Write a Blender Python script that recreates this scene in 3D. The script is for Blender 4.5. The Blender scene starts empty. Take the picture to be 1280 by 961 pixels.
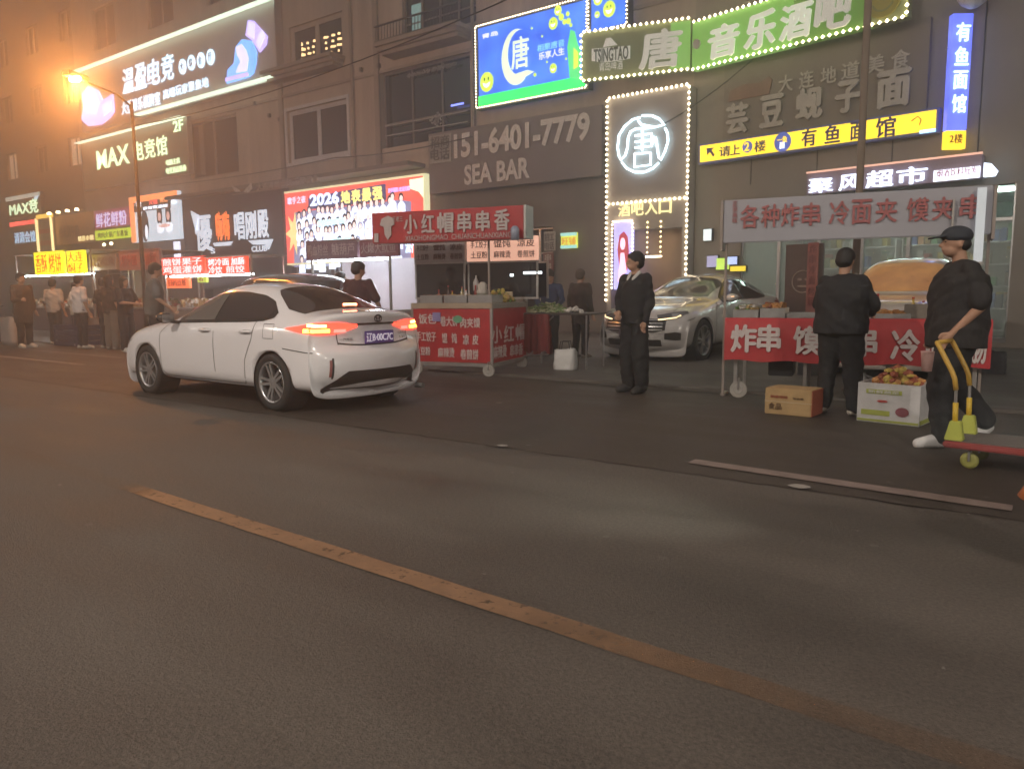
import bpy, bmesh, math, random
from math import radians as R, sin, cos, pi
from mathutils import Vector, Matrix
from mathutils.bvhtree import BVHTree
random.seed(7)
S = bpy.context.scene
COL = S.collection

# ------------------------------------------------------------------ camera, world, exposure
F_PX, YAW, PITCH, ROLL, CAM_H = 940.0, R(126), R(-7.0), R(0.5), 1.28
CF = Vector((cos(YAW)*cos(PITCH), sin(YAW)*cos(PITCH), sin(PITCH)))
_r = CF.cross(Vector((0, 0, 1))).normalized(); _u = _r.cross(CF)
CR = _r*cos(ROLL) - _u*sin(ROLL); CU = _u*cos(ROLL) + _r*sin(ROLL)
CP = Vector((0, 0, CAM_H))
cam = bpy.data.cameras.new('camera'); camo = bpy.data.objects.new('camera', cam); COL.objects.link(camo)
cam.sensor_width = 36; cam.lens = F_PX/1280*36; cam.clip_end = 600; cam.clip_start = 0.05
camo.matrix_world = Matrix(((CR.x, CU.x, -CF.x, 0), (CR.y, CU.y, -CF.y, 0), (CR.z, CU.z, -CF.z, CAM_H), (0, 0, 0, 1)))
S.camera = camo
S.render.engine = 'CYCLES'
S.cycles.use_denoising = True
S.cycles.max_bounces = 6; S.cycles.diffuse_bounces = 3; S.cycles.glossy_bounces = 3; S.cycles.transparent_max_bounces = 12
S.cycles.volume_bounces = 0; S.cycles.sample_clamp_indirect = 3.0; S.cycles.caustics_reflective = False
S.cycles.use_light_tree = True
W = bpy.data.worlds.new('World'); S.world = W; W.use_nodes = True
wn = W.node_tree.nodes; wl = W.node_tree.links; wn.clear()
sky = wn.new('ShaderNodeTexSky'); sky.sky_type = 'NISHITA'; sky.sun_disc = False
sky.sun_elevation = R(-4); sky.sun_rotation = R(200)
b1 = wn.new('ShaderNodeBackground'); b1.inputs['Strength'].default_value = 0.05
b2 = wn.new('ShaderNodeBackground'); b2.inputs['Color'].default_value = (1.0, 0.88, 0.80, 1); b2.inputs['Strength'].default_value = 0.29
ad = wn.new('ShaderNodeAddShader'); wo = wn.new('ShaderNodeOutputWorld')
wl.new(sky.outputs[0], b1.inputs['Color']); wl.new(b1.outputs[0], ad.inputs[0]); wl.new(b2.outputs[0], ad.inputs[1]); wl.new(ad.outputs[0], wo.inputs['Surface'])
S.view_settings.view_transform = 'Standard'; S.view_settings.look = 'None'; S.view_settings.gamma = 1.0
S.view_settings.exposure = 0.6
LAMP_P, GLARE_HAZE, HEAD_P = 800.0, 0.019, 170.0

# ------------------------------------------------------------------ helpers
def ray(px, py): return CF + CR*((px-640)/F_PX) + CU*((480.5-py)/F_PX)
class Plane:
    """a vertical plane of the place: origin (x, y), direction angle"""
    def __init__(s, x, y, deg=0):
        s.o = Vector((x, y, 0)); s.a = R(deg); s.d = Vector((cos(s.a), sin(s.a), 0)); s.n = Vector((-sin(s.a), cos(s.a), 0))
    def hit(s, px, py):
        d = ray(px, py); t = (s.o-CP).dot(s.n)/d.dot(s.n); P = CP + d*t
        return (P-s.o).dot(s.d), P.z
    def pt(s, u, z, out=0): v = s.o + s.d*u - s.n*out; return Vector((v.x, v.y, z))
    def off(s, out): q = s.o - s.n*out; return Plane(q.x, q.y, math.degrees(s.a))
def ground(px, py, z=0):
    d = ray(px, py); t = (z-CAM_H)/d.z; P = CP + d*t; return P.x, P.y

def tag(o, label=None, cat=None, group=None, kind=None):
    if label: o['label'] = label
    if cat: o['category'] = cat
    if group: o['group'] = group
    if kind: o['kind'] = kind
    return o
def empty(name, loc, rz=0, label=None, cat=None, group=None):
    o = bpy.data.objects.new(name, None); COL.objects.link(o); o.location = loc; o.rotation_euler = (0, 0, rz)
    o.empty_display_size = 0.2
    return tag(o, label, cat, group)
def link(name, me, m, parent=None, smooth=False, loc=None):
    o = bpy.data.objects.new(name, me); COL.objects.link(o)
    if m is not None and not me.materials: me.materials.append(m)
    if parent: o.parent = parent
    if loc is not None: o.location = loc
    if smooth:
        for p in me.polygons: p.use_smooth = True
    return o
class MB:
    def __init__(s): s.v = []; s.f = []
    def add(s, vs, fs):
        n = len(s.v); s.v += [tuple(v) for v in vs]; s.f += [tuple(i+n for i in f) for f in fs]; return s
    def box(s, c, d, rz=0, ry=0, rx=0):
        M = Matrix.Rotation(rz, 3, 'Z') @ Matrix.Rotation(ry, 3, 'Y') @ Matrix.Rotation(rx, 3, 'X'); c = Vector(c)
        vs = [c + M @ Vector((x*d[0]/2, y*d[1]/2, z*d[2]/2)) for x in (-1, 1) for y in (-1, 1) for z in (-1, 1)]
        return s.add(vs, [(0, 1, 3, 2), (4, 6, 7, 5), (0, 4, 5, 1), (2, 3, 7, 6), (0, 2, 6, 4), (1, 5, 7, 3)])
    def bb(s, a, b): return s.box([(a[i]+b[i])/2 for i in range(3)], [abs(b[i]-a[i]) for i in range(3)])
    def tube(s, pts, r, n=8, caps=True):
        pts = [Vector(p) for p in pts]; rr = r if isinstance(r, (list, tuple)) else [r]*len(pts)
        vs = []; ref = None
        for i, p in enumerate(pts):
            t = ((pts[min(i+1, len(pts)-1)]-p).normalized() + (p-pts[max(i-1, 0)]).normalized())
            t = t.normalized() if t.length > 1e-6 else Vector((0, 0, 1))
            if ref is None: ref = t.orthogonal().normalized()
            a = (ref - t*ref.dot(t)).normalized(); ref = a; b = t.cross(a)
            vs += [p + (a*cos(2*pi*k/n) + b*sin(2*pi*k/n))*rr[i] for k in range(n)]
        fs = [(i*n+k, i*n+(k+1) % n, (i+1)*n+(k+1) % n, (i+1)*n+k) for i in range(len(pts)-1) for k in range(n)]
        if caps: fs += [tuple(range(n))[::-1], tuple((len(pts)-1)*n+k for k in range(n))]
        return s.add(vs, fs)
    def lathe(s, prof, c=(0, 0, 0), axis='z', n=20):
        vs = []
        for r, h in prof:
            for k in range(n):
                a = 2*pi*k/n; q = (r*cos(a), r*sin(a), h)
                if axis == 'y': q = (q[0], q[2], q[1])
                if axis == 'x': q = (q[2], q[0], q[1])
                vs.append((q[0]+c[0], q[1]+c[1], q[2]+c[2]))
        m = len(prof); fs = [(i*n+k, i*n+(k+1) % n, (i+1)*n+(k+1) % n, (i+1)*n+k) for i in range(m-1) for k in range(n)]
        return s.add(vs, fs)
    def ico(s, c, r, sub=1, sc=(1, 1, 1)):
        bm = bmesh.new(); bmesh.ops.create_icosphere(bm, subdivisions=sub, radius=1)
        vs = [(v.co.x*r*sc[0]+c[0], v.co.y*r*sc[1]+c[1], v.co.z*r*sc[2]+c[2]) for v in bm.verts]
        fs = [tuple(v.index for v in f.verts) for f in bm.faces]; bm.free(); return s.add(vs, fs)
    def octa(s, c, r):
        vs = [(c[0]+d[0]*r, c[1]+d[1]*r, c[2]+d[2]*r) for d in ((1,0,0),(-1,0,0),(0,1,0),(0,-1,0),(0,0,1),(0,0,-1))]
        return s.add(vs, [(0,2,4),(2,1,4),(1,3,4),(3,0,4),(2,0,5),(1,2,5),(3,1,5),(0,3,5)])
    def poly(s, pts, y0, y1):
        """prism from a 2-D outline (x, z), between depths y0 (front) and y1"""
        n = len(pts); vs = [(p[0], y0, p[1]) for p in pts] + [(p[0], y1, p[1]) for p in pts]
        return s.add(vs, [tuple(range(n)), tuple(range(n, 2*n))[::-1]] + [(k, k+n, (k+1) % n+n, (k+1) % n) for k in range(n)])
    def ell(s, cx, cz, rx, rz, y0, y1, n=14, rot=0):
        return s.poly([(cx+rx*cos(2*pi*k/n)*cos(rot)-rz*sin(2*pi*k/n)*sin(rot), cz+rx*cos(2*pi*k/n)*sin(rot)+rz*sin(2*pi*k/n)*cos(rot)) for k in range(n)], y0, y1)
    def mesh(s, name='m', bevel=0, seg=2):
        me = bpy.data.meshes.new(name); me.from_pydata(s.v, [], s.f)
        bm = bmesh.new(); bm.from_mesh(me); bmesh.ops.recalc_face_normals(bm, faces=bm.faces)
        if bevel:
            es = [e for e in bm.edges if len(e.link_faces) == 2 and e.calc_face_angle(0) > 0.6]
            bmesh.ops.bevel(bm, geom=es, offset=bevel, segments=seg, affect='EDGES', clamp_overlap=True)
        bm.to_mesh(me); bm.free(); return me
    def build(s, name, m, parent=None, bevel=0, smooth=False, kind=None, loc=None):
        o = link(name, s.mesh(name, bevel), m, parent, smooth, loc)
        if kind: o['kind'] = kind
        return o

# ------------------------------------------------------------------ materials
MATS = {}
def mat(name, col, rough=0.6, metal=0.0, var=0.12, scale=6.0, bump=0.0, bscale=60.0, coat=0.0, spec=0.5):
    if name in MATS: return MATS[name]
    m = bpy.data.materials.new(name); m.use_nodes = True; n = m.node_tree.nodes; l = m.node_tree.links
    p = n['Principled BSDF']; tc = n.new('ShaderNodeTexCoord')
    nz = n.new('ShaderNodeTexNoise'); nz.inputs['Scale'].default_value = scale; nz.inputs['Detail'].default_value = 5; nz.inputs['Roughness'].default_value = .65
    l.new(tc.outputs['Object'], nz.inputs['Vector'])
    mx = n.new('ShaderNodeMix'); mx.data_type = 'RGBA'
    mx.inputs['A'].default_value = (*[c*(1-var) for c in col], 1); mx.inputs['B'].default_value = (*[min(1, c*(1+var)) for c in col], 1)
    rp = n.new('ShaderNodeMapRange'); rp.inputs['From Min'].default_value = .3; rp.inputs['From Max'].default_value = .7
    l.new(nz.outputs['Fac'], rp.inputs['Value']); l.new(rp.outputs[0], mx.inputs['Factor']); l.new(mx.outputs['Result'], p.inputs['Base Color'])
    mr = n.new('ShaderNodeMapRange'); rv = .08 if var > .02 else .01; mr.inputs['To Min'].default_value = max(0.02, rough-rv); mr.inputs['To Max'].default_value = min(1, rough+rv)
    l.new(nz.outputs['Fac'], mr.inputs['Value']); l.new(mr.outputs[0], p.inputs['Roughness'])
    p.inputs['Metallic'].default_value = metal; p.inputs['Coat Weight'].default_value = coat; p.inputs['Coat Roughness'].default_value = 0.05
    p.inputs['Specular IOR Level'].default_value = spec
    if bump:
        n2 = n.new('ShaderNodeTexNoise'); n2.inputs['Scale'].default_value = bscale; n2.inputs['Detail'].default_value = 4
        bp = n.new('ShaderNodeBump'); bp.inputs['Strength'].default_value = bump; bp.inputs['Distance'].default_value = .02
        l.new(tc.outputs['Object'], n2.inputs['Vector']); l.new(n2.outputs['Fac'], bp.inputs['Height']); l.new(bp.outputs[0], p.inputs['Normal'])
    MATS[name] = m; return m
def emi(name, col, st=2.0, sample=True, base=None, rough=.35):
    if name in MATS: return MATS[name]
    m = bpy.data.materials.new(name); m.use_nodes = True; n = m.node_tree.nodes; l = m.node_tree.links
    p = n['Principled BSDF']; b = base or [c*.6 for c in col]; p.inputs['Base Color'].default_value = (*b, 1)
    p.inputs['Roughness'].default_value = rough
    p.inputs['Emission Color'].default_value = (*col, 1)
    tc = n.new('ShaderNodeTexCoord'); nz = n.new('ShaderNodeTexNoise'); nz.inputs['Scale'].default_value = 2.5; nz.inputs['Detail'].default_value = 3
    mr = n.new('ShaderNodeMapRange'); mr.inputs['To Min'].default_value = st*.8; mr.inputs['To Max'].default_value = st*1.2
    l.new(tc.outputs['Object'], nz.inputs['Vector']); l.new(nz.outputs['Fac'], mr.inputs['Value']); l.new(mr.outputs[0], p.inputs['Emission Strength'])
    m.cycles.emission_sampling = 'AUTO' if sample else 'NONE'
    MATS[name] = m; return m
def grad_emi(name, c1, c2, st, scale=1.5):
    m = emi(name, c1, st); n = m.node_tree.nodes; l = m.node_tree.links; p = n['Principled BSDF']
    tc = n.new('ShaderNodeTexCoord'); nz = n.new('ShaderNodeTexNoise'); nz.inputs['Scale'].default_value = scale; nz.inputs['Detail'].default_value = 6
    mr = n.new('ShaderNodeMapRange'); mr.inputs['From Min'].default_value = .35; mr.inputs['From Max'].default_value = .65
    mx = n.new('ShaderNodeMix'); mx.data_type = 'RGBA'; mx.inputs['A'].default_value = (*c1, 1); mx.inputs['B'].default_value = (*c2, 1)
    l.new(tc.outputs['Object'], nz.inputs['Vector']); l.new(nz.outputs['Fac'], mr.inputs['Value']); l.new(mr.outputs[0], mx.inputs['Factor'])
    l.new(mx.outputs['Result'], p.inputs['Emission Color']); return m

M_concrete = mat('wall_stucco', (.36, .31, .26), .85, var=.24, scale=.8, bump=.35, bscale=14)
M_dwall = mat('dark_wall', (.14, .125, .115), .7, var=.2, scale=1.5, bump=.2, bscale=30)
for _m in (M_concrete,):
    _n = _m.node_tree.nodes; _l = _m.node_tree.links; _z = [q for q in _n if q.type == 'TEX_NOISE'][0]; _mp = _n.new('ShaderNodeMapping'); _mp.inputs['Scale'].default_value = (1.6, 1, .22)
    _l.new([q for q in _n if q.type == 'TEX_COORD'][0].outputs['Object'], _mp.inputs['Vector']); _l.new(_mp.outputs[0], _z.inputs['Vector']); _z.inputs['Scale'].default_value = 1.1; _z.inputs['Detail'].default_value = 9
M_ledge = mat('ledge_concrete', (.24, .21, .18), .85, var=.2, scale=3, bump=.3, bscale=25)
M_black = mat('black_metal', (.02, .02, .022), .45)
M_rubber = mat('rubber', (.018, .018, .018), .8, bump=.2)
M_grey = mat('grey_board', (.22, .21, .20), .6, var=.06, scale=1.2)
M_dgrey = mat('dark_grey_board', (.055, .055, .06), .5, var=.1, scale=1.2)
M_letter = mat('unlit_letter', (.50, .49, .47), .55)
M_steel = mat('stainless_steel', (.52, .52, .52), .32, .85, var=.06, scale=12)
M_paleframe = mat('pale_window_frame', (.48, .50, .53), .5)
M_glass = mat('dark_pane', (.015, .018, .022), .08, var=.3, scale=1, spec=.8)
M_white = mat('white_plastic', (.72, .72, .72), .4)
M_red = mat('red_vinyl', (.42, .022, .028), .45, var=.14, scale=3, bump=.12, bscale=9)
M_redlet = mat('red_letter', (.40, .06, .05), .5)
M_whitelet = mat('white_letter', (.72, .68, .66), .5)
M_card = mat('cardboard', (.42, .28, .13), .8, var=.12, scale=8)
M_skin = mat('skin', (.42, .24, .16), .55, var=.08, scale=9)
M_hair = mat('hair', (.012, .010, .009), .5, bump=.5, bscale=90)
M_yellowpaint = mat('yellow_paint', (.62, .42, .03), .45, var=.12, scale=10)
M_post = mat('post_paint', (.30, .25, .22), .5, .2)

# ------------------------------------------------------------------ text
_txt = {}
LIT = ('white_led', 'greenish_led', 'market_white', 'lilac_led', 'ice_led', 'white_text', 'white_led_dim', 'orange_text', 'warm_led', 'club_white', 'club_orange')
def glyph_mesh(s, bold=.0, ext=.02):
    cjk = any(ord(c) > 0x2E80 for c in s); b0 = bold
    if cjk: bold = 0.0
    k = (s, b0, ext)
    if k in _txt: return _txt[k]
    cu = bpy.data.curves.new('lettering', 'FONT'); cu.body = s; cu.size = 1; cu.offset = bold; cu.extrude = ext; cu.resolution_u = 3
    o = bpy.data.objects.new('lettering', cu); COL.objects.link(o)
    dg = bpy.context.evaluated_depsgraph_get(); me = bpy.data.meshes.new_from_object(o.evaluated_get(dg))
    bpy.data.objects.remove(o)
    if cjk and b0 > 0:      # heavier strokes: a few shifted copies, each a hair proud of the last
        bm = bmesh.new(); d = b0*.85
        for q, (dx, dy) in enumerate(((0, 0), (d, 0), (-d, 0), (0, d*.7), (0, -d*.7))):
            t = me.copy(); t.transform(Matrix.Translation((dx, dy, -.0011*q))); bm.from_mesh(t)
        bm.to_mesh(me); bm.free()
    vs = me.vertices; xs = [v.co.x for v in vs] or [0, 1]; ys = [v.co.y for v in vs] or [0, 1]
    _txt[k] = (me, min(xs), max(xs), min(ys), max(ys)); return _txt[k]
def text(root, s, x0, z0, x1, z1, m, y=0., bold=.02, thick=.01, split=False, name='lettering', slant=0., rot=None):
    """lettering filling the box x0..x1, z0..z1 on the front (-y) side of a sign; split = one raised letter per character"""
    if m.name in LIT: thick = min(thick, .02)
    chars = list(s) if split else [s]
    n = len(chars); cw = (x1-x0)/n
    for i, ch in enumerate(chars):
        if ch == ' ': continue
        me, a, b, c, d = glyph_mesh(ch, bold, .02)
        me = me.copy(); me.materials.clear()
        bx0, bx1 = (x0+i*cw+cw*.05, x0+(i+1)*cw-cw*.05) if split else (x0, x1)
        bz0, bz1 = z0, z1
        if split and ch == '·': 
            bx0, bx1 = bx0+cw*.3, bx1-cw*.3; h = z1-z0; bz0, bz1 = z0+h*.38, z0+h*.62
        sx = (bx1-bx0)/max(b-a, 1e-4); sz = (bz1-bz0)/max(d-c, 1e-4)
        for v in me.vertices:
            X, Z, Y = bx0+(v.co.x-a)*sx, bz0+(v.co.y-c)*sz, y-thick/2-v.co.z/.02*thick/2
            X += (Z-bz0)*slant
            v.co = (X, Y, Z)
        me.update()
        link('letter' if split else name, me, m, root)

def sign_root(name, pl, q, label, cat='sign', out=.25, group=None):
    """q = (xl, ytl, ybl, xr, ytr, ybr) corners seen on plane pl. Returns root, width, height, local(px,py)"""
    P = pl.off(out); ym = (q[1]+q[2])/2; ymr = (q[4]+q[5])/2
    u0 = P.hit(q[0], ym)[0]; u1 = P.hit(q[3], ymr)[0]
    z1 = (P.hit(q[0], q[1])[1]+P.hit(q[3], q[4])[1])/2; z0 = (P.hit(q[0], q[2])[1]+P.hit(q[3], q[5])[1])/2
    r = empty(name, P.pt(u0, z0), P.a, label, cat, group)
    def loc(px, py): u, z = P.hit(px, py); return u-u0, z-z0
    return r, u1-u0, z1-z0, loc
def tbox(root, loc, s, q, m, y=-.03, **k):
    """text in the pixel quad (x0,y0,x1,y1): left-top and right-bottom corners as seen"""
    x0, zt = loc(q[0], q[1]); x1, zb = loc(q[2], q[3])
    if len(q) > 4: zt = (zt+loc(q[2], q[4])[1])/2; zb = (zb+loc(q[0], q[5])[1])/2
    text(root, s, x0, zb, x1, zt, m, y, **k)
def panel(root, w, h, m, d=.12, name='panel', x=0, z=0, y=0, bevel=.01):
    return MB().bb((x, y, z), (x+w, y+d, z+h)).build(name, m, root, bevel=bevel)
def frame(root, w, h, m, t=.06, y=-.03, d=.15, name='frame', x=0, z=0):
    b = MB(); b.bb((x-t, y, z-t), (x+w+t, y+d, z)); b.bb((x-t, y, z+h), (x+w+t, y+d, z+h+t)); b.bb((x-t, y, z), (x, y+d, z+h)); b.bb((x+w, y, z), (x+w+t, y+d, z+h))
    return b.build(name, m, root)
def bulbs(root, segs, m, r=.035, step=.14, y=-.08, name='bulb_string'):
    b = MB()
    for (x0, z0), (x1, z1) in segs:
        L = math.hypot(x1-x0, z1-z0); n = max(1, round(L/step))
        for i in range(n):
            t = (i+.5)/n; b.octa((x0+(x1-x0)*t, y, z0+(z1-z0)*t), r)
    return b.build(name, m, root, kind='stuff')
def rectsegs(x0, z0, x1, z1): return [((x0, z0), (x1, z0)), ((x1, z0), (x1, z1)), ((x1, z1), (x0, z1)), ((x0, z1), (x0, z0))]
E_bulb = emi('warm_bulb', (1, .80, .52), 7, sample=False)
E_white = emi('white_led', (.56, .80, 1), 1.8)
E_whiteD = emi('white_led_dim', (.8, .88, 1), 2.0)
E_green_w = emi('greenish_led', (.74, 1, .62), 1.6)
E_warm = emi('warm_led', (1, .84, .40), 1.1)

MAIN = Plane(0, 20, 0)
_b = MAIN.hit(866, 200)[0]
WING = Plane(_b, 20, -7.5)
# ------------------------------------------------------------------ ground and road
def asphalt(name, c1, c2, rough=.62):
    m = bpy.data.materials.new(name); m.use_nodes = True; n = m.node_tree.nodes; l = m.node_tree.links; p = n['Principled BSDF']
    tc = n.new('ShaderNodeTexCoord')
    big = n.new('ShaderNodeTexNoise'); big.inputs['Scale'].default_value = .55; big.inputs['Detail'].default_value = 7; big.inputs['Roughness'].default_value = .6
    fine = n.new('ShaderNodeTexNoise'); fine.inputs['Scale'].default_value = 55; fine.inputs['Detail'].default_value = 9; fine.inputs['Roughness'].default_value = .85
    vor = n.new('ShaderNodeTexVoronoi'); vor.inputs['Scale'].default_value = 120
    mp = n.new('ShaderNodeMapping'); mp.inputs['Scale'].default_value = (.35, 1.6, 1); 
    st = n.new('ShaderNodeTexNoise'); st.inputs['Scale'].default_value = 1.2; st.inputs['Detail'].default_value = 5
    l.new(tc.outputs['Object'], mp.inputs['Vector']); l.new(mp.outputs[0], st.inputs['Vector'])
    for q in (big, fine, vor): l.new(tc.outputs['Object'], q.inputs['Vector'])
    a = n.new('ShaderNodeMath'); a.operation = 'ADD'; l.new(big.outputs['Fac'], a.inputs[0]); l.new(st.outputs['Fac'], a.inputs[1])
    b = n.new('ShaderNodeMath'); b.operation = 'MULTIPLY_ADD'; l.new(fine.outputs['Fac'], b.inputs[0]); b.inputs[1].default_value = 3.6; l.new(a.outputs[0], b.inputs[2])
    mr = n.new('ShaderNodeMapRange'); mr.inputs['From Min'].default_value = 2.3; mr.inputs['From Max'].default_value = 3.3; l.new(b.outputs[0], mr.inputs['Value'])
    mx = n.new('ShaderNodeMix'); mx.data_type = 'RGBA'; mx.inputs['A'].default_value = (*c1, 1); mx.inputs['B'].default_value = (*c2, 1)
    l.new(mr.outputs[0], mx.inputs['Factor'])
    # pale worn chips and specks
    v2 = n.new('ShaderNodeTexVoronoi'); v2.inputs['Scale'].default_value = 2.3; l.new(tc.outputs['Object'], v2.inputs['Vector'])
    th = n.new('ShaderNodeMath'); th.operation = 'LESS_THAN'; th.inputs[1].default_value = .05; l.new(v2.outputs['Distance'], th.inputs[0])
    m2 = n.new('ShaderNodeMix'); m2.data_type = 'RGBA'; m2.inputs['B'].default_value = (.16, .15, .13, 1); l.new(mx.outputs['Result'], m2.inputs['A'])
    t2 = n.new('ShaderNodeMath'); t2.operation = 'MULTIPLY'; l.new(th.outputs[0], t2.inputs[0]); l.new(fine.outputs['Fac'], t2.inputs[1]); l.new(t2.outputs[0], m2.inputs['Factor'])
    l.new(m2.outputs['Result'], p.inputs['Base Color'])
    r = n.new('ShaderNodeMapRange'); r.inputs['To Min'].default_value = rough-.17; r.inputs['To Max'].default_value = rough+.15; l.new(a.outputs[0], r.inputs['Value']); r.inputs['From Min'].default_value = .7; r.inputs['From Max'].default_value = 1.3
    l.new(r.outputs[0], p.inputs['Roughness']); p.inputs['Specular IOR Level'].default_value = .45
    bp = n.new('ShaderNodeBump'); bp.inputs['Strength'].default_value = .55; bp.inputs['Distance'].default_value = .010
    ab = n.new('ShaderNodeMath'); ab.operation = 'ADD'; l.new(vor.outputs['Distance'], ab.inputs[0]); fm = n.new('ShaderNodeMath'); fm.operation = 'MULTIPLY'; fm.inputs[1].default_value = 3; l.new(fine.outputs['Fac'], fm.inputs[0]); l.new(fm.outputs[0], ab.inputs[1]); l.new(ab.outputs[0], bp.inputs['Height']); l.new(bp.outputs[0], p.inputs['Normal'])
    return m
A_near = asphalt('asphalt_old', (.036, .030, .025), (.150, .128, .108))
A_far = asphalt('asphalt_patch', (.036, .028, .022), (.090, .070, .056), .58)
A_pave = asphalt('pavement_concrete', (.075, .066, .058), (.13, .118, .105), .55)
def sheet(name, x0, x1, y0, y1, z, m, jag=0, kind='structure'):
    b = MB(); n = max(1, int((x1-x0)/.5)) if jag else 1; rnd = random.Random(3)
    vs = []; 
    for i in range(n+1):
        x = x0+(x1-x0)*i/n
        vs += [(x, y0+(rnd.uniform(-jag, jag) if jag else 0), z), (x, y1+(rnd.uniform(-jag, jag) if jag else 0), z)]
    fs = [(2*i, 2*i+2, 2*i+3, 2*i+1) for i in range(n)]
    me = bpy.data.meshes.new(name); me.from_pydata(vs, [], fs); o = link(name, me, m); tag(o, kind=kind); return o
sheet('ground', -300, 300, -300, 300, -.012, A_far)
sheet('road', -150, 60, -9, 4.905, 0, A_near, .006)
sheet('parking_lane', -150, 60, 4.90, 9.205, -.003, A_far, 0)
sheet('pavement', -150, 60, 9.36, 42, .022, A_pave)
kb = MB()
kb.bb((-150, 9.2, -.05), (60, 9.355, .026))
o = kb.build('kerb', mat('kerb_stone', (.115, .10, .088), .8, var=.25, scale=2), bevel=.008); tag(o, kind='structure')
# a slab apron and cracks
def worn_paint(name, col, cov=.5, sc=14):
    m = mat(name, col, .6, var=.25, scale=7); n = m.node_tree.nodes; l = m.node_tree.links; p = n['Principled BSDF']
    tc = n.new('ShaderNodeTexCoord'); nz = n.new('ShaderNodeTexNoise'); nz.inputs['Scale'].default_value = sc; nz.inputs['Detail'].default_value = 8; nz.inputs['Roughness'].default_value = .7
    mr = n.new('ShaderNodeMapRange'); mr.inputs['From Min'].default_value = cov-.06; mr.inputs['From Max'].default_value = cov+.06; mr.inputs['To Min'].default_value = .12
    l.new(tc.outputs['Object'], nz.inputs['Vector']); l.new(nz.outputs['Fac'], mr.inputs['Value']); l.new(mr.outputs[0], p.inputs['Alpha']); return m
P_y = worn_paint('worn_yellow_paint', (.22, .125, .068), .38, 16)
P_w = worn_paint('worn_white_paint', (.27, .235, .21), .44)
def marking(name, x0, x1, y0, y1, m, z=.004, skew=0):
    b = MB(); n = max(2, int((x1-x0)/.25)); rnd = random.Random(x0*7+y0)
    vs = []
    for i in range(n+1):
        t = i/n; vs += [(x0+(x1-x0)*t, y0+skew*t+rnd.uniform(-.004, .004), z), (x0+(x1-x0)*t, y1+skew*t+rnd.uniform(-.004, .004), z)]
    me = bpy.data.meshes.new(name); me.from_pydata(vs, [], [(2*i, 2*i+2, 2*i+3, 2*i+1) for i in range(n)])
    o = link(name, me, m); tag(o, kind='structure'); return o
def fade_x(m, stops):
    n = m.node_tree.nodes; l = m.node_tree.links; p = n['Principled BSDF']; src = p.inputs['Alpha'].links[0].from_socket
    tc = n.new('ShaderNodeTexCoord'); sx = n.new('ShaderNodeSeparateXYZ'); l.new(tc.outputs['Object'], sx.inputs[0]); last = src
    for a, b, v0, v1 in stops:
        mr = n.new('ShaderNodeMapRange'); mr.inputs['From Min'].default_value = a; mr.inputs['From Max'].default_value = b; mr.inputs['To Min'].default_value = v0; mr.inputs['To Max'].default_value = v1
        mu = n.new('ShaderNodeMath'); mu.operation = 'MULTIPLY'; l.new(sx.outputs['X'], mr.inputs['Value']); l.new(mr.outputs[0], mu.inputs[0]); l.new(last, mu.inputs[1]); last = mu.outputs[0]
    l.new(last, p.inputs['Alpha']); return m
fade_x(P_y, [(-2.0, -.4, 1, .22), (-5.1, -4.6, .10, 1)])
marking('centre_line', -9.5, 1.0, 2.585, 2.715, P_y, skew=-.40)
marking('parking_line', -2.18, -.15, 5.225, 5.375, worn_paint('worn_pink_paint', (.22, .165, .145), .30), skew=-.13)
marking('parking_line', -19.5, -14.7, 6.55, 6.67, P_w)
marking('parking_line', -19.8, -15.6, 7.75, 7.85, P_w)
marking('parking_line', -40, -22, 6.55, 6.67, P_w)
# repaired rectangle and crack strips
M_tar = mat('tar_crack', (.022, .019, .016), .9, var=.3, scale=20, spec=.1)
def crack(pts, w=.02, z=.005):
    vs = []; rnd = random.Random(len(pts)+int(pts[0][0]*10)); P = []
    for (ax, ay), (bx, by) in zip(pts, pts[1:]):
        n = max(2, int(math.hypot(bx-ax, by-ay)/.12))
        for i in range(n): P.append((ax+(bx-ax)*i/n+rnd.uniform(-.02, .02), ay+(by-ay)*i/n+rnd.uniform(-.02, .02)))
    for i, (x, y) in enumerate(P):
        ww = w*rnd.uniform(.4, 1.2); vs += [(x, y-ww, z), (x, y+ww, z)]
    me = bpy.data.meshes.new('crack'); me.from_pydata(vs, [], [(2*i, 2*i+2, 2*i+3, 2*i+1) for i in range(len(P)-1)])
    tag(link('road_crack', me, M_tar), kind='structure')
crack([(-30, 4.905), (-8, 4.905), (3, 4.905)], .009)
crack([(-5.9, 9.0), (-4.4, 8.9), (-3.9, 9.05), (-3.2, 8.95)], .022)
# manhole cover
M_iron = mat('cast_iron', (.06, .055, .05), .5, .6, bump=.3, bscale=40)
# litter and specks on the road (bits of paper, leaves)
rnd = random.Random(11); lb = MB()
for i in range(60):
    x = rnd.uniform(-14, 1); y = rnd.uniform(1.2, 9); a = rnd.uniform(0, pi); s = rnd.uniform(.008, .028)
    vs = [(x+s*cos(a+k*pi/2)*(1 if k % 2 else .55), y+s*sin(a+k*pi/2)*(1 if k % 2 else .55), .008+.004*(k % 2)) for k in range(4)]
    lb.add(vs, [(0, 1, 2, 3)])
lb.build('road_litter', mat('litter', (.20, .18, .16), .7, var=.4, scale=2), kind='stuff')
fl = MB()
for cx, cy, s in ((-1.3, 4.97, .07), (-3.7, 4.95, .05), (-5.2, 6.9, .04)):
    fl.add([(cx+s*cos(2*pi*k/9)*(1+.2*sin(k*3)), cy+s*.8*sin(2*pi*k/9), .009) for k in range(9)], [tuple(range(9))])
fl.build('flattened_litter', mat('litter_pale', (.33, .30, .27), .6), kind='stuff')

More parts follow.
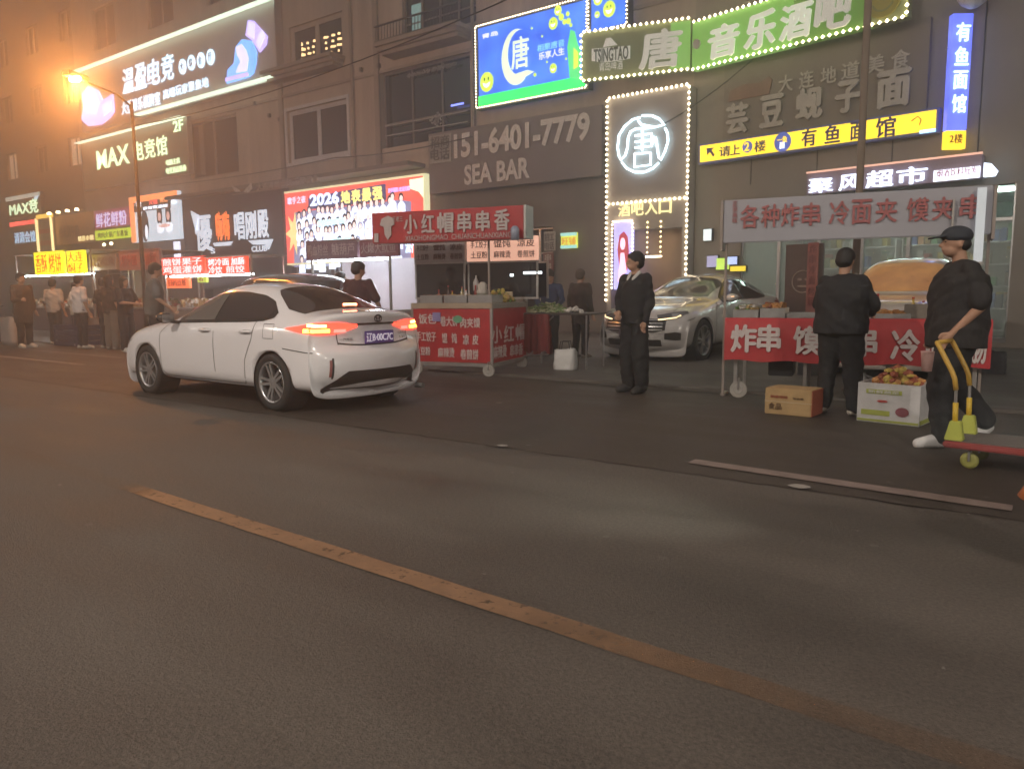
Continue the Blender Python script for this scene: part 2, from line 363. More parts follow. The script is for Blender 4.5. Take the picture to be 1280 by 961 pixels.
# ------------------------------------------------------------------ building facades
def px_rect(pl, q):
    xl, ytl, ybl, xr, ytr, ybr = q
    u0 = pl.hit(xl, (ytl+ybl)/2)[0]; u1 = pl.hit(xr, (ytr+ybr)/2)[0]
    z1 = (pl.hit(xl, ytl)[1]+pl.hit(xr, ytr)[1])/2; z0 = (pl.hit(xl, ybl)[1]+pl.hit(xr, ybr)[1])/2
    return u0, u1, z0, z1
def wall(root, u0, u1, z0, z1, holes, m, t=.3, y=0, name='wall'):
    us = sorted({u0, u1, *[h[0] for h in holes], *[h[1] for h in holes]}); zs = sorted({z0, z1, *[h[2] for h in holes], *[h[3] for h in holes]})
    us = [u for u in us if u0 <= u <= u1]; zs = [z for z in zs if z0 <= z <= z1]
    vs = {}; V = []; Fc = []
    def vid(i, j, k):
        if (i, j, k) not in vs: vs[(i, j, k)] = len(V); V.append((us[i], y+k*t, zs[j]))
        return vs[(i, j, k)]
    full = lambda i, j: 0 <= i < len(us)-1 and 0 <= j < len(zs)-1 and not any(h[0]-1e-6 <= us[i] and us[i+1] <= h[1]+1e-6 and h[2]-1e-6 <= zs[j] and zs[j+1] <= h[3]+1e-6 for h in holes)
    for i in range(len(us)-1):
        for j in range(len(zs)-1):
            if not full(i, j): continue
            Fc.append((vid(i, j, 0), vid(i+1, j, 0), vid(i+1, j+1, 0), vid(i, j+1, 0)))
            Fc.append((vid(i, j, 1), vid(i, j+1, 1), vid(i+1, j+1, 1), vid(i+1, j, 1)))
            if not full(i-1, j): Fc.append((vid(i, j, 0), vid(i, j+1, 0), vid(i, j+1, 1), vid(i, j, 1)))
            if not full(i+1, j): Fc.append((vid(i+1, j, 0), vid(i+1, j, 1), vid(i+1, j+1, 1), vid(i+1, j+1, 0)))
            if not full(i, j-1): Fc.append((vid(i, j, 0), vid(i, j, 1), vid(i+1, j, 1), vid(i+1, j, 0)))
            if not full(i, j+1): Fc.append((vid(i, j+1, 0), vid(i+1, j+1, 0), vid(i+1, j+1, 1), vid(i, j+1, 1)))
    me = bpy.data.meshes.new(name); me.from_pydata(V, [], Fc); return link(name, me, m, root)
M_room = mat('room_dark', (.05, .05, .05), .9)
def window(root, h, cols=2, rows=1, fm=None, t=.07, pane=None, y=.12, room=True, transom=None, label=None):
    """frame, mullions, panes and a room behind, in the hole h = (u0,u1,z0,z1)"""
    u0, u1, z0, z1 = h; fm = fm or M_black
    b = MB(); b.bb((u0, y, z0), (u0+t, y+.08, z1)); b.bb((u1-t, y, z0), (u1, y+.08, z1)); b.bb((u0+t, y, z0), (u1-t, y+.08, z0+t)); b.bb((u0+t, y, z1-t), (u1-t, y+.08, z1))
    cw = (u1-u0)/cols; rh = (z1-z0)/rows
    for i in range(1, cols): b.bb((u0+i*cw-t*.6, y-.004, z0+t), (u0+i*cw+t*.6, y+.076, z1-t))
    for j in range(1, rows): b.bb((u0+t, y+.004, z0+j*rh-t*.4), (u1-t, y+.084, z0+j*rh+t*.4))
    if transom: b.bb((u0+t, y+.006, z0+(z1-z0)*transom-t*.4), (u1-t, y+.086, z0+(z1-z0)*transom+t*.4))
    f = b.build('window', fm, root)
    if label: f['label'] = label
    for i in range(cols):
        for j in range(rows):
            MB().bb((u0+i*cw+t*.5, y+.04, z0+j*rh+t*.5), (u0+(i+1)*cw-t*.5, y+.05, z0+(j+1)*rh-t*.5)).build('pane', pane or M_glass, f)
    return f

Zp = px_rect
H_w1 = Zp(MAIN, (360, 140, 204, 435, 122, 194)); H_up1 = Zp(MAIN, (362, 34, 88, 429, 14, 76))
H_up2 = Zp(MAIN, (503, -12, 50, 595, -32, 30)); H_bay = Zp(MAIN, (476, 91, 187, 588, 64, 168))
H_w0 = Zp(MAIN, (236, 156, 226, 297, 140, 216))
uL = MAIN.hit(98, 150)[0]; uR = WING.o.x
zg = (MAIN.hit(300, 243)[1])          # top of the shop floor
bld = empty('apartment_building', (uL, 20, 0), 0, 'long beige apartment block over the shops, with bay windows and wrought balconies', 'building')
sh = lambda h: (h[0]-uL, h[1]-uL, h[2], h[3])
Lw = uR-uL
HW = [sh(h) for h in (H_w1, H_up1, H_up2, H_bay, H_w0)]
extra = []
for k, u in enumerate((2.2, 7.4, 12.2)):   # upper windows behind the boards' row, mostly above the frame
    extra.append((u, u+2.2, 13.6, 15.6))
for u in (15.5, 21.5, 27.0): extra.append((u, u+2.6, 15.4, 17.2))
wall(bld, 0, Lw, zg, 19, HW+extra, M_concrete)
MB().bb((0, .3, zg), (.3, 9, 19)).bb((.0, .3, 18.7), (Lw, 9, 19)).bb((Lw-.3, .3, zg), (Lw, 9, 18.7)).build('side_wall', M_concrete, bld)
rm = MB()
for h in HW+extra: rm.bb((h[0]-.2, 2.4, h[2]-.2), (h[1]+.2, 2.5, h[3]+.2))
rm.build('back_wall', M_room, bld)
window(bld, HW[0], 2, 1, M_paleframe, .16, label='pale framed double casement window')
fo = MB(); h = HW[0]
for a, b in (((h[0]-.12, -.05, h[2]-.12), (h[1]+.12, .0, h[2])), ((h[0]-.12, -.05, h[3]), (h[1]+.12, .0, h[3]+.12)), ((h[0]-.12, -.05, h[2]), (h[0], .0, h[3])), ((h[1], -.05, h[2]), (h[1]+.12, .0, h[3]))): fo.bb(a, b)
fo.build('window_surround', M_paleframe, bld)
w = window(bld, HW[1], 2, 1, M_concrete, .18, y=.1)
h = HW[1]
# warm light pattern of hanging lamps behind the glass, seen as golden strokes
gl = MB(); rnd = random.Random(5)
E_gold = emi('gold_lamp_light', (1, .66, .30), 1.6, sample=False)
wd = h[1]-h[0]; hh = h[3]-h[2]
for i in range(7):
    for j in range(4):
        if i == 3: continue
        x = h[0]+wd*(.16+.68*i/6)+rnd.uniform(-.05, .05); z = h[2]+hh*(.20+.12*j); ln = rnd.uniform(.10, .30) if j > 0 else .1
        gl.add([(x, .13, z), (x+ln, .13, z-.03), (x+ln+.02, .13, z+.05), (x+.03, .13, z+.09+.05*(i == 0))], [(0, 1, 2, 3)])
gl.build('lamp_glow', E_gold, w)
w = window(bld, HW[2], 4, 1, M_dwall, .07, transom=.35)
h = HW[2]; MB().bb((h[0]+.3, .14, h[2]+.3), (h[0]+.75, .16, h[3]-.4)).build('lit_curtain', emi('pale_teal_room', (.30, .52, .50), .35, sample=False), w)
window(bld, HW[3], 3, 1, M_dwall, .06, transom=.33, y=.2)
window(bld, HW[4], 2, 1, M_ledge, .09)
for h in extra: window(bld, h, 2, 1, M_ledge, .08)
# ledges, corbelled sills, cornice
def ledge(u0, u1, z, d=.5, name='ledge', n=3):
    b = MB()
    for k in range(n): b.bb((u0+.06*k, -d+.12*k, z-.13*(k+1)+.001*k), (u1-.06*k, -.001*k+0, z-.13*k))
    return b.build(name, M_ledge, bld, bevel=.012)
e = lambda q: (MAIN.hit(q[0], q[1])[0]-uL, MAIN.hit(q[0], q[1])[1], MAIN.hit(q[2], q[3])[0]-uL)
a = e((344, 98, 432, 78)); ledge(a[0], a[2], a[1]+.1, .75)
a = e((490, 66, 592, 42)); ledge(a[0], a[2], a[1]+.1, .9)
M_iron2 = mat('wrought_iron', (.05, .055, .05), .5, .5)
b = MB(); u = a[0]+.05
while u < a[2]-.05:
    b.tube([(u, -.82, a[1]+.1), (u+.04, -.86, a[1]+.35), (u, -.80, a[1]+.62)], .012, 4); u += .14
b.bb((a[0], -.86, a[1]+.6), (a[2], -.80, a[1]+.65)); b.bb((a[0], -.86, a[1]+.12), (a[2], -.80, a[1]+.15))
b.build('balcony_rail', M_iron2, bld)
# pilasters, downpipe and wall edges
for px in (473, 352): 
    u = MAIN.hit(px, 120)[0]-uL; MB().bb((u-.12, -.10, zg), (u+.12, 0, 19)).build('pilaster', M_ledge, bld, bevel=.01)
for px in (443, 594):
    u = MAIN.hit(px, 120)[0]-uL; MB().tube([(u, -.1, zg), (u, -.1, 19)], .055, 8).build('downpipe', M_ledge, bld)
z = MAIN.hit(400, 110)[1]
MB().bb((0, -.06, z-.05), (Lw, 0, z+.05)).bb((0, -.06, z-3.7), (Lw, 0, z-3.55)).build('string_course', M_ledge, bld)
# small fixings on the plaster
b = MB()
for px, py in ((381, 92), (453, 88), (475, 83), (351, 150), (320, 130), (338, 145)):
    u, z = MAIN.hit(px, py); b.box((u-uL, -.06, z), (.10, .12, .14))
b.build('wall_fixing', M_black, bld)
# poster-hung bars in the bay window: laundry rails with leaves of an artificial vine
h = HW[3]; b = MB()
for t0 in (.30, .17): b.tube([(h[0]+.1, .08, h[2]+(h[3]-h[2])*t0), (h[1]-.2, .08, h[2]+(h[3]-h[2])*t0)], .018, 5)
for i in range(90):
    x = h[0]+(h[1]-h[0])*random.uniform(.3, .85); z = h[3]-.28+random.uniform(-.05, .05)
    b.box((x, .08, z), (.09, .01, .05), ry=random.uniform(-1, 1))
for i in range(40):
    x = h[0]+(h[1]-h[0])*.63+random.gauss(0, .1); z = h[2]+(h[3]-h[2])*.26+random.gauss(0, .09)
    b.box((x, .06, z), (.09, .01, .05), ry=random.uniform(-1, 1))
b.build('window_rail', mat('pale_rail', (.35, .35, .33), .6), bld)
MB().bb((h[1]-.9, .06, h[2]+1.02), (h[1]-.35, .08, h[2]+1.08)).build('blue_led', emi('blue_led', (.2, .25, 1), 2, sample=False), bld)

# ground floor of the block: dark recessed shop fronts
shop = empty('shop_row', (uL, 20, 0), 0, 'dark ground floor shop fronts under the beige apartment block', 'shop fronts')
dholes = []
for px0, px1 in ((540, 590), (600, 640), (652, 690)):
    a = MAIN.hit(px0, 330)[0]-uL; c = MAIN.hit(px1, 330)[0]-uL; dholes.append((a, c, .1, 3.3))
for k in range(6): dholes.append((1.5+k*3.6, 4.2+k*3.6, .1, 3.2))
wall(shop, 0, Lw, 0, zg-.05, dholes, M_dwall, t=.3, y=.05)
for h in dholes: window(shop, h, 2, 1, M_steel, .06, y=.2, transom=.75)
MB().bb((0, 2.2, 0), (Lw, 2.3, zg-.05)).build('back_wall', M_room, shop)
# canopy / fascia band above the shops
b = MB().bb((MAIN.hit(228, 240)[0]-uL, -.9, zg+.02), (MAIN.hit(532, 220)[0]-uL, .0, zg+.16))
b.build('canopy', mat('canopy_sheet', (.16, .145, .13), .6, .2, var=.2, scale=2, bump=.2), shop, bevel=.01)

# restaurant building, the wing that turns towards the street
wing = empty('restaurant_building', WING.pt(0, 0), WING.a, 'dark grey building wing behind the green bar sign and yellow noodle sign', 'building')
hs = []
mk = Zp(WING, (925, 262, 425, 1262, 248, 470)); z_m = WING.hit(1000, 245)[1]
hm = (max(.3, mk[0]), mk[1], .12, z_m-.15)
M_wing = mat('wing_cladding', (.27, .245, .21), .65, var=.12, scale=.9, bump=.15, bscale=20)
wall(wing, 0, 22, 0, 19, [hm], M_wing)
MB().bb((21.7, .3, 0), (22, 9, 19)).bb((0, .3, 18.7), (21.7, 9, 19)).build('side_wall', M_wing, wing)
# seams of the cladding
b = MB()
for k in range(1, 13): b.bb((k*1.7-.012, -.012, z_m+.4), (k*1.7+.012, 0, 19))
for z in (7.6, 10.2, 12.8): b.bb((0, -.014, z-.012), (22, 0, z+.012))
b.build('cladding_joint', M_black, wing)
# supermarket interior
E_shop = emi('shop_tube_light', (.72, 1, .85), 16)
u0, u1, z0, z1 = hm
M_in = mat('shop_wall', (.50, .54, .50), .7)
MB().bb((u0-.1, 4.4, 0), (u1+.1, 4.5, z1+.3)).bb((u0-.2, .3, 0), (u0-.1, 4.5, z1+.3)).bb((u1+.1, .3, 0), (u1+.2, 4.5, z1+.3)).build('shop_inner_wall', M_in, wing)
MB().bb((u0-.1, .3, z1+.05), (u1+.1, 4.4, z1+.15)).build('shop_ceiling', M_white, wing)
for k in range(3):
    x = u0+(u1-u0)*(.18+.3*k); MB().bb((x, 1.2, z1-.02), (x+1.2, 1.3, z1+.03)).build('tube_light', E_shop, wing)
COLS = [mat('goods_'+n, c, .5, var=.3, scale=9) for n, c in (('red', (.4, .05, .04)), ('blue', (.06, .12, .4)), ('yellow', (.55, .42, .06)), ('green', (.08, .3, .1)), ('white', (.6, .6, .6)), ('orange', (.55, .22, .04)))]
rnd = random.Random(4)
for s_ in range(4):
    x = u0+.3+(u1-u0-.6)*s_/4; wds = (u1-u0)/4-.35; sh_ = MB()
    for lv in range(5): sh_.bb((x, 3.2, .2+lv*.55), (x+wds, 3.7, .23+lv*.55))
    sh_.bb((x-.03, 3.15, 0), (x, 3.7, 2.6)); sh_.bb((x+wds, 3.15, 0), (x+wds+.03, 3.7, 2.6))
    so = sh_.build('shelf_unit', M_white, wing)
    for ci in range(6):
        g = MB()
        for lv in range(5):
            for i in range(int(wds/.16)):
                if rnd.randrange(6) == ci: g.bb((x+.02+i*.16, 3.22, .232+lv*.55), (x+.15+i*.16, 3.5, .232+lv*.55+rnd.uniform(.2, .42)))
        if g.v: g.build('goods', COLS[ci], so, kind='stuff')
fr = MB(); nn = 6
for i in range(nn+1):
    x = u0+(u1-u0)*i/nn; fr.bb((x-.04, .05, z0), (x+.04, .17, z1))
fr.bb((u0, .052, z1-.75), (u1, .168, z1-.68)).bb((u0, .052, z0+.0), (u1, .168, z0+.1))
fo = fr.build('shop_front', M_steel, wing)
M_clear = bpy.data.materials.new('clear_pane'); M_clear.use_nodes = True
_p = M_clear.node_tree.nodes['Principled BSDF']; _p.inputs['Base Color'].default_value = (.8, .9, .87, 1); _p.inputs['Roughness'].default_value = .03; _p.inputs['Alpha'].default_value = .22
for i in range(nn):
    x = u0+(u1-u0)*i/nn; MB().bb((x+.04, .1, z0+.1), (x+(u1-u0)/nn-.04, .11, z1-.75)).build('pane', M_clear, fo)
# far dark block at the left end of the street
fb = empty('far_building', (-95, 21, 0), 0, 'dark far building at the left end of the street, barely lit windows', 'building')
M_far = mat('far_wall', (.16, .13, .11), .9, var=.2, scale=.5)
Lf = uL+95-.6; hs = [(x, x+1.5, z, z+1.6) for x in [Lf-3-4.2*k for k in range(10)] for z in (8.6, 12, 15.4)]
wall(fb, 0, Lf, 0, 24, hs, M_far)
MB().bb((0, 2.0, 0), (Lf, 2.1, 24)).bb((0, .3, 23.7), (Lf, 2, 24)).build('back_wall', M_room, fb)
for i, h in enumerate(hs): window(fb, h, 2, 1, M_ledge, .07, pane=(emi('dim_room', (.9, .75, .55), .28, sample=False) if i in (0, 6) else None))
# street end far away
eb = empty('end_building', (-150, -40, 0), 0, 'black silhouette of a tower block far down the street', 'building')
wall(eb, 0, 45, 0, 38, [(4+5*i, 6.5+5*i, 5+4*j, 7+4*j) for i in range(8) for j in range(7)], M_far, t=1)
MB().bb((0, 1.2, 0), (45, 12, 38)).build('core', M_room, eb)
# opposite side of the street, behind the viewer
ob = empty('opposite_building', (-60, -22, 0), 0, 'plain apartment block on the opposite side of the street', 'building')
wall(ob, 0, 90, 0, 18, [(2+4*i, 4+4*i, 4.5+3.4*j, 6.2+3.4*j) for i in range(21) for j in range(4)], M_concrete, t=.3)
MB().bb((0, -1.2, 0), (90, -1, 18)).build('core', M_room, ob)
# ------------------------------------------------------------------ signs on the main facade
M_board = mat('sign_board_grey', (.55, .52, .50), .5, var=.08, scale=.7)
E_lav = emi('lavender_led', (.50, .42, 1), 1.5); E_skyb = emi('sky_blue_led', (.16, .42, 1), 1.5); E_pale = emi('pale_lilac_led', (.72, .70, 1), 1.3)
E_edge = emi('edge_light', (.80, 1, .78), 1.3)
# 1 big esports board
r, w, h, L = sign_root('sign_board', MAIN, (101, 90, 167, 344, -1, 97), 'topmost long grey board with glowing white lettering and light blue figure shapes', 'sign', .35)
panel(r, w, h, M_board, .3)
frame(r, w, h, M_steel, .05, -.02, .34)
MB().bb((0, -.34, h-.05), (w, -.29, h)).bb((0, -.29, h-.01), (w, -.02, h)).build('edge_strip', E_edge, r)
MB().bb((w*.35, -.34, 0), (w, -.29, .04)).bb((w*.35, -.29, 0), (w, -.02, .01)).build('edge_strip', E_edge, r)
T = lambda s, q, m, **k: tbox(r, L, s, q, m, **k)
T('温盈电竞', (151, 86, 219, 103, 68, 116), E_white, split=True, bold=.018, thick=.02, slant=.12)
T('Winning Esports', (155, 112, 196, 104, 102, 116), E_white, bold=.02)
T('大型娱乐棋牌室', (152, 127, 202, 134, 116, 141), E_white, split=True, bold=.010, thick=.02)
T('高端玩家聚集地', (204, 115, 262, 110, 94, 124), E_white, split=True, bold=.010, thick=.02)
for i, (cx, cy) in enumerate(((229, 84), (240, 79), (252, 76), (264, 72))):
    x, z = L(cx, cy); 
    MB().ell(x, z, .27, .32, -.06, -.01, 20).build('round_badge', E_white, r)
    text(r, '大综合厅'[i], x-.13, z-.17, x+.13, z+.17, M_grey, -.07, thick=.01)
# cut-out figure panels (plain generic shapes)
def pxpoly(L, pts): return [L(*p) for p in pts]
MB().poly(pxpoly(L, [(285, 105), (286, 88), (294, 80), (296, 60), (304, 50), (316, 52), (322, 66), (321, 80), (318, 92), (312, 97)]), -.07, -.01).build('figure_panel', E_skyb, r)
MB().poly(pxpoly(L, [(297, 92), (300, 84), (303, 78), (299, 70), (297, 60), (304, 56), (310, 64), (313, 74), (311, 90)]), -.10, -.075).build('figure_panel', E_pale, r)
MB().poly(pxpoly(L, [(308, 45), (311, 26), (318, 27), (335, 46), (334, 56), (326, 66), (315, 50)]), -.05, -.01).build('figure_panel', E_lav, r)
MB().poly(pxpoly(L, [(311, 44), (313, 29), (320, 31), (319, 50)]), -.07, -.055).build('figure_panel', E_pale, r)
MB().poly(pxpoly(L, [(322, 54), (329, 38), (333, 46), (326, 62)]), -.07, -.055).build('figure_panel', E_pale, r)
MB().poly(pxpoly(L, [(284, 103), (284, 98), (312, 91), (313, 96)]), -.09, -.07).build('figure_panel', E_lav, r)
MB().poly(pxpoly(L, [(103, 150), (106, 135), (104, 118), (112, 108), (124, 114), (130, 126), (142, 118), (144, 140), (138, 148), (128, 156), (112, 158)]), -.07, -.01).build('figure_panel', E_lav, r)
MB().poly(pxpoly(L, [(108, 128), (110, 116), (120, 116), (126, 130), (122, 144), (112, 140)]), -.10, -.075).build('figure_panel', E_pale, r)
MB().poly(pxpoly(L, [(130, 132), (141, 126), (142, 138), (132, 146)]), -.10, -.075).build('figure_panel', E_pale, r)
# 2 MAX sign
r, w, h, L = sign_root('sign_board', MAIN, (103, 180, 237, 235, 145, 218), 'dark board with greenish white MAX lettering and small 2F, below the long grey board', 'sign', .22)
panel(r, w, h, mat('sign_board_olive', (.30, .29, .23), .5, var=.08, scale=.7), .2)
frame(r, w, h, M_steel, .04, -.02, .24); MB().bb((0, -.34, h-.05), (w, -.29, h)).bb((0, -.29, h-.01), (w, -.02, h)).build('edge_strip', E_edge, r)
T('MAX', (121, 188, 163, 205, 181, 212), E_green_w, bold=.015, thick=.02)
T('电竞馆', (166, 179, 211, 192, 168, 204), E_green_w, split=True, bold=.010, thick=.02)
T('2F', (217, 152, 230, 163, 149, 166), E_green_w, bold=.01, thick=.02)
T('电脑主机', (208, 200, 226, 204, 197, 208), E_green_w, bold=.02); T('电竞酒店装备', (208, 210, 234, 214, 206, 218), E_green_w, bold=.02)
# 3 small MAX group at far left
r, w, h, L = sign_root('sign_board', MAIN, (9, 246, 273, 51, 240, 268), 'small greenish white MAX sign at the far left end of the shop row', 'sign', .5)
panel(r, w, h, M_dgrey, .2); MB().bb((0, -.06, h*.80), (w, -.01, h*.98)).build('light_strip', emi('dim_strip', (.7, .8, .7), .5), r)
T('MAX竞', (12, 254, 49, 266, 248, 271), E_green_w, bold=.02, thick=.02)
T('2F', (43, 243, 49, 248, 242, 250), E_white)
r, w, h, L = sign_root('led_strip_sign', MAIN, (11, 277, 284, 50, 272, 280), 'thin red running text strip under the small MAX sign', 'sign', .4)
panel(r, w, h, M_black, .1); T('酒店网咖棋牌桌球休闲', (12, 278, 49, 280, 274, 283), emi('red_led', (1, .10, .08), 2.2), y=-.02, split=True, bold=.05)
r, w, h, L = sign_root('sign_board', MAIN, (16, 289, 307, 49, 287, 303), 'small pale blue lit Chinese sign below the red text strip', 'sign', .4)
panel(r, w, h, M_dgrey, .15); T('清清会馆', (18, 291, 46, 302, 288, 305), emi('ice_led', (.45, .72, 1), 1.2), split=True, bold=.008, thick=.02)
# 4 striped light column sign
r, w, h, L = sign_root('column_sign', MAIN, (48, 274, 318, 66, 271, 312), 'narrow poster board edged with slanting amber light bars, beside the small MAX sign', 'sign', .6)
panel(r, w, h, mat('poster_faded', (.36, .27, .22), .6, var=.4, scale=2), .1)
E_amb = emi('amber_bar', (1, .78, .36), 2.2, sample=False); b = MB()
for sx in (0, w):
    for k in range(14):
        z = h*(k+.5)/14; b.box((sx, -.05, z), (.34, .03, .06), ry=.5)
b.build('light_bars', E_amb, r); MB().bb((0, -.04, h), (w, .1, h+.22)).build('cap_strip', emi('amber_cap', (1, .62, .1), 1.3), r)
for k, c in enumerate(('poster_band_red', 'poster_band_pink')): MB().bb((.15, -.02, h*(.55-.35*k)), (w-.15, -.003, h*(.68-.35*k))).build('poster_band', mat(c, (.45, .12, .10) if k else (.5, .06, .06), .6), r)
# 5 downlit timber sign
r, w, h, L = sign_root('sign_board', MAIN, (70, 272, 309, 118, 262, 300), 'brown timber look fascia washed by small downlights, left of the flower shop sign', 'sign', .45)
panel(r, w, h, mat('timber_fascia', (.50, .27, .10), .6, var=.2, scale=5), .2)
E_dl = emi('downlight', (1, .75, .42), 8)
for k in range(4):
    x = w*(.12+.24*k)
    MB().lathe([(0, .12), (.09, .10), (.11, -.02), (.0, -.02)], (x, -.5, h+.05), n=10).build('downlight', E_dl, r)
    MB().tube([(x, 0, h+.05), (x, -.5, h+.17)], .02, 5).build('lamp_arm', M_black, r)
T('小火锅牛肉', (74, 283, 100, 294, 279, 300), mat('brown_letter', (.26, .12, .05), .6), split=True)
T('稻谷小馆', (98, 296, 118, 299, 293, 303), E_warm, split=True, bold=.05, thick=.05)
# 6 flower sign
r, w, h, L = sign_root('sign_board', MAIN, (118, 265, 286, 162, 257, 281), 'pink edged sign with lilac Chinese characters above a lime strip', 'sign', .5)
panel(r, w, h, emi('dim_pink_board', (.42, .10, .16), .55), .15)
T('鲜花鲜粉', (120, 268, 160, 281, 262, 285), emi('lilac_led', (.66, .62, 1), 1.1), split=True, bold=.008, thick=.02)
r, w, h, L = sign_root('sign_board', MAIN, (119, 289, 301, 164, 284, 296), 'lime yellow strip sign with small dark Chinese text below the lilac sign', 'sign', .55)
panel(r, w, h, emi('lime_board', (.58, .78, .03), 1.0), .12)
T('烤肉火锅广东蒸饭', (122, 291, 161, 295, 287, 298), mat('olive_letter', (.10, .12, .02), .5), split=True, y=-.02)
b = MB(); b.ico((w*.35, -.2, -.28), .09, 1).ico((w*.55, -.2, -.25), .09, 1).build('downlight', E_dl, r)
# 7 picture light box
r, w, h, L = sign_root('light_box', MAIN, (164, 247, 303, 223, 238, 299), 'large lit poster with orange border and two long haired figures', 'sign', .6)
panel(r, w, h, emi('poster_white', (.62, .72, .82), 1.0), .2)
MB().bb((0, -.05, h*.87), (w, -.002, h)).bb((0, -.05, 0), (w*.09, -.002, h*.87)).build('border', emi('orange_border', (1, .30, .10), 1.25), r)
MB().bb((w*.09, -.03, h*.66), (w*.86, -.002, h*.87)).build('title_band', mat('dark_band', (.07, .06, .06), .5), r)
T('火锅', (187, 250, 198, 255, 249, 257), emi('red_glow', (1, .12, .1), 1.4), y=-.05); T('烤鱼', (201, 248, 211, 252, 247, 254), emi('orange_glow', (1, .35, .12), 1.3), y=-.05)
T('家常菜酒馆', (180, 258, 211, 260, 256, 262), E_whiteD, y=-.05); T('聚', (215, 247, 221, 254, 246, 257), E_whiteD, y=-.05)
T('特价', (171, 252, 178, 259, 251, 260), E_whiteD, y=-.05)
b = MB(); sk = MB(); cl = MB()
for fx in (.62, .80):
    b.ell(w*fx, h*.52, .24, .52, -.014, -.006, 14); sk.ell(w*fx, h*.50, .13, .2, -.024, -.016, 12); cl.ell(w*fx, h*.26, .28, .24, -.03, -.026, 12)
sk.ell(w*.72, h*.30, .5, .09, -.04, -.034, 12)
b.ell(w*.30, h*.34, .34, .75, -.014, -.006, 14); cl.ell(w*.33, h*.2, .14, .35, -.022, -.018, 12)
b.build('hair_shape', mat('print_dark', (.05, .05, .07), .5), r); sk.build('face_shape', emi('print_skin', (.85, .5, .45), .9), r); cl.build('dress_shape', emi('print_pale', (.85, .9, 1), 1.2), r)
r, w, h, L = sign_root('blade_sign', MAIN, (217, 302, 322, 223, 302, 322), 'narrow white lit hanging strip under the right edge of the lit poster', 'sign', .6)
panel(r, w, h, emi('white_strip', (.75, .80, 1), 1.4), .12)
# 8 black club sign
r, w, h, L = sign_root('sign_board', MAIN, (232, 249, 366, 354, 236, 350), 'large near black club board with fat white and orange distorted characters', 'sign', .4)
panel(r, w, h, M_dgrey, .3); frame(r, w, h, M_black, .06, -.02, .34)
E_ice = emi('club_white', (.72, .80, .92), .9); E_or = emi('club_orange', (1, .20, .04), 1.2)
T('優', (243, 268, 269, 314, 267, 315), E_ice, split=True, bold=.03, thick=.08, y=-.06)
T('嗨嗨', (270, 265, 290, 300, 264, 302), E_or, split=True, bold=.035, thick=.08, y=-.06)
T('唱刚殿', (293, 266, 339, 298, 262, 300), E_ice, split=True, bold=.03, thick=.08, y=-.06)
MB().poly(pxpoly(L, [(268, 304), (292, 302), (288, 307), (270, 308)]), -.08, -.01).poly(pxpoly(L, [(312, 301), (342, 299), (337, 312), (334, 306), (318, 306)]), -.08, -.01).poly(pxpoly(L, [(240, 264), (250, 270), (250, 288), (246, 288)]), -.08, -.01).build('swoosh', E_ice, r)
T('S', (264, 311, 270, 317), E_ice, bold=.03); T('CLUB', (315, 308, 335, 314), E_ice, bold=.03)
# thin unlit row of letters over the canopy
r, w, h, L = sign_root('letter_row', MAIN, (290, 232, 242, 400, 217, 228), 'faded row of small unlit characters standing on the canopy edge', 'sign', .95)
T('大连海鲜烧烤二楼营业', (322, 231, 400, 228, 218, 238), mat('faded_letter', (.33, .30, .27), .7), split=True, thick=.05); 
MB().bb((0, -.0, -.05), (w, .05, 0)).build('rail', M_ledge, r)
MB().poly(pxpoly(L, [(290, 232), (295, 240), (302, 240), (297, 236)]), -.05, -.01).poly(pxpoly(L, [(305, 240), (315, 229), (316, 236), (311, 241)]), -.05, -.01).build('logo', M_letter, r)
# 9 the 2026 screen
r, w, h, L = sign_root('led_screen', MAIN, (355, 241, 333, 530, 221, 318), 'bright orange red LED screen headed 2026 with rows of white clad figures', 'screen', .3)
panel(r, w, h, grad_emi('screen_red', (.95, .13, .07), (.75, .09, .10), 1.15), .25); frame(r, w, h, emi('screen_edge', (.9, .85, .5), .8), .07, -.02, .27)
T('2026', (388, 245, 425, 255, 237, 258), emi('print_white_blue', (.62, .74, 1), 1.7), bold=.04, y=-.035)
T('地表最强', (426, 239, 480, 250, 233, 255), emi('print_gold', (1, .78, .22), 1.5), split=True, bold=.05, y=-.035)
MB().poly(pxpoly(L, [(386, 248), (424, 240), (482, 230), (483, 250), (425, 258), (386, 262)]), -.02, -.006).build('title_shadow', emi('print_indigo', (.10, .10, .28), .5), r)
T('歌手之夜', (360, 248, 383, 252, 244, 258), E_pale, y=-.03); T('更多精彩 欢迎光临', (486, 236, 513, 238, 232, 242), E_lav, y=-.03)
MB().poly(pxpoly(L, [(512, 225), (530, 222), (530, 248), (524, 240), (513, 236)]), -.02, -.006).build('corner_flash', emi('print_paleyellow', (.8, 1, .7), 1.2), r)
stp = []
for k in range(14):
    a = 2*pi*k/14; rr_ = (1.0 if k % 2 else .45); x, z = L(366, 292); stp.append((x+rr_*cos(a)*.55+.1, z+rr_*sin(a)*.9))
MB().poly(stp, -.012, -.006).build('star_burst', emi('print_star', (.95, .72, .30), 1.1), r)
hr = MB(); fc = MB(); bd = MB(); rnd = random.Random(8)
bk = MB(); bk.poly(pxpoly(L, [(368, 266), (500, 250), (514, 252), (514, 330), (368, 334)]), -.010, -.006).build('crowd_back', emi('print_dusk', (.30, .30, .50), .8), r)
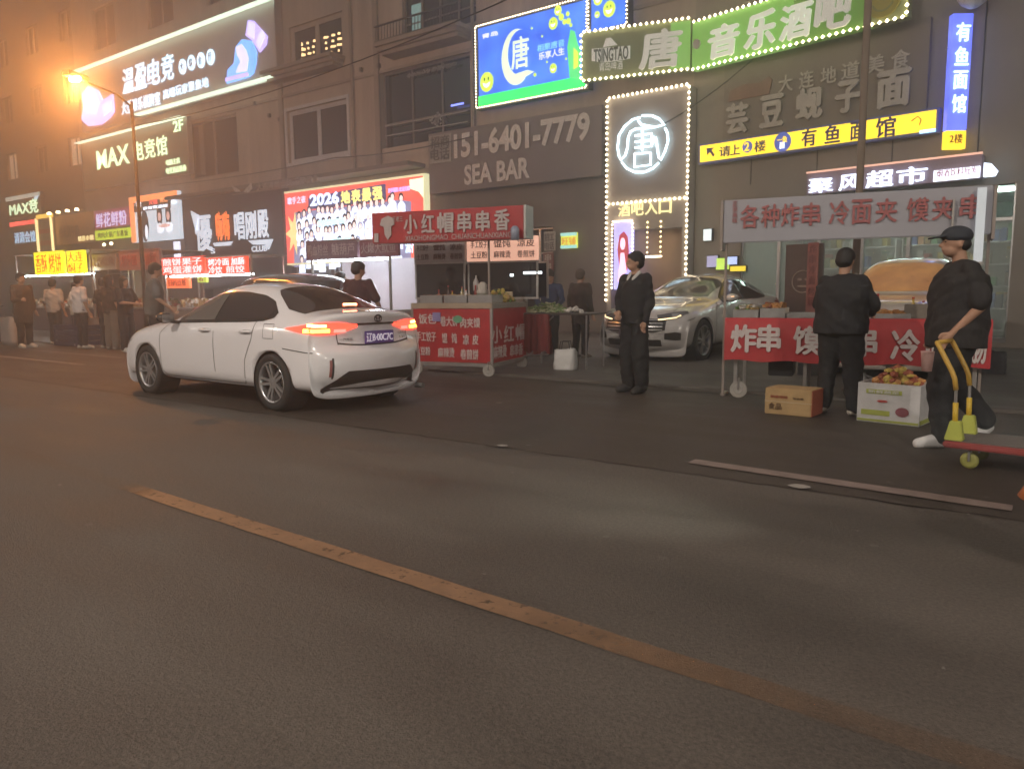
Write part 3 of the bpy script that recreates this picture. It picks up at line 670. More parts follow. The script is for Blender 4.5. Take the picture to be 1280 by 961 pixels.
for row, (py0, py1, n_) in enumerate(((268, 248, 19), (281, 265, 17), (294, 277, 17), (310, 295, 16), (324, 310, 14))):
    for i in range(n_):
        t = (i+.5)/n_; px = 372+(503-372)*t+rnd.uniform(-2.5, 2.5); py = py0+(py1-py0)*t+rnd.uniform(-3.2, 3.2); x, z = L(px, py)
        hr.ell(x, z+.04, .13, .17, -.022, -.018, 10); fc.ell(x+.01, z, .085, .12, -.028, -.024, 10)
        bd.poly([(x-.20, z-.52), (x-.16, z-.2), (x-.05, z-.1), (x+.08, z-.1), (x+.19, z-.22), (x+.2, z-.52)], -.017-.0005*i, -.012)
bd.build('figure_bodies', emi('print_body', (.72, .80, 1), 1.5), r, kind='stuff'); fc.build('figure_faces', emi('print_face', (.95, .72, .68), 1.2), r, kind='stuff'); hr.build('figure_hair', mat('print_hair', (.06, .06, .12), .5), r, kind='stuff')
MB().poly(pxpoly(L, [(405, 300), (440, 296), (440, 305), (405, 309)]), -.034, -.03).poly(pxpoly(L, [(398, 276), (432, 272), (432, 279), (398, 284)]), -.034, -.03).build('name_band', emi('print_cyan', (.6, .95, 1), 1.3), r)
T('流行', (507, 300, 522, 316), E_white, bold=.03, y=-.03)
# 10 phone banner
r, w, h, L = sign_root('banner', MAIN, (536, 166, 241, 752, 133, 222), 'unlit grey banner with a phone number over the words SEA BAR', 'banner', .25)
panel(r, w, h, mat('banner_cloth', (.18, .155, .16), .7, var=.1, scale=.8), .15)
M_bl = mat('banner_letter', (.62, .61, .60), .6)
T('151-6401-7779', (568, 167, 738, 176, 140, 199), M_bl, bold=.035)
T('SEA BAR', (581, 207, 663, 223, 196, 232), M_bl, bold=.03)
x0, z1 = L(537, 171); x1, z0 = L(565, 202); MB().bb((x0, -.03, z0), (x1, -.003, z1)).build('notice_plate', mat('plate_grey', (.30, .29, .27), .6), r)
T('招商', (539, 172, 563, 183), M_dgrey, y=-.045); T('电话', (539, 187, 563, 199), M_dgrey, y=-.045)
# 11 blue bar screen
E_blue = grad_emi('screen_blue', (.03, .12, .75), (.08, .26, .95), 1.1, .9); E_grn = emi('screen_green', (.03, .95, .16), 1.15); E_sm = emi('print_lime', (.62, .80, .06), 1.2); E_cr = emi('print_cream', (.75, .85, .62), 1.1)
r, w, h, L = sign_root('led_screen', MAIN, (598, 36, 134, 733, 0, 108), 'blue LED screen with a cream crescent moon and a green lower band', 'screen', .35)
panel(r, w, h, E_blue, .25)
MB().bb((0, -.02, 0), (w, -.002, h*.13)).build('green_band', E_grn, r)
frame(r, w, h, M_black, .09, -.03, .28); bulbs(r, rectsegs(-.05, -.05, w+.05, h+.05), E_bulb, .03, .095)
cx, cz = L(646, 72); out = []
for k in range(25):
    a = R(72)+R(232)*k/24; out.append((cx+.56*cos(a), cz+.82*sin(a)))
for k in range(25):
    a = R(300)-R(222)*k/24; out.append((cx+.13+.46*cos(a), cz+.12+.66*sin(a)))
MB().poly(out, -.03, -.01).build('crescent', E_cr, r)
MB().poly(pxpoly(L, [(630, 88), (645, 93), (660, 88), (668, 90), (655, 98), (640, 100)]), -.034, -.012).build('crescent_foot', E_cr, r)
T('唐', (640, 49, 662, 84), E_cr, bold=.02, y=-.04)
T('相聚唐音', (672, 55, 706, 60, 51, 64), E_skyb, y=-.02); T('乐享人生', (674, 65, 706, 70, 61, 75), E_pale, y=-.02)
T('青岛', (603, 44, 623, 44, 38, 50), E_pale, y=-.02)
def smiley(L, cx, cy, k, r):
    x, z = L(cx, cy); MB().ell(x, z, k, k*1.15, -.035, -.012, 20).build('smiling_ball', E_sm, r)
    b = MB(); b.poly([(x-k*.6, z-k*.05), (x, z-k*.25), (x+k*.6, z-k*.05), (x+k*.35, z-k*.55), (x, z-k*.7), (x-k*.35, z-k*.55)], -.045, -.038); b.build('ball_smile', E_pale, r)
    b = MB(); b.ell(x-k*.3, z+k*.35, k*.09, k*.2, -.045, -.038, 8).ell(x+k*.3, z+k*.35, k*.09, k*.2, -.045, -.038, 8).build('ball_eye', mat('print_olive', (.12, .14, .02), .5), r)
smiley(L, 609, 103, .26, r); smiley(L, 692, 86, .12, r); smiley(L, 692, 30, .15, r); smiley(L, 698, 14, .12, r)
b = MB()
for (px, py, k) in ((702, 22, .09), (706, 28, .07), (710, 18, .06), (711, 27, .08), (714, 32, .05), (669, 94, .05), (678, 46, .03), (665, 36, .03), (684, 78, .03), (708, 74, .03)):
    x, z = L(px, py); b.ell(x, z, k, k*1.1, -.025, -.008, 12)
b.build('small_balls', E_sm, r, kind='stuff')
MB().poly(pxpoly(L, [(714, 38), (719, 40), (723, 56), (727, 66), (725, 100), (713, 98), (710, 60)]), -.045, -.02).build('bottle_shape', emi('print_bottle', (.10, .75, .22), 1.0), r)
MB().poly(pxpoly(L, [(718, 60), (724, 66), (724, 84), (718, 88)]), -.055, -.048).build('bottle_label', E_sm, r)
r, w, h, L = sign_root('led_screen', MAIN, (739, -22, 40, 783, -30, 30), 'narrow blue LED screen with smiling balls, behind the green bar sign', 'screen', .35)
panel(r, w, h, E_blue, .25); frame(r, w, h, M_black, .09, -.03, .28); bulbs(r, rectsegs(-.05, -.05, w+.05, h+.05), E_bulb, .03, .11)
smiley(L, 762, 12, .19, r); smiley(L, 748, 0, .14, r); smiley(L, 747, 19, .08, r)
# 12 green bent bar sign
YG = 19.35
PL1 = Plane(WING.o.x-.05, YG, 15); PL2 = Plane(WING.o.x-.05, YG, -10)
M_gl = emi('bar_sign_letter', (.75, .78, .66), .22, sample=False, base=(.75, .74, .70), rough=.5); M_gl2 = emi('bar_sign_letter_lit', (.72, .80, .62), .42, sample=False, base=(.75, .74, .70), rough=.5)
E_g = emi('bar_sign_green', (.24, .50, .10), .5, base=(.12, .30, .05)); M_og = mat('bar_sign_olive', (.22, .27, .12), .5, var=.1)
r, w, h, L = sign_root('bar_sign', PL1, (727, 41, 101, 864, 24, 88), 'olive green half of the bent bar sign bearing the brewery badge, edged with warm bulbs', 'sign', 0)
panel(r, w, h, M_og, .25); MB().bb((w*.82, -.03, .06), (w-.02, -.003, h-.06)).build('lit_panel', E_g, r)
bulbs(r, [((0, h), (w, h)), ((0, 0), (w, 0)), ((0, 0), (0, h))], E_bulb, .045, .155, y=-.06)
T('TSINGTAO', (743, 63, 786, 75), mat('sign_dark_olive', (.07, .09, .04), .6), y=-.06)
MB().poly(pxpoly(L, [(740, 62), (788, 58), (788, 74), (772, 77), (755, 79), (740, 77)]), -.045, -.02).build('badge', M_gl, r)
MB().poly(pxpoly(L, [(754, 60), (758, 49), (764, 48), (772, 57)]), -.045, -.02).build('badge', M_gl, r)
T('青岛啤酒', (749, 80, 779, 87), M_gl, split=True, y=-.03, bold=.0)
T('唐', (799, 41, 850, 84), M_gl, bold=.04, y=-.05, thick=.05, slant=.08)
r, w, h, L = sign_root('bar_sign', PL2, (865, 24, 88, 1136, -46, 21), 'bright green half of the bent bar sign with big white music bar characters', 'sign', 0)
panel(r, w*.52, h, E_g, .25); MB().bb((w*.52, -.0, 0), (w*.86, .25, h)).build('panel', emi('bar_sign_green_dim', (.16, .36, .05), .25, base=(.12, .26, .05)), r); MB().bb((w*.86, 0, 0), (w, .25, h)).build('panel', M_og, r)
bulbs(r, [((0, h), (w, h)), ((0, 0), (w, 0)), ((w, 0), (w, h))], E_bulb, .045, .155, y=-.06)
x, z = L(872, 56); MB().ell(x, z, .10, .12, -.08, -.01, 16).build('dot', M_letter, r)
T('音', (886, 35, 924, 70, 28, 76), M_gl2, bold=.05, y=-.05, thick=.06, slant=.08)
T('乐', (932, 20, 970, 58, 12, 66), M_gl2, bold=.05, y=-.05, thick=.06, slant=.08)
T('酒', (976, 10, 1014, 46, 2, 55), M_gl2, bold=.05, y=-.05, thick=.06, slant=.08)
T('吧', (1020, -4, 1064, 34, -12, 42), M_gl, bold=.05, y=-.05, thick=.06, slant=.08)
x, z = L(1105, 0); MB().ell(x, z, .36, .38, -.06, -.01, 24).build('smiling_disc', mat('disc_olive', (.35, .33, .06), .6), r)
b = MB(); b.tube([(x+.22*cos(a), -.07, z-.02+.22*sin(a)) for a in [R(200+14*k) for k in range(11)]], .02, 5); b.build('smile_line', M_og, r)
# hanging cables under it
def cable(pts, sag, rad, label, grp=None):
    P = []
    for (a, b_) in zip(pts, pts[1:]):
        for k in range(12):
            t = k/12; q = Vector(a).lerp(Vector(b_), t); q.z -= sag*4*t*(1-t); P.append(q)
    P.append(Vector(pts[-1])); o = MB().tube(P, rad, 5).build('cable', M_black, None); return tag(o, label, 'cable', grp)
# 13 bar entrance
r, w, h, L = sign_root('bar_entrance', MAIN, (759, 124, 384, 860, 106, 372), 'bulb edged bar entrance portal with a round glowing white line emblem', 'entrance', .55)
hb = L(759, 262)[1]; zc = (L(759, 262)[1]+L(857, 241)[1])/2; wz = L(0, 0)
zb = zc; base = -r.location.z
hole = (w*.06, w*.94, base+.05, zb-.75)
wall(r, 0, w, base+.03, h, [hole], mat('portal_board', (.34, .32, .30), .55, var=.12, scale=1.5), t=.45)
MB().bb((hole[0], .44, hole[2]), (hole[1], .5, hole[3])).build('inner_wall', mat('portal_inner', (.34, .24, .14), .6, var=.2, scale=2), r)
bulbs(r, [((.0, h), (w, h)), ((0, 0), (0, h)), ((w, .25), (w, h)), ((0, zb), (w, zb))], E_bulb, .045, .145, y=-.05)
E_neon = emi('neon_white', (.66, .88, 1), 3.2)
Zm = lambda p: (lambda q: (q[0], -.08, q[1]))(L(680+p[0]/4.004, p[1]/4.004))
strokes = [[(488, 592), (450, 602), (410, 636), (382, 680), (375, 740), (382, 785), (392, 803), (412, 782), (424, 745), (428, 690), (440, 662), (462, 650), (545, 642)],
 [(497, 583), (545, 582), (585, 600), (608, 628), (560, 640), (495, 628), (478, 608)],
 [(498, 645), (498, 755)], [(462, 683), (545, 672), (545, 705)], [(462, 714), (545, 704)], [(462, 742), (545, 735), (545, 700)],
 [(548, 690), (566, 692), (573, 740), (580, 790), (592, 802), (612, 760), (627, 710), (624, 670), (612, 645)],
 [(460, 772), (540, 768), (540, 828), (458, 838), (460, 772)], [(396, 815), (420, 845), (460, 864), (510, 864), (552, 845), (580, 818)], [(558, 700), (545, 728)]]
for s_ in strokes:
    MB().tube([Zm(p) for p in s_], .032, 8).build('neon_tube', E_neon, r)
T('酒吧入口', (773, 257, 841, 266, 248, 272), E_warm, split=True, bold=.02, y=-.04, thick=.04)
# poster light box by the door
x0, z1 = L(769, 279); x1, _ = L(791, 279); z0 = L(769, 362)[1]
MB().bb((x0, -.06, z0), (x1, .1, z1)).build('poster_box', grad_emi('poster_violet', (.34, .30, 1), (.55, .52, 1), 1.15), r)
xm = (x0+x1)/2; MB().poly([(xm-.10, z1-1.25), (xm-.16, z1-.75), (xm-.10, z1-.35), (xm+.04, z1-.25), (xm+.16, z1-.40), (xm+.20, z1-.80), (xm+.16, z1-1.35)], -.075, -.064).build('poster_hair', emi('poster_redhair', (.55, .06, .08), .7), r)
MB().ell(xm+.01, z1-.60, .08, .17, -.09, -.078, 14).poly([(xm-.14, z0+.2), (xm-.05, z1-.85), (xm+.06, z1-.85), (xm+.14, z0+.5)], -.09, -.078).build('poster_face', emi('poster_pink', (.95, .62, .78), 1.2), r)
bulbs(r, [((x0-.05, z0), (x0-.05, z1)), ((x1+.04, z1-.95), (x1+.04, z1))], E_bulb, .035, .105, y=-.09)
MB().bb((x0-.05, -.1, z1+.02), (x1+.02, -.05, z1+.05)).build('light_strip', E_bulb, r)
xa, za = L(810, 275); xb, zb2 = L(826, 318)
bulbs(r, [((xa, zb2), (xa, za)), ((xb, zb2), (xb, za))], emi('warm_bulb_dim', (1, .75, .35), 3.5, sample=False), .035, .13, y=-.03)
MB().bb((xa-.04, -.05, zb2-.08), (xb+.04, -.02, zb2-.03)).build('light_strip', E_bulb, r)
# 14 small lit poster and vertical notices left of the entrance
r, w, h, L = sign_root('light_box', MAIN, (701, 292, 311, 721, 290, 310), 'small square yellow and cyan lit notice on the dark wall left of the bar entrance', 'sign', .1)
panel(r, w, h, emi('notice_yellow', (.72, .80, .10), .85), .08); MB().bb((0, -.02, h*.8), (w, -.003, h)).bb((0, -.02, 0), (w, -.003, h*.2)).build('band', emi('notice_cyan', (.35, .75, .70), .8), r)
T('旺铺', (703, 297, 720, 306), emi('notice_red', (.8, .35, .05), .6), y=-.02)
r, w, h, L = sign_root('notice', MAIN, (680, 290, 314, 694, 289, 313), 'pale paper notice with four characters on the dark wall', 'notice', .1)
panel(r, w, h, mat('paper', (.40, .38, .35), .7), .03); T('招工', (681, 292, 693, 301), M_dgrey, y=-.01); T('电话', (681, 303, 693, 312), M_dgrey, y=-.01)
r, w, h, L = sign_root('vertical_banner', MAIN, (679, 316, 372, 692, 316, 372), 'narrow dark red vertical banner below the pale paper notice', 'banner', .1)
panel(r, w, h, mat('dull_red', (.16, .035, .035), .6), .03)
for i, ch in enumerate('串串麻辣烫'): text(r, ch, w*.2, h*(.82-.19*i), w*.8, h*(.97-.19*i), M_letter, -.015)
# ------------------------------------------------------------------ signs on the wing
r, w, h, L = sign_root('letter_board', WING, (905, 62, 172, 1160, 44, 142), 'unlit dark board of big grey Chinese noodle characters between the green and yellow signs', 'sign', .15)
panel(r, w, h, mat('noodle_board', (.21, .19, .165), .6, var=.08, scale=.7), .12)
M_nl = mat('noodle_letter', (.48, .47, .43), .6)
for i, (ch, q) in enumerate(zip('芸豆蚬子面', ((910, 132, 937, 166), (952, 122, 981, 157), (997, 113, 1029, 148), (1046, 104, 1077, 139), (1098, 92, 1139, 132)))): T(ch, q, M_nl, bold=.06, thick=.06, y=-.04)
for i, (ch, q) in enumerate(zip('大连地道美食', ((974, 96, 992, 114), (1000, 91, 1018, 109), (1027, 86, 1046, 103), (1053, 80, 1075, 97), (1082, 72, 1106, 90), (1115, 65, 1138, 84)))): T(ch, q, M_nl, bold=.03, y=-.04)
MB().poly(pxpoly(L, [(910, 128), (914, 114), (930, 106), (950, 104), (962, 96), (966, 100), (962, 118)]), -.03, -.01).build('logo', mat('noodle_logo', (.24, .15, .11), .6), r)
r, w, h, L = sign_root('sign_board', WING, (873, 181, 207, 1174, 134, 165), 'long yellow lit sign with blue arrow and blue noodle house characters', 'sign', .3)
E_y = emi('yellow_lightbox', (1, .66, .03), 1.3); E_db = mat('blue_letter', (.06, .07, .30), .5)
panel(r, w, h, mat('blue_frame', (.12, .16, .5), .5), .2); MB().bb((.06, -.02, .06), (w-.06, -.002, h-.05)).build('light_panel', E_y, r)
for ch, q in (('请', (900, 184, 914, 195)), ('上', (914, 182, 926, 193)), ('楼', (944, 177, 958, 189)), ('有', (1003, 163, 1021, 182)), ('鱼', (1032, 158, 1051, 178)), ('面', (1064, 154, 1081, 174)), ('馆', (1096, 149, 1120, 170))): T(ch, q, E_db, bold=.025, y=-.04)
b = MB(); 
for (cx_, cy_, rr_) in ((935, 184, .13), (979, 178, .21)):
    x, z = L(cx_, cy_); b.ell(x, z, rr_, rr_*1.1, -.045, -.021, 20)
b.build('roundel', emi('roundel_blue', (.10, .16, .6), .5), r)
T('2', (932, 179, 938, 189), E_y, y=-.06); T('一鱼', (973, 172, 985, 178), E_y, y=-.06); T('面', (976, 179, 982, 186), E_whiteD, y=-.06)
MB().poly(pxpoly(L, [(884, 186), (893, 185), (890, 188), (894, 194), (892, 196), (888, 190), (885, 194)]), -.045, -.021).build('arrow', E_db, r)
MB().tube([(*[q for q in (L(1140, 152)[0],)], -.04, L(1140, 152)[1]), (L(1148, 146)[0], -.04, L(1148, 146)[1]), (L(1152, 150)[0], -.04, L(1152, 150)[1]), (L(1150, 157)[0], -.04, L(1150, 157)[1])], .012, 5).build('fish_mark', mat('mark_orange', (.5, .25, .05), .5), r)
x0, z0 = L(1150, 166); MB().bb((x0, -.03, .02), (w-.05, -.022, .09)).build('light_panel', emi('cyan_edge', (.5, .9, 1), 1.5), r)
# blade sign
PB = Plane(*WING.pt(WING.hit(1196, 100)[0], 0, .55).xy, 35)
r, w, h, L = sign_root('blade_sign', PB, (1187, 14, 184, 1212, 20, 188), 'tall narrow blue projecting sign with white vertical characters and a yellow foot', 'sign', 0)
hw = w; panel(r, w, h*.86, grad_emi('blade_blue', (.12, .16, .95), (.2, .26, 1), 1.0), .16, z=h*.14); panel(r, w, h*.137, E_y, .16)
for i, ch in enumerate('有鱼面馆'): text(r, ch, w*.14, h*(.79-.175*i), w*.86, h*(.93-.175*i), E_white, -.03, bold=.04)
text(r, '2楼', w*.15, h*.04, w*.8, h*.11, mat('mark_orange', (.5, .25, .05), .5), -.02)
MB().tube([(w/2, .16, h*.8), (w/2, .7, h*.8)], .03, 6).tube([(w/2, .16, h*.3), (w/2, .7, h*.3)], .03, 6).build('bracket', M_steel, r)
# supermarket fascia
r, w, h, L = sign_root('sign_board', WING, (1008, 217, 243, 1227, 193, 224), 'mauve supermarket fascia with glowing white characters above the white cart banner', 'sign', .35)
panel(r, w, h, mat('mauve_board', (.30, .22, .27), .5, var=.1), .25); MB().bb((0, -.03, h), (w, .05, h+.04)).build('edge_strip', emi('peach_edge', (1, .55, .4), .7), r)
for ch, q in (('聚', (1012, 225, 1043, 240)), ('风', (1050, 220, 1076, 237)), ('超', (1084, 215, 1118, 233)), ('市', (1122, 211, 1160, 229))): T(ch, q, emi('market_white', (.72, .82, 1), 1.9), bold=.03, y=-.06, thick=.06)
x0, z1 = L(1168, 214); x1, z0 = L(1225, 222); MB().bb((x0, -.05, z0), (x1, -.02, z1)).build('light_box', E_whiteD, r)
T('烟酒饮料批发', (1172, 213, 1223, 216, 209, 224), mat('print_redpink', (.7, .25, .35), .5), y=-.06)
r, w, h, L = sign_root('light_box', WING, (1230, 203, 222, 1247, 203, 219), 'small white arrow shaped light box at the right end of the supermarket fascia', 'sign', .5)
MB().poly([(0, 0), (0, h), (w*.5, h*.9), (w, h*.35), (w*.8, 0)], -.05, .1).build('panel', emi('market_white', (.72, .82, 1), 1.9), r)
# security camera high on the wing
x, z = WING.hit(1225, 6)
cmr = empty('security_camera', WING.pt(x, z, .1), WING.a, 'pale dome camera high on the wall at the top right', 'camera')
MB().lathe([(.0, .12), (.28, .10), (.30, 0), (.22, -.12), (.1, -.2), (0, -.22)], (0, -.45, 0), n=16).build('dome', M_white, cmr, smooth=True)
MB().tube([(0, 0, .1), (0, -.45, .1)], .04, 6).build('arm', M_white, cmr)
# wall signs behind the carts on the wing ground floor
for q, c1, lb, tx in (((981, 307, 392, 1028, 303, 392), (.10, .055, .045), 'brown menu board with a pale round face emblem behind the white banner cart', None),):
    P2 = Plane(*WING.pt(WING.hit(1000, 340)[0], 0, 2.2).xy, -7)
    r, w, h, L = sign_root('menu_board', P2, q, lb, 'menu board', 0)
    panel(r, w, h, mat('menu_brown', c1, .6), .08); MB().bb((0, .01, -r.location.z+.03), (.05, .06, 0)).bb((w-.05, .01, -r.location.z+.03), (w, .06, 0)).build('leg', M_black, r)
    x, z = L(1004, 352); b = MB(); b.tube([(x+.24*cos(a), -.02, z+.24*sin(a)) for a in [2*pi*k/24 for k in range(25)]], .012, 5)
    b.ell(x-.08, z+.05, .05, .03, -.02, -.003, 10).ell(x+.08, z+.05, .05, .03, -.02, -.003, 10).ell(x, z-.10, .13, .025, -.02, -.003, 10); b.build('emblem', mat('emblem_tan', (.35, .27, .22), .6), r)
    r, w, h, L = sign_root('vertical_banner', P2, (1008, 304, 392, 1022, 303, 392), 'narrow faded red vertical banner hanging beside the brown menu board', 'banner', .12)
    panel(r, w, h, mat('faded_red', (.34, .10, .08), .6, var=.2), .03)
    for i, ch in enumerate('炸串冷面烤肠'): text(r, ch, w*.2, h*(.86-.15*i), w*.8, h*(.98-.15*i), mat('dark_red_letter', (.18, .03, .03), .6), -.01)
for k, (px, py, c, lb, ww, hh) in enumerate(((906, 330, (.55, .8, .12), 'tiny lime lit notice behind the silver car roof', .36, .3), (925, 336, (.9, .68, .05), 'tiny amber lit strip behind the silver car roof', .42, .13), (887, 294, (.8, .9, .9), 'tiny white lit notice left of the white cart banner', .22, .3), (917, 326, (.5, .6, 1), 'tiny pale blue lit notice beside the lime one', .3, .2), (893, 327, (.35, .33, .5), 'tiny violet lit notice left of the lime one', .3, .3))):
    u, z = WING.hit(px, py); r = empty('light_box', WING.pt(u, z, .1), WING.a, lb, 'sign'); MB().bb((-ww/2, -.04, -hh/2), (ww/2, .06, hh/2)).build('panel', emi('tiny_%d' % k, c, .9), r); MB().bb((-ww/2-.02, .0, -hh/2-.02), (ww/2+.02, .07, hh/2+.02)).build('frame', M_black, r)
# ------------------------------------------------------------------ cars
def paint(name, col, metal=0.0, rough=.28):
    return mat(name, col, rough, metal, var=.015, scale=.6, coat=1.0)
SED = [ # xc zc | xe we ze | xs wb zb wm
 (2.22,.19, 2.0,.66,.19, 1.92,.76,.18,.80), (2.31,.30, 2.08,.72,.30, 1.95,.80,.29,.83), (2.33,.50, 2.08,.74,.50, 1.95,.82,.49,.85),
 (2.30,.64, 2.04,.73,.66, 1.92,.82,.64,.86), (2.20,.755, 1.95,.70,.77, 1.85,.82,.74,.865), (1.92,.86, 1.78,.68,.86, 1.68,.83,.81,.885),
 (1.45,.935, 1.38,.66,.93, 1.32,.82,.87,.89), (1.08,.985, .98,.66,.975, .95,.81,.92,.885), (.96,1.005, .80,.66,1.0, .80,.81,.935,.885),
 (.52,1.23, .40,.60,1.19, .45,.81,.955,.885), (.12,1.39, .05,.55,1.345, .1,.81,.965,.885), (-.35,1.435, -.35,.55,1.385, -.35,.81,.98,.885),
 (-.92,1.405, -.88,.54,1.35, -.88,.81,.995,.885), (-1.40,1.25, -1.30,.57,1.21, -1.30,.80,1.01,.885), (-1.84,1.105, -1.66,.64,1.07, -1.66,.78,1.0,.875),
 (-2.06,1.09, -1.92,.68,1.055, -1.88,.77,.985,.86), (-2.17,1.085, -2.0,.68,1.045, -1.96,.76,.97,.845), (-2.19,1.03, -2.02,.69,1.0, -1.97,.77,.94,.84),
 (-2.13,.95, -2.0,.71,.93, -1.97,.78,.90,.84), (-2.14,.72, -2.02,.74,.72, -1.98,.80,.71,.845), (-2.27,.66, -2.08,.75,.66, -1.99,.81,.65,.85),
 (-2.30,.45, -2.09,.74,.45, -2.0,.80,.45,.84), (-2.24,.24, -2.0,.70,.24, -1.95,.77,.24,.82)]
SUV = [
 (2.2,.24, 2.0,.66,.24, 1.92,.80,.23,.84), (2.28,.36, 2.08,.74,.36, 1.95,.84,.35,.88), (2.30,.60, 2.08,.76,.60, 1.95,.86,.59,.90),
 (2.27,.85, 2.04,.75,.86, 1.92,.86,.84,.91), (2.15,1.0, 1.93,.72,1.0, 1.85,.86,.96,.915), (1.85,1.06, 1.75,.72,1.05, 1.68,.87,1.0,.93),
 (1.40,1.10, 1.36,.72,1.09, 1.32,.86,1.03,.93), (1.10,1.13, 1.0,.72,1.12, .98,.85,1.05,.93), (.98,1.15, .85,.72,1.14, .85,.85,1.06,.93),
 (.62,1.42, .52,.66,1.38, .52,.85,1.07,.93), (.30,1.64, .22,.62,1.59, .25,.85,1.08,.93), (-.30,1.70, -.30,.62,1.64, -.3,.85,1.09,.93),
 (-1.2,1.69, -1.2,.62,1.62, -1.2,.85,1.10,.93), (-1.85,1.64, -1.75,.62,1.57, -1.7,.84,1.11,.92), (-2.08,1.50, -1.95,.66,1.46, -1.85,.82,1.11,.90),
 (-2.20,1.15, -2.05,.72,1.13, -1.95,.82,1.08,.89), (-2.24,.85, -2.08,.75,.85, -2.0,.83,.83,.89), (-2.3,.66, -2.1,.76,.66, -2.0,.84,.65,.89), (-2.3,.42, -2.1,.75,.42, -2.0,.83,.42,.88), (-2.2,.26, -2.0,.72,.26, -1.95,.8,.26,.86)]
def car_body_mesh(ST, WB, WR):
    rings = []
    for (xc, zc, xe, we, ze, xs, wb, zb, wm) in ST:
        lo = .18; cl = lambda z, prev: min(z, prev-.012) if prev-.012 > .1 else prev-.012
        half = [(xc, 0, zc), (xc+(xe-xc)*.28, we*.55, zc+(ze-zc)*.22), (xe, we, ze)]
        z3 = cl(zb, ze); z4 = cl(zb-.10, z3); z5 = cl(.60, z4); z6 = cl(.36, z5); z7 = cl(.19, z6)
        half += [(xs, wb, z3), (xs, wm-.004, z4), (xs, wm, z5), (xs, wm-.012, z6), (xs, wm-.05, z7)]
        ring = [(x, y, z) for x, y, z in half[::-1]] + [(x, -y, z) for x, y, z in half[1:]]
        ring.append((min(max(xc, -2.1), 2.1), 0, min(.18, z7-.003)))
        rings.append(ring)
    n = len(rings[0]); V = [p for r_ in rings for p in r_]; Fs = []
    for i in range(len(rings)-1):
        for k in range(n): Fs.append((i*n+k, i*n+(k+1) % n, (i+1)*n+(k+1) % n, (i+1)*n+k))
    Fs.append(tuple(range(n))); Fs.append(tuple((len(rings)-1)*n+k for k in range(n))[::-1])
    me = bpy.data.meshes.new('body'); me.from_pydata(V, [], Fs)
    bm = bmesh.new(); bm.from_mesh(me); bmesh.ops.recalc_face_normals(bm, faces=bm.faces); bm.to_mesh(me); bm.free()
    o = bpy.data.objects.new('body', me); COL.objects.link(o)
    s_ = o.modifiers.new('s', 'SUBSURF'); s_.levels = 2; s_.render_levels = 2
    dg = bpy.context.evaluated_depsgraph_get(); m0 = bpy.data.meshes.new_from_object(o.evaluated_get(dg)); 
    cuts = []
    for sx in (1, -1):
        for sy in (1, -1):
            b = MB(); b.lathe([(0, .62), (WR+.035, .62), (WR+.035, 1.1), (0, 1.1)], axis='y', n=36)
            me2 = b.mesh('cut'); 
            for v in me2.vertices: v.co.y *= sy; v.co.x += sx*WB; v.co.z += WR
            bm = bmesh.new(); bm.from_mesh(me2); bmesh.ops.remove_doubles(bm, verts=bm.verts, dist=1e-4); bmesh.ops.recalc_face_normals(bm, faces=bm.faces); bm.to_mesh(me2); bm.free()
            c = bpy.data.objects.new('cut', me2); COL.objects.link(c); cuts.append(c)
            bo = o.modifiers.new('b', 'BOOLEAN'); bo.operation = 'DIFFERENCE'; bo.object = c; bo.solver = 'EXACT'
    dg = bpy.context.evaluated_depsgraph_get(); m1 = bpy.data.meshes.new_from_object(o.evaluated_get(dg))
    for c in cuts: bpy.data.objects.remove(c)
    bpy.data.objects.remove(o)
    if len(m1.polygons) < 500: m1 = m0
    for p in m1.polygons: p.use_smooth = True
    bm = bmesh.new(); bm.from_mesh(m0); bvh = BVHTree.FromBMesh(bm); bm.free()
    return m1, bvh
def patch(bvh, name, m, parent, O, U, V, D, nu, nv, u0, u1, lo, hi, off=.004, smooth=True, shape=None, kind=None, thick=None):
    """a skin laid on the body: rays from O+U*u+V*v along D, u in u0..u1, v between lo(u) and hi(u)"""
    O, U, V, D = map(Vector, (O, U, V, D)); vs = {}; P = []; Fs = []
    for i in range(nu+1):
        u = u0+(u1-u0)*i/nu; a = lo(u) if callable(lo) else lo; b = hi(u) if callable(hi) else hi
        for j in range(nv+1):
            v = a+(b-a)*j/nv; loc, nor, _, _ = bvh.ray_cast(O+U*u+V*v, D)
            if loc is not None:
                if nor.dot(D) > 0: nor = -nor
                vs[i, j] = len(P); P.append(loc+nor*off)
    for i in range(nu):
        for j in range(nv):
            k = [(i, j), (i+1, j), (i+1, j+1), (i, j+1)]
            if all(q in vs for q in k): Fs.append(tuple(vs[q] for q in k))
    me = bpy.data.meshes.new(name); me.from_pydata(P, [], Fs)
    bm = bmesh.new(); bm.from_mesh(me); bmesh.ops.remove_doubles(bm, verts=bm.verts, dist=1e-5)
    for f in bm.faces:
        f.normal_update()
        if f.normal.dot(D) > 0: f.normal_flip()
    bm.to_mesh(me); bm.free()
    o = link(name, me, m, parent, smooth)
    if thick:
        pass
    return o
M_tyre = mat('tyre_rubber', (.02, .02, .02), .75, var=.2, bump=.3, bscale=80)
M_rim = mat('alloy_rim', (.55, .55, .56), .3, .85, var=.05)
M_gap = mat('panel_gap', (.03, .03, .03), .6)
M_cglass = mat('tinted_car_glass', (.018, .012, .012), .06, var=.2, scale=1, spec=.9)
M_cglass2 = mat('car_glass', (.11, .10, .09), .05, var=.2, scale=1, spec=.9)
M_chrome = mat('chrome', (.75, .75, .76), .12, 1.0, var=.03)
M_trim = mat('black_trim', (.02, .02, .02), .25)
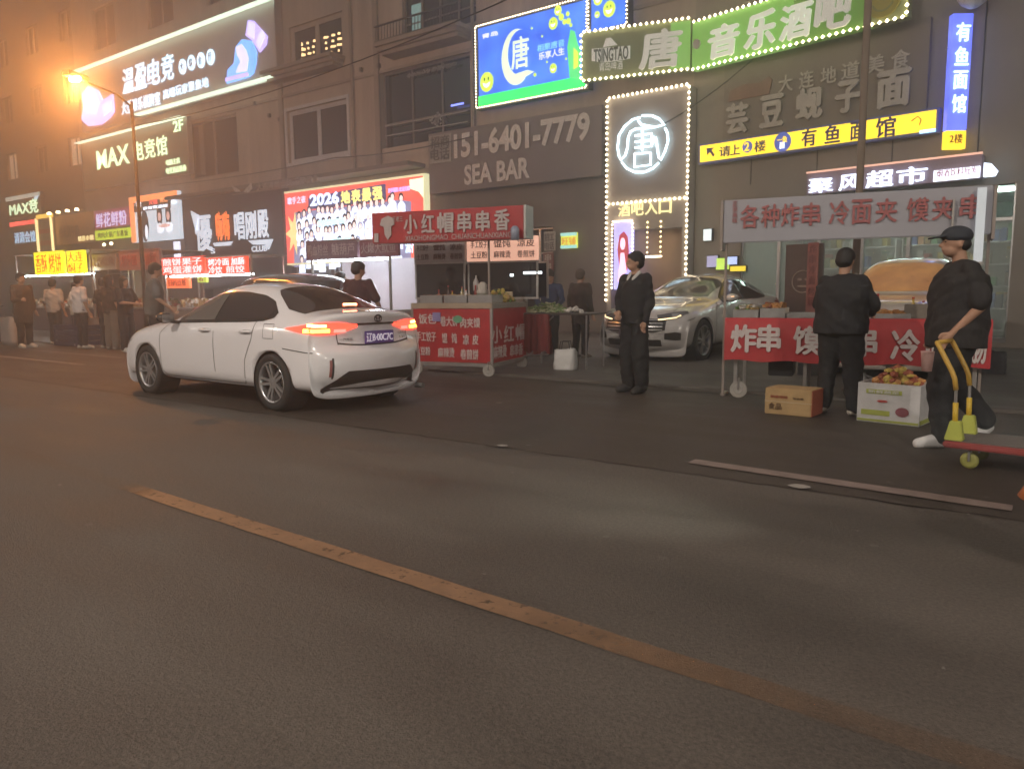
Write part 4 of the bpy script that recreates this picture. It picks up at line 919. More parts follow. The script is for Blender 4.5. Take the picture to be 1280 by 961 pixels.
M_rough_trim = mat('bumper_insert', (.035, .03, .028), .55, var=.1)
WHEEL = {}
def wheel(parent, x, y, r, out, spoke=5):
    w = empty('wheel', (x, y, r)); w.parent = parent
    k = (r, out)
    if k not in WHEEL:
        s = out
        ty = MB().lathe([(r*.69, -.09), (r*.93, -.10), (r, -.08), (r*1.0, .06), (r*.97, .09), (r*.90, .105), (r*.72, .10), (r*.69, .085)], axis='y', n=36)
        rm = MB().lathe([(r*.69, -.08), (r*.66, .02), (r*.685, .085), (r*.72, .10), (r*.70, .103), (r*.655, .088)], axis='y', n=36).lathe([(0.0, .075), (r*.10, .08), (r*.16, .07), (r*.17, .0)], axis='y', n=16)
        disc = MB().lathe([(r*.1, -.02), (r*.5, -.02), (r*.5, -.04), (r*.1, -.04)], axis='y', n=24)
        sp = MB()
        for t in (-.17, .17):
            a = t
            p0 = (r*.12*sin(a*2.5), .078, r*.12*cos(a*2.5)); p1 = (r*.68*sin(a*.95), .088, r*.68*cos(a*.95))
            w0, w1 = .018, .014; n_ = Vector((cos(a), 0, -sin(a)))
            q = [Vector(p0)-n_*w0, Vector(p0)+n_*w0, Vector(p1)+n_*w1, Vector(p1)-n_*w1]
            sp.add(q+[v-Vector((0, .03, 0)) for v in q], [(0, 1, 2, 3), (7, 6, 5, 4), (0, 4, 5, 1), (1, 5, 6, 2), (2, 6, 7, 3), (3, 7, 4, 0)])
        ms = []
        for nm, b in (('tyre', ty), ('rim', rm), ('brake_disc', disc), ('spoke', sp)):
            me = b.mesh(nm)
            if out < 0:
                for v in me.vertices: v.co.y *= -1
                me.flip_normals()
            ms.append(me)
        WHEEL[k] = ms
    ms = WHEEL[k]
    link('tyre', ms[0], M_tyre, w, True); link('rim', ms[1], M_rim, w, True); link('brake_disc', ms[2], M_black, w)
    for i in range(spoke):
        o = link('spoke', ms[3], M_rim, w); o.rotation_euler = (0, 2*pi*i/spoke+.3, 0)
    return w
def car(name, label, cat, loc, heading, ST, WB, WR, M_paint, sz=(1, 1, 1), lit=False, plate=None, headlit=False, suv=False, detail=True, screen=None):
    root = empty(name, (loc[0], loc[1], 0), R(heading), label, cat); root.scale = sz
    me, bvh = car_body_mesh(ST, WB, WR); body = link('body', me, M_paint, root, True)
    for sx in (1, -1):
        for sy in (1, -1):
            wl_ = MB().lathe([(WR+.03, .60), (WR+.03, .84), (WR+.028, .86)], axis='y', n=28).lathe([(0, .60), (WR+.03, .60)], axis='y', n=28)
            o = wl_.build('wheel_well', M_black, root); 
            for v in o.data.vertices: v.co.y *= sy; v.co.x += sx*WB; v.co.z += WR
            wheel(root, sx*WB, sy*.775, WR, sy)
    S1 = (0, 2, 0); 
    zt = 1.34 if not suv else 1.58
    def side(nm, m, par, x0, x1, lo, hi, off=.004, nu=18, nv=6):
        for sy in (1, -1): patch(bvh, nm, m, par, (0, 2*sy, 0), (1, 0, 0), (0, 0, 1), (0, -sy, 0), nu, nv, x0, x1, lo, hi, off)
    lerp = lambda x, pts: next((a[1]+(b[1]-a[1])*(x-a[0])/(b[0]-a[0]) for a, b in zip(pts, pts[1:]) if a[0] <= x <= b[0]), pts[0][1] if x < pts[0][0] else pts[-1][1])
    if not suv:
        top = [(-1.33, 1.06), (-1.12, 1.19), (-.90, 1.255), (-.55, 1.295), (-.2, 1.300), (.0, 1.28), (.22, 1.20), (.42, 1.10), (.64, .985)]
        bot = [(-1.33, 1.045), (-1.2, 1.01), (-.9, .995), (0, .975), (.64, .958)]
    else:
        top = [(-1.9, 1.25), (-1.7, 1.42), (-1.3, 1.53), (-.4, 1.57), (.1, 1.56), (.35, 1.47), (.62, 1.26), (.88, 1.10)]
        bot = [(-1.9, 1.16), (-1.6, 1.11), (0, 1.09), (.88, 1.07)]
    x0, x1 = top[0][0], top[-1][0]
    g = lambda pts, d: (lambda x: lerp(x, pts)+d)
    side('window_trim', M_trim, root, x0, x1, g(bot, -.012), g(top, .014), .003, 30, 7)
    bp = -.24
    side('front_window', M_cglass2 if detail else M_cglass, root, bp+.04, x1-.14, g(bot, .006), g(top, -.012), .007, 18, 6)
    side('rear_window', M_cglass, root, x0+.10, bp-.04, g(bot, .006), g(top, -.012), .007, 16, 6)
    # windscreen, rear glass
    hw = .60 if not suv else .66
    if not suv:
        patch(bvh, 'windscreen', M_cglass2, root, (0, 0, 3), (0, 1, 0), (1, 0, 0), (0, 0, -1), 16, 10, -hw, hw, lambda u: .16-.10*abs(u/hw)**2.5+.10*max(0, abs(u)/hw-.8)/.2, lambda u: .93-.15*(u/hw)**2, .004)
        patch(bvh, 'rear_windscreen', M_cglass, root, (0, 0, 3), (0, 1, 0), (1, 0, 0), (0, 0, -1), 18, 10, -hw-.045, hw+.045, lambda u: -1.82+.10*(u/hw)**2, lambda u: -.96-.05*(u/hw)**2-.36*max(0, abs(u)/hw-.76)/.28, .004)
    else:
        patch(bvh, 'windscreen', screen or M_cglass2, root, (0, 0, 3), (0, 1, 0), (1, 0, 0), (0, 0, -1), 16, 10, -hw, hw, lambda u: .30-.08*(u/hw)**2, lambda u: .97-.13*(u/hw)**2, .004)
        patch(bvh, 'rear_windscreen', M_cglass, root, (-3, 0, 0), (0, 1, 0), (0, 0, 1), (1, 0, 0), 14, 6, -.58, .58, 1.16, 1.52, .004)
    # seams
    def seam(x, z0, z1, dx=0, w_=.005): side('panel_gap', M_gap, body, x-w_, x+w_, z0, z1, .0015, 1, 14)
    def seamline(pts, w_=.005):
        for sy in (1, -1):
            P = []; 
            for (a, b_) in zip(pts, pts[1:]):
                for k in range(6):
                    t = k/6; P.append((a[0]+(b_[0]-a[0])*t, a[1]+(b_[1]-a[1])*t))
            P.append(pts[-1]); vs = []
            for i, (x, z) in enumerate(P):
                q = P[min(i+1, len(P)-1)]; p = P[max(i-1, 0)]; tx, tz = q[0]-p[0], q[1]-p[1]; L_ = math.hypot(tx, tz) or 1
                for s_ in (-1, 1):
                    h_ = bvh.ray_cast(Vector((x-tz/L_*w_*s_, 2*sy, z+tx/L_*w_*s_)), Vector((0, -sy, 0)))
                    vs.append((h_[0]+h_[1]*.002) if h_[0] is not None else Vector((x, .9*sy, z)))
            me_ = bpy.data.meshes.new('panel_gap'); me_.from_pydata(vs, [], [(2*i, 2*i+2, 2*i+3, 2*i+1) for i in range(len(P)-1)]); link('panel_gap', me_, M_gap, body)
    zb = .95 if not suv else 1.06
    if detail:
        seamline([(.82, zb-.02), (.98, .80), (.98, .34), (.9, .27)]); seamline([(-.25, zb+.01), (-.25, .27)])
        seamline([(-1.06, zb+.03), (-1.02, .78), (-.88, .55), (-.84, .30), (-.8, .27)]); seamline([(.9, .265), (-.8, .265)])
        seamline([(-1.58, .70), (-1.9, .67), (-2.0, .66)]); seamline([(1.72, .70), (1.9, .66)])
        # fuel flap
        if not suv: seamline([(-1.22, .955), (-1.40, .955), (-1.42, .80), (-1.24, .80), (-1.22, .955)], .003)
        # shoulder crease: raised lip
        for sy in (1, -1):
            for nm, x in (('door_handle', -.08), ('door_handle', -.92)):
                h_ = bvh.ray_cast(Vector((x, 2*sy, .855)), Vector((0, -sy, 0)))
                y = h_[0].y if h_[0] is not None else .88*sy
                MB().tube([(x+.11, y, .86), (x+.08, y+.03*sy, .862), (x-.08, y+.03*sy, .868), (x-.11, y, .868)], [.012, .014, .014, .012], 8).build(nm, M_paint, root, smooth=True)
                patch(bvh, 'handle_recess', mat('recess', (.25, .25, .25), .5), root, (0, 2*sy, 0), (1, 0, 0), (0, 0, 1), (0, -sy, 0), 4, 3, x-.07, x+.07, .842, .885, .0015)
    # sill strip
    side('sill', M_paint if not suv else M_rough_trim, root, -.98, .98, .19, .245, .012, 8, 2)
    # mirrors
    for sy in (1, -1):
        mx_ = .62 if not suv else .68; mz = (1.0 if not suv else 1.14)
        b = MB(); b.ico((mx_, .985*sy, mz), 1, 3, (.085, .105, .068))
        o = b.build('wing_mirror', M_trim if name == 'white_sedan' else M_paint, root, smooth=True)
        MB().tube([(mx_-.02, .80*sy, mz-.06), (mx_, .93*sy, mz-.04)], .022, 6).build('mirror_stalk', M_trim, o)
        MB().box((mx_-.078, .985*sy, mz), (.012, .15, .09)).build('mirror_glass', M_chrome, o, bevel=.004)
        if name == 'silver_sedan' or name == 'white_sedan': MB().box((mx_+.055, 1.02*sy, mz+.02), (.05, .07, .012)).build('indicator_glint', emi('mirror_glint', (1, .55, .25), 1.2, sample=False), o)  # mirror glint put in as a small glowing strip
    # tail lamps
    q = .70711
    for sy in (1, -1):
        Uv = (-q, -q*sy, 0); Dv = (q, -q*sy, 0); Ov = (-3*q, 3*q*sy, 0)
        # u is measured along Uv with the origin on the car centre
        if not suv:
            tl = [(.55, .915), (.75, .945), (.90, .975), (1.10, .975), (1.30, .952)]; bl = [(.55, .905), (.75, .865), (.90, .845), (1.08, .848), (1.30, .915)]
            u0_, u1_ = .55, 1.30
        else:
            tl = [(.75, 1.02), (.9, 1.08), (1.15, 1.06)]; bl = [(.75, .98), (.9, .92), (1.15, .95)]; u0_, u1_ = .75, 1.15
        lamp = patch(bvh, 'tail_lamp', emi('tail_red_lit', (1, .055, .03), 2.6 if lit else .02, base=(.35, .01, .01), rough=.12) if lit else mat('tail_red', (.30, .012, .012), .12, coat=.5), root, Ov, Uv, (0, 0, 1), Dv, 22, 6, u0_, u1_, lambda u: lerp(u, bl), lambda u: lerp(u, tl), .010)
        if lit:
            patch(bvh, 'brake_light', emi('brake_yellow', (1, .42, .10), 9), lamp, Ov, Uv, (0, 0, 1), Dv, 6, 3, .80, .99, .925, .955, .016)
            patch(bvh, 'indicator_light', emi('indicator_yellow', (1, .60, .06), 5), lamp, Ov, Uv, (0, 0, 1), Dv, 6, 3, .76, 1.02, .868, .905, .016)
            patch(bvh, 'reversing_lens', emi('clear_lens', (1, .35, .28), .9, sample=False), lamp, Ov, Uv, (0, 0, 1), Dv, 6, 3, 1.06, 1.18, .865, .90, .016)
        # head lamps
        Uh = (q, -q*sy, 0); Dh = (-q, -q*sy, 0); Oh = (3*q, 3*q*sy, 0); dz = .0 if not suv else .22
        tl2 = [(.75, .80+dz), (.95, .785+dz), (1.2, .745+dz)]; bl2 = [(.75, .76+dz), (.95, .69+dz), (1.2, .66+dz)]
        hl = patch(bvh, 'head_lamp', mat('headlamp_lens', (.10, .10, .11), .05, coat=1.0, spec=1), root, Oh, Uh, (0, 0, 1), Dh, 16, 5, .72, 1.22, lambda u: lerp(u, bl2), lambda u: lerp(u, tl2), .008)
        patch(bvh, 'projector', mat('projector_glass', (.6, .6, .6), .08, .8), hl, Oh, Uh, (0, 0, 1), Dh, 6, 3, .88, 1.0, .705+dz, .76+dz, .014)
        patch(bvh, 'running_light', M_chrome if not headlit else emi('drl', (1, .7, .35), 2), hl, Oh, Uh, (0, 0, 1), Dh, 12, 1, .86, 1.22, lambda u: lerp(u, bl2)+.004, lambda u: lerp(u, bl2)+.02, .014)
        patch(bvh, 'fog_recess', M_rough_trim, root, Oh, Uh, (0, 0, 1), Dh, 8, 4, .88, 1.14, lambda u: .36+dz*.6+.1*abs(u-.95), lambda u: .49+dz*.6-.12*abs(u-.98), .005)
    if not suv:
        # rear face pieces: chrome lip under the lid, plate, emblem, bumper insert, reflector slots, brake strip
        rx = (-3, 0, 0); D = (1, 0, 0)
        def rear(nm, m, par, y0, y1, lo, hi, off=.004, nu=12, nv=3): return patch(bvh, nm, m, par, rx, (0, 1, 0), (0, 0, 1), D, nu, nv, y0, y1, lo, hi, off)
        rear('chrome_strip', M_chrome, root, -.40, .40, .938, .962, .010, 12, 2)
        rear('panel_gap', M_gap, body, -.52, .52, lambda y: .712+.03*abs(y/.52)**3, lambda y: .728+.03*abs(y/.52)**3, .002, 14, 1)
        for sy in (1, -1): rear('panel_gap', M_gap, body, min(.52*sy, .53*sy), max(.52*sy, .53*sy), .735, .86, .002, 1, 6)
        rear('bumper_insert', M_rough_trim, root, -.70, .70, lambda y: .245 if abs(y) < .56 else .245-(abs(y)-.56)*.2, lambda y: .455 if abs(y) < .48 else .455-(abs(y)-.48)*.85, .004, 24, 6)
        rear('diffuser_strip', M_paint, root, -.60, .60, lambda y: .275+.0*y, lambda y: .335-.05*(abs(y)/.6)**2, .014, 20, 2)
        for sy in (1, -1):
            a, b_ = sorted((.64*sy, .665*sy)); rear('reflector_slot', mat('dull_reflector', (.30, .10, .09), .4), root, a, b_, .40, .58, .006, 1, 5)
            a, b_ = sorted((.62*sy, .64*sy)); rear('slot_shadow', M_gap, root, a, b_, .38, .60, .004, 1, 5)
        if lit: 
            o = MB().box((-1.70, 0, 1.160), (.02, .20, .013), ry=-.5).build('high_brake_light', emi('high_brake', (1, .16, .08), 12), root)
        if plate:
            pr = MB().box((-2.178, 0, .80), (.014, .44, .14)).build('number_plate', mat('plate_blue', (.16, .10, .36), .4, var=.05), root, bevel=.006)
            ch = link('lettering', bpy.data.meshes.new('x'), None, pr); bpy.data.objects.remove(ch)
            hold = empty('plate_text', (-2.187, 0, .80)); 
            text(hold, plate, -.20, -.05, .20, .05, emi('plate_white', (.8, .7, .85), .25, sample=False, base=(.7, .7, .7)), 0, bold=.02, thick=.004)
            for c in list(hold.children):
                c.parent = pr; M_ = Matrix.Translation((-2.187, 0, .80)) @ Matrix.Rotation(R(-90), 4, 'Z'); c.data.transform(M_)
            bpy.data.objects.remove(hold)
            def badge(s_, y0, y1, z0, z1, m_):
                me_, a, b_, c_, d_ = glyph_mesh(s_, .01, .02); me_ = me_.copy(); me_.materials.clear()
                for v in me_.vertices:
                    yy = y0+(v.co.x-a)/(b_-a)*(y1-y0); zz = z0+(v.co.y-c_)/(d_-c_)*(z1-z0)
                    h_ = bvh.ray_cast(Vector((-3, yy, zz)), Vector((1, 0, 0))); v.co = (h_[0].x-.006-v.co.z*.1 if h_[0] is not None else -2.2, yy, zz)
                link('badge', me_, m_, root)
            badge('一汽丰田', .50, .34, .775, .805, M_chrome); badge('COROLLA', -.36, -.52, .82, .845, M_chrome); badge('1.2T', -.38, -.50, .77, .795, M_chrome)
            em = MB()
            cx_ = bvh.ray_cast(Vector((-3, 0, 1.0)), Vector((1, 0, 0)))[0].x-.012
            for (ry_, rz_, dz_) in ((.055, .038, 0), (.022, .036, .001), (.040, .016, .014)): em.tube([(cx_, ry_*cos(2*pi*k/20), 1.005+dz_+rz_*sin(2*pi*k/20)) for k in range(21)], .005, 5)
            em.build('emblem', M_black, root)
            MB().box((-1.6, .0, 1.02), (.01, .01, .01)).mesh()
            MB().tube([(-2.22, -.52, .21), (-2.34, -.52, .21)], .03, 10).build('exhaust_pipe', M_steel, root)
    # front face
    dz = 0 if not suv else .2
    fx = (3, 0, 0); D = (-1, 0, 0)
    def front(nm, m, par, y0, y1, lo, hi, off=.004, nu=14, nv=4): return patch(bvh, nm, m, par, fx, (0, 1, 0), (0, 0, 1), D, nu, nv, y0, y1, lo, hi, off)
    gr = front('grille', M_black, root, -.56, .56, lambda y: .42+dz+.10*(abs(y)/.56)**1.5, lambda y: .70+dz-.02*(abs(y)/.56)**2, .004, 16, 6)
    for k in range(5): front('grille_bar', M_chrome if k == 4 else M_steel, gr, -.52, .52, (lambda k: lambda y: .465+dz+k*.05)(k), (lambda k: lambda y: .478+dz+k*.05)(k), .012, 14, 1)
    front('lower_grille', M_rough_trim, root, -.5, .5, .27+dz*.5, .37+dz*.6, .004, 14, 2)
    front('front_plate', mat('plate_dull', (.10, .09, .14), .4), root, -.22, .22, .40+dz, .53+dz, .02, 4, 2)
    h_ = bvh.ray_cast(Vector((3, 0, .60+dz)), Vector((-1, 0, 0)))
    if h_[0] is not None:
        MB().tube([(h_[0].x+.03, .07*cos(2*pi*k/20), .60+dz+.055*sin(2*pi*k/20)) for k in range(21)], .008, 5).box((h_[0].x+.03, 0, .60+dz), (.01, .07, .012)).box((h_[0].x+.03, -.03, .60+dz), (.01, .012, .07)).box((h_[0].x+.03, .03, .60+dz), (.01, .012, .07)).build('front_emblem', M_chrome, root)
    # hood gap
    for sy in (1, -1):
        patch(bvh, 'panel_gap', M_gap, body, (0, 0, 3), (1, 0, 0), (0, sy, 0), (0, 0, -1), 14, 1, 1.0, 2.05, lambda u: .63-.05*(u-1.0), lambda u: .638-.05*(u-1.0), .002)
    # door-line chrome
    if not suv: side('belt_strip', M_chrome if name == 'silver_sedan' else M_trim, root, x0, x1, g(bot, -.026), g(bot, -.012), .006, 26, 1)
    return root, bvh
PW = paint('white_paint', (.83, .81, .83), rough=.2); PS = paint('silver_paint', (.74, .72, .70), .3, .25); PD = paint('dark_paint', (.035, .035, .045)); PO = paint('pearl_paint', (.68, .62, .56), .2)
car('white_sedan', 'white saloon driving on the road, tail lamps lit, violet number plate', 'car', (-8.27, 5.96), 179, SED, 1.35, .318, PW, (.985, .985, 1.0), lit=True, plate='辽B·00C7C')
car('silver_sedan', 'silver saloon parked nose to the street in front of the bar entrance', 'car', (-6.02, 14.72), 266, SED, 1.40, .335, PS, (1.12, 1.08, 1.14), headlit=True)
car('dark_car', 'near black estate parked beyond the white saloon, only its roof showing', 'car', (-13.3, 9.9), 178, SUV, 1.35, .34, PD, (1, 1, 1.0), suv=True, detail=False)
car('pearl_suv', 'pale wagon with amber light coloured into its windscreen, parked behind the white banner cart', 'car', (-2.0, 13.7), 268, SUV, 1.35, .34, PO, (1, 1, 1.06), suv=True, headlit=True, screen=mat('screen_amber_reflection', (.95, .42, .16), .3, .1, var=.35, scale=2.2, coat=.5))  # amber reflection on the windscreen is put into its colour
# ------------------------------------------------------------------ people
from mathutils import noise as mnoise
def remesh(b, name, m, parent, vox, smooth=3, dec=None, fold=0):
    me = b.mesh(name); o = bpy.data.objects.new(name, me); COL.objects.link(o)
    r_ = o.modifiers.new('r', 'REMESH'); r_.mode = 'VOXEL'; r_.voxel_size = vox; r_.use_smooth_shade = True
    s_ = o.modifiers.new('s', 'SMOOTH'); s_.factor = .5; s_.iterations = smooth
    if dec: d_ = o.modifiers.new('d', 'DECIMATE'); d_.ratio = dec
    dg = bpy.context.evaluated_depsgraph_get(); m2 = bpy.data.meshes.new_from_object(o.evaluated_get(dg))
    bpy.data.objects.remove(o); m2.materials.clear()
    if fold:
        sd_ = random.random()*50; ns = [v.normal.copy() for v in m2.vertices]
        for v, n_ in zip(m2.vertices, ns):
            c = v.co; t = mnoise.noise(Vector((c.x*9+sd_, c.y*9, c.z*4.5)))*.6+mnoise.noise(Vector((c.x*4, c.y*4+sd_, c.z*14+c.x*9)))*.6
            v.co = c+n_*fold*t
    return link(name, m2, m, parent, True)
def cap(b, p0, p1, r0, r1):
    """tapered capsule"""
    p0, p1 = Vector(p0), Vector(p1); b.ico(p0, r0, 2); b.ico(p1, r1, 2); b.tube([p0, p1], [r0, r1], 12)
def ellip(b, c, r, rz=0, rx=0):
    n = len(b.v); b.ico((0, 0, 0), 1, 3, r); M_ = Matrix.Translation(Vector(c)) @ Matrix.Rotation(rz, 4, 'Z') @ Matrix.Rotation(rx, 4, 'X')
    b.v[n:] = [tuple(M_ @ Vector(v)) for v in b.v[n:]]
CLOTH = {}
def cloth(nm, c): return mat('cloth_'+nm, c, .85, var=.12, scale=10, bump=.5, bscale=14)
def person(label, x, y, heading, height=1.72, z=0, top=('black', (.018, .018, .02)), bottom=('charcoal', (.03, .03, .033)), shoes=(.6, .6, .58), hair=M_hair,
           J=None, sleeve='short', bulk=1.0, near=False, hat=None, longhair=False, hem=.88, wide=1.0, group=None, lean=0, collar=None, head_turn=0, head_nod=0):
    r = empty('person', (x, y, z), R(heading-90), label, 'person', group); s = height/1.74; r.scale = (s, s, s)
    j = dict(hipL=(-.095, 0, .92), hipR=(.095, 0, .92), kneeL=(-.10, .02, .50), kneeR=(.10, .02, .50), ankL=(-.11, -.01, .09), ankR=(.11, -.01, .09),
             toeL=(-.13, .15, .03), toeR=(.13, .15, .03), shL=(-.19, 0, 1.42), shR=(.19, 0, 1.42), elL=(-.24, -.03, 1.13), elR=(.24, -.03, 1.13), wrL=(-.25, .05, .88), wrR=(.25, .05, .88),
             neck=(0, -.005, 1.46), head=(0, .02, 1.62), chest=(0, 0, 1.26), waist=(0, 0, 1.06), pelvis=(0, 0, .95))
    if J: j.update(J)
    if lean:
        for k in ('shL', 'shR', 'neck', 'head', 'chest', 'waist'):
            p = Vector(j[k]); p.y += (p.z-.95)*lean; j[k] = tuple(p)
    j = {k: Vector(v) for k, v in j.items()}
    vox = .0085 if near else .013
    b = MB()
    hd = j['head']; ellip(b, hd+Vector((0, -.005, .015)), (.080, .098, .104)); ellip(b, hd+Vector((0, .028, -.055)), (.062, .062, .058), 0, 0)
    ellip(b, hd+Vector((0, .075, -.045)), (.028, .022, .022))
    cap(b, hd+Vector((0, .088, .01)), hd+Vector((0, .108, -.022)), .008, .014)      # nose
    ellip(b, hd+Vector((0, .088, -.052)), (.024, .010, .009))                        # mouth
    for sx in (-1, 1): ellip(b, hd+Vector((.078*sx, -.008, -.012)), (.010, .020, .030)); ellip(b, hd+Vector((.03*sx, .082, .022)), (.02, .008, .006))
    if head_turn or head_nod:
        M_ = Matrix.Translation(hd) @ Matrix.Rotation(R(head_turn), 4, 'Z') @ Matrix.Rotation(R(-head_nod), 4, 'X') @ Matrix.Translation(-hd); b.v = [tuple(M_ @ Vector(v)) for v in b.v]
    cap(b, j['neck']-Vector((0, 0, .04)), hd+Vector((0, -.02, -.05)), .058, .052)
    ellip(b, j['chest'], (.155*bulk, .105*bulk, .20)); ellip(b, j['waist'], (.135*bulk, .10*bulk, .15)); ellip(b, j['pelvis'], (.155*bulk, .11*bulk, .12))
    cap(b, j['shL']*.88+j['shR']*.12, j['shR']*.88+j['shL']*.12, .034, .034)
    for sd in 'LR':
        sx = -1 if sd == 'L' else 1
        cap(b, j['sh'+sd].lerp(j['el'+sd], .12), j['el'+sd], .036, .038); cap(b, j['el'+sd], j['wr'+sd], .040, .027)
        d = (j['wr'+sd]-j['el'+sd]).normalized(); w_ = j['wr'+sd]
        side = d.cross(Vector((0, 1, 0)) if abs(d.y) < .8 else Vector((0, 0, 1))).normalized(); up = side.cross(d)
        pc = w_+d*.055; cap(b, w_+d*.02, w_+d*.075, .026, .030); cap(b, w_+d*.05-up*.02, w_+d*.08+up*.02, .020, .020)
        fr_ = .0105 if near else .0125
        for k, ln in enumerate((.070, .080, .075, .058)):
            o_ = up*(.030-.020*k); p0 = w_+d*.085+o_; p1 = p0+d*ln*.5+side*.010*sx; p2 = p1+(d*.6+side*.7*sx).normalized()*ln*.5
            cap(b, p0, p1, fr_, fr_*.95); cap(b, p1, p2, fr_*.95, fr_*.85)
        p0 = w_+d*.035+up*.028; cap(b, p0, p0+(d+up*.9).normalized()*.04, .013, .012); q0 = p0+(d+up*.9).normalized()*.04; cap(b, q0, q0+(d+side*.4*sx).normalized()*.03, .012, .010)
        cap(b, j['hip'+sd], j['knee'+sd], .080*bulk, .055); cap(b, j['knee'+sd], j['ank'+sd], .052, .038); 
    body = remesh(b, 'body', M_skin, r, vox, 2)
    # hair / hat
    Mh = Matrix.Translation(hd) @ Matrix.Rotation(R(head_turn), 4, 'Z') @ Matrix.Rotation(R(-head_nod), 4, 'X')
    def headset(nm, bb, m, vx): 
        bb.v = [tuple(Mh @ Vector(v)) for v in bb.v]; return remesh(bb, nm, m, r, vx, 2)
    hb = MB(); ellip(hb, (0, -.020, .040), (.094, .108, .100)); ellip(hb, (0, -.045, -.01), (.090, .078, .082))
    ellip(hb, (0, .055, .075), (.06, .035, .03))
    if longhair: ellip(hb, (0, -.055, -.10), (.085, .05, .16)); ellip(hb, (-.06, -.02, -.05), (.03, .05, .10)); ellip(hb, (.06, -.02, -.05), (.03, .05, .10))
    if hat: hb = MB(); ellip(hb, (0, -.045, -.012), (.080, .068, .062))
    headset('hair', hb, hair, .012)
    if hat:
        hh = MB(); ellip(hh, (0, -.008, .055), (.098, .114, .078)); hh.lathe([(.09, .03), (.102, .03), (.102, .055), (.09, .06)], (0, -.008, 0), n=20)
        hh.box((0, .135, .045), (.13, .11, .014), rx=-.15)
        headset('cap', hh, hat, .009)
    # eyes
    if near or True:
        for sx in (-1, 1):
            eb = MB(); eb.ico((.030*sx, .080, .008), 1, 1, (.013, .008, .007)); eb.v = [tuple(Mh @ Vector(v)) for v in eb.v]; eb.build('eye', M_hair, r, smooth=True)
    # shirt
    b = MB(); g_ = .03
    ellip(b, j['chest']+Vector((0, 0, .0)), (.165*bulk+g_, .112*bulk+g_, .215)); 
    hemz = hem; hc = j['pelvis'].copy(); hc.z = max(hemz+.04, j['pelvis'].z-.04) if j['pelvis'].z > .8 else j['pelvis'].z
    
    up_ = (j['chest']-j['pelvis']).normalized(); bot = j['pelvis']+up_*((hemz-.02)-.95)
    ring = [(bot, .172*bulk+g_*.6, .128*bulk+g_*.6), (j['pelvis'].lerp(j['waist'], .3), .168*bulk+g_, .126*bulk+g_), (j['waist'], .160*bulk+g_, .122*bulk+g_), (j['chest'], .168*bulk+g_, .118*bulk+g_), (j['chest']+up_*.10, .165*bulk+g_, .10*bulk+g_)]
    n0 = len(b.v); q_ = 20
    for (c_, rx_, ry_) in ring: b.v += [(c_.x+rx_*cos(2*pi*k/q_), c_.y+ry_*sin(2*pi*k/q_), c_.z) for k in range(q_)]
    b.f += [(n0+i*q_+k, n0+i*q_+(k+1) % q_, n0+(i+1)*q_+(k+1) % q_, n0+(i+1)*q_+k) for i in range(4) for k in range(q_)]+[tuple(n0+k for k in range(q_))[::-1], tuple(n0+4*q_+k for k in range(q_))]
    cap(b, j['shL'], j['shR'], .052, .052)
    for sd in 'LR': cap(b, j['neck']-Vector((0, 0, .03)), j['sh'+sd], .062, .050); cap(b, j['neck']-Vector((0, 0, .07)), j['neck']-Vector((0, 0, .02)), .085, .066)
    for sd in 'LR':
        a, e_, w_ = j['sh'+sd], j['el'+sd], j['wr'+sd]
        if sleeve == 'long': cap(b, a, e_, .064, .060); cap(b, e_, w_-(w_-e_)*.05, .060, .046)
        else: cap(b, a, a.lerp(e_, .84), .066, .078)
    remesh(b, 'shirt', cloth(*top), r, .012 if near else .018, 3, fold=.022)
    # trousers
    b = MB(); ellip(b, j['pelvis']-Vector((0, 0, .03)), (.163*bulk+.01, .118*bulk+.01, .12))
    for sd in 'LR':
        k, a = j['knee'+sd], j['ank'+sd]; a2 = a+(k-a)*.02
        cap(b, j['hip'+sd], k, .105*bulk, .080*wide); cap(b, k, a2, .080*wide, .066*wide)
    remesh(b, 'trousers', cloth(*bottom), r, .012 if near else .018, 3, fold=.022)
    for sd in 'LR':
        a, t = j['ank'+sd], j['toe'+sd]; b = MB(); d = t-a; cap(b, a+Vector((0, 0, -.01)), t, .052, .044); hl = a-Vector((d.x, d.y, 0))*.22+Vector((0, 0, -.045)); cap(b, hl, t, .044, .044)
        zlo = min(a.z-.065, t.z-.02)
        o = remesh(b, 'shoe', mat('shoe_%.2f' % shoes[0], shoes, .6), r, .012, 2)
    if collar:
        b = MB(); b.tube([j['neck']+Vector((-.07, .02, .03)), j['neck']+Vector((-.045, .085, -.05)), j['neck']+Vector((0, .115, -.13))], [.025, .03, .018], 8).tube([j['neck']+Vector((.07, .02, .03)), j['neck']+Vector((.045, .085, -.05)), j['neck']+Vector((0, .115, -.13))], [.025, .03, .018], 8)
        b.tube([j['neck']+Vector((-.07, .02, .03)), j['neck']+Vector((0, -.07, .03)), j['neck']+Vector((.07, .02, .03))], .028, 8)
        remesh(b, 'collar', cloth('white_collar', (.6, .58, .56)), r, .012, 2)
    return r
BLK = ('black', (.016, .016, .018)); CHR = ('charcoal', (.03, .03, .033))
# middle standing man by the silver car
person('dark clothed person with pale collar and very wide trousers before the silver saloon', -4.33, 8.62, 252, 1.76, near=True, sleeve='long', top=BLK, bottom=('black_trousers', (.014, .014, .015)), shoes=(.03, .03, .03), wide=1.4, collar=True, head_turn=-25, bulk=.98,
       J=dict(elL=(-.25, .0, 1.14), wrL=(-.26, .10, .90), elR=(.24, .05, 1.14), wrR=(.12, .17, 1.02), kneeL=(-.11, .02, .5), ankL=(-.12, 0, .09), ankR=(.10, 0, .09)))
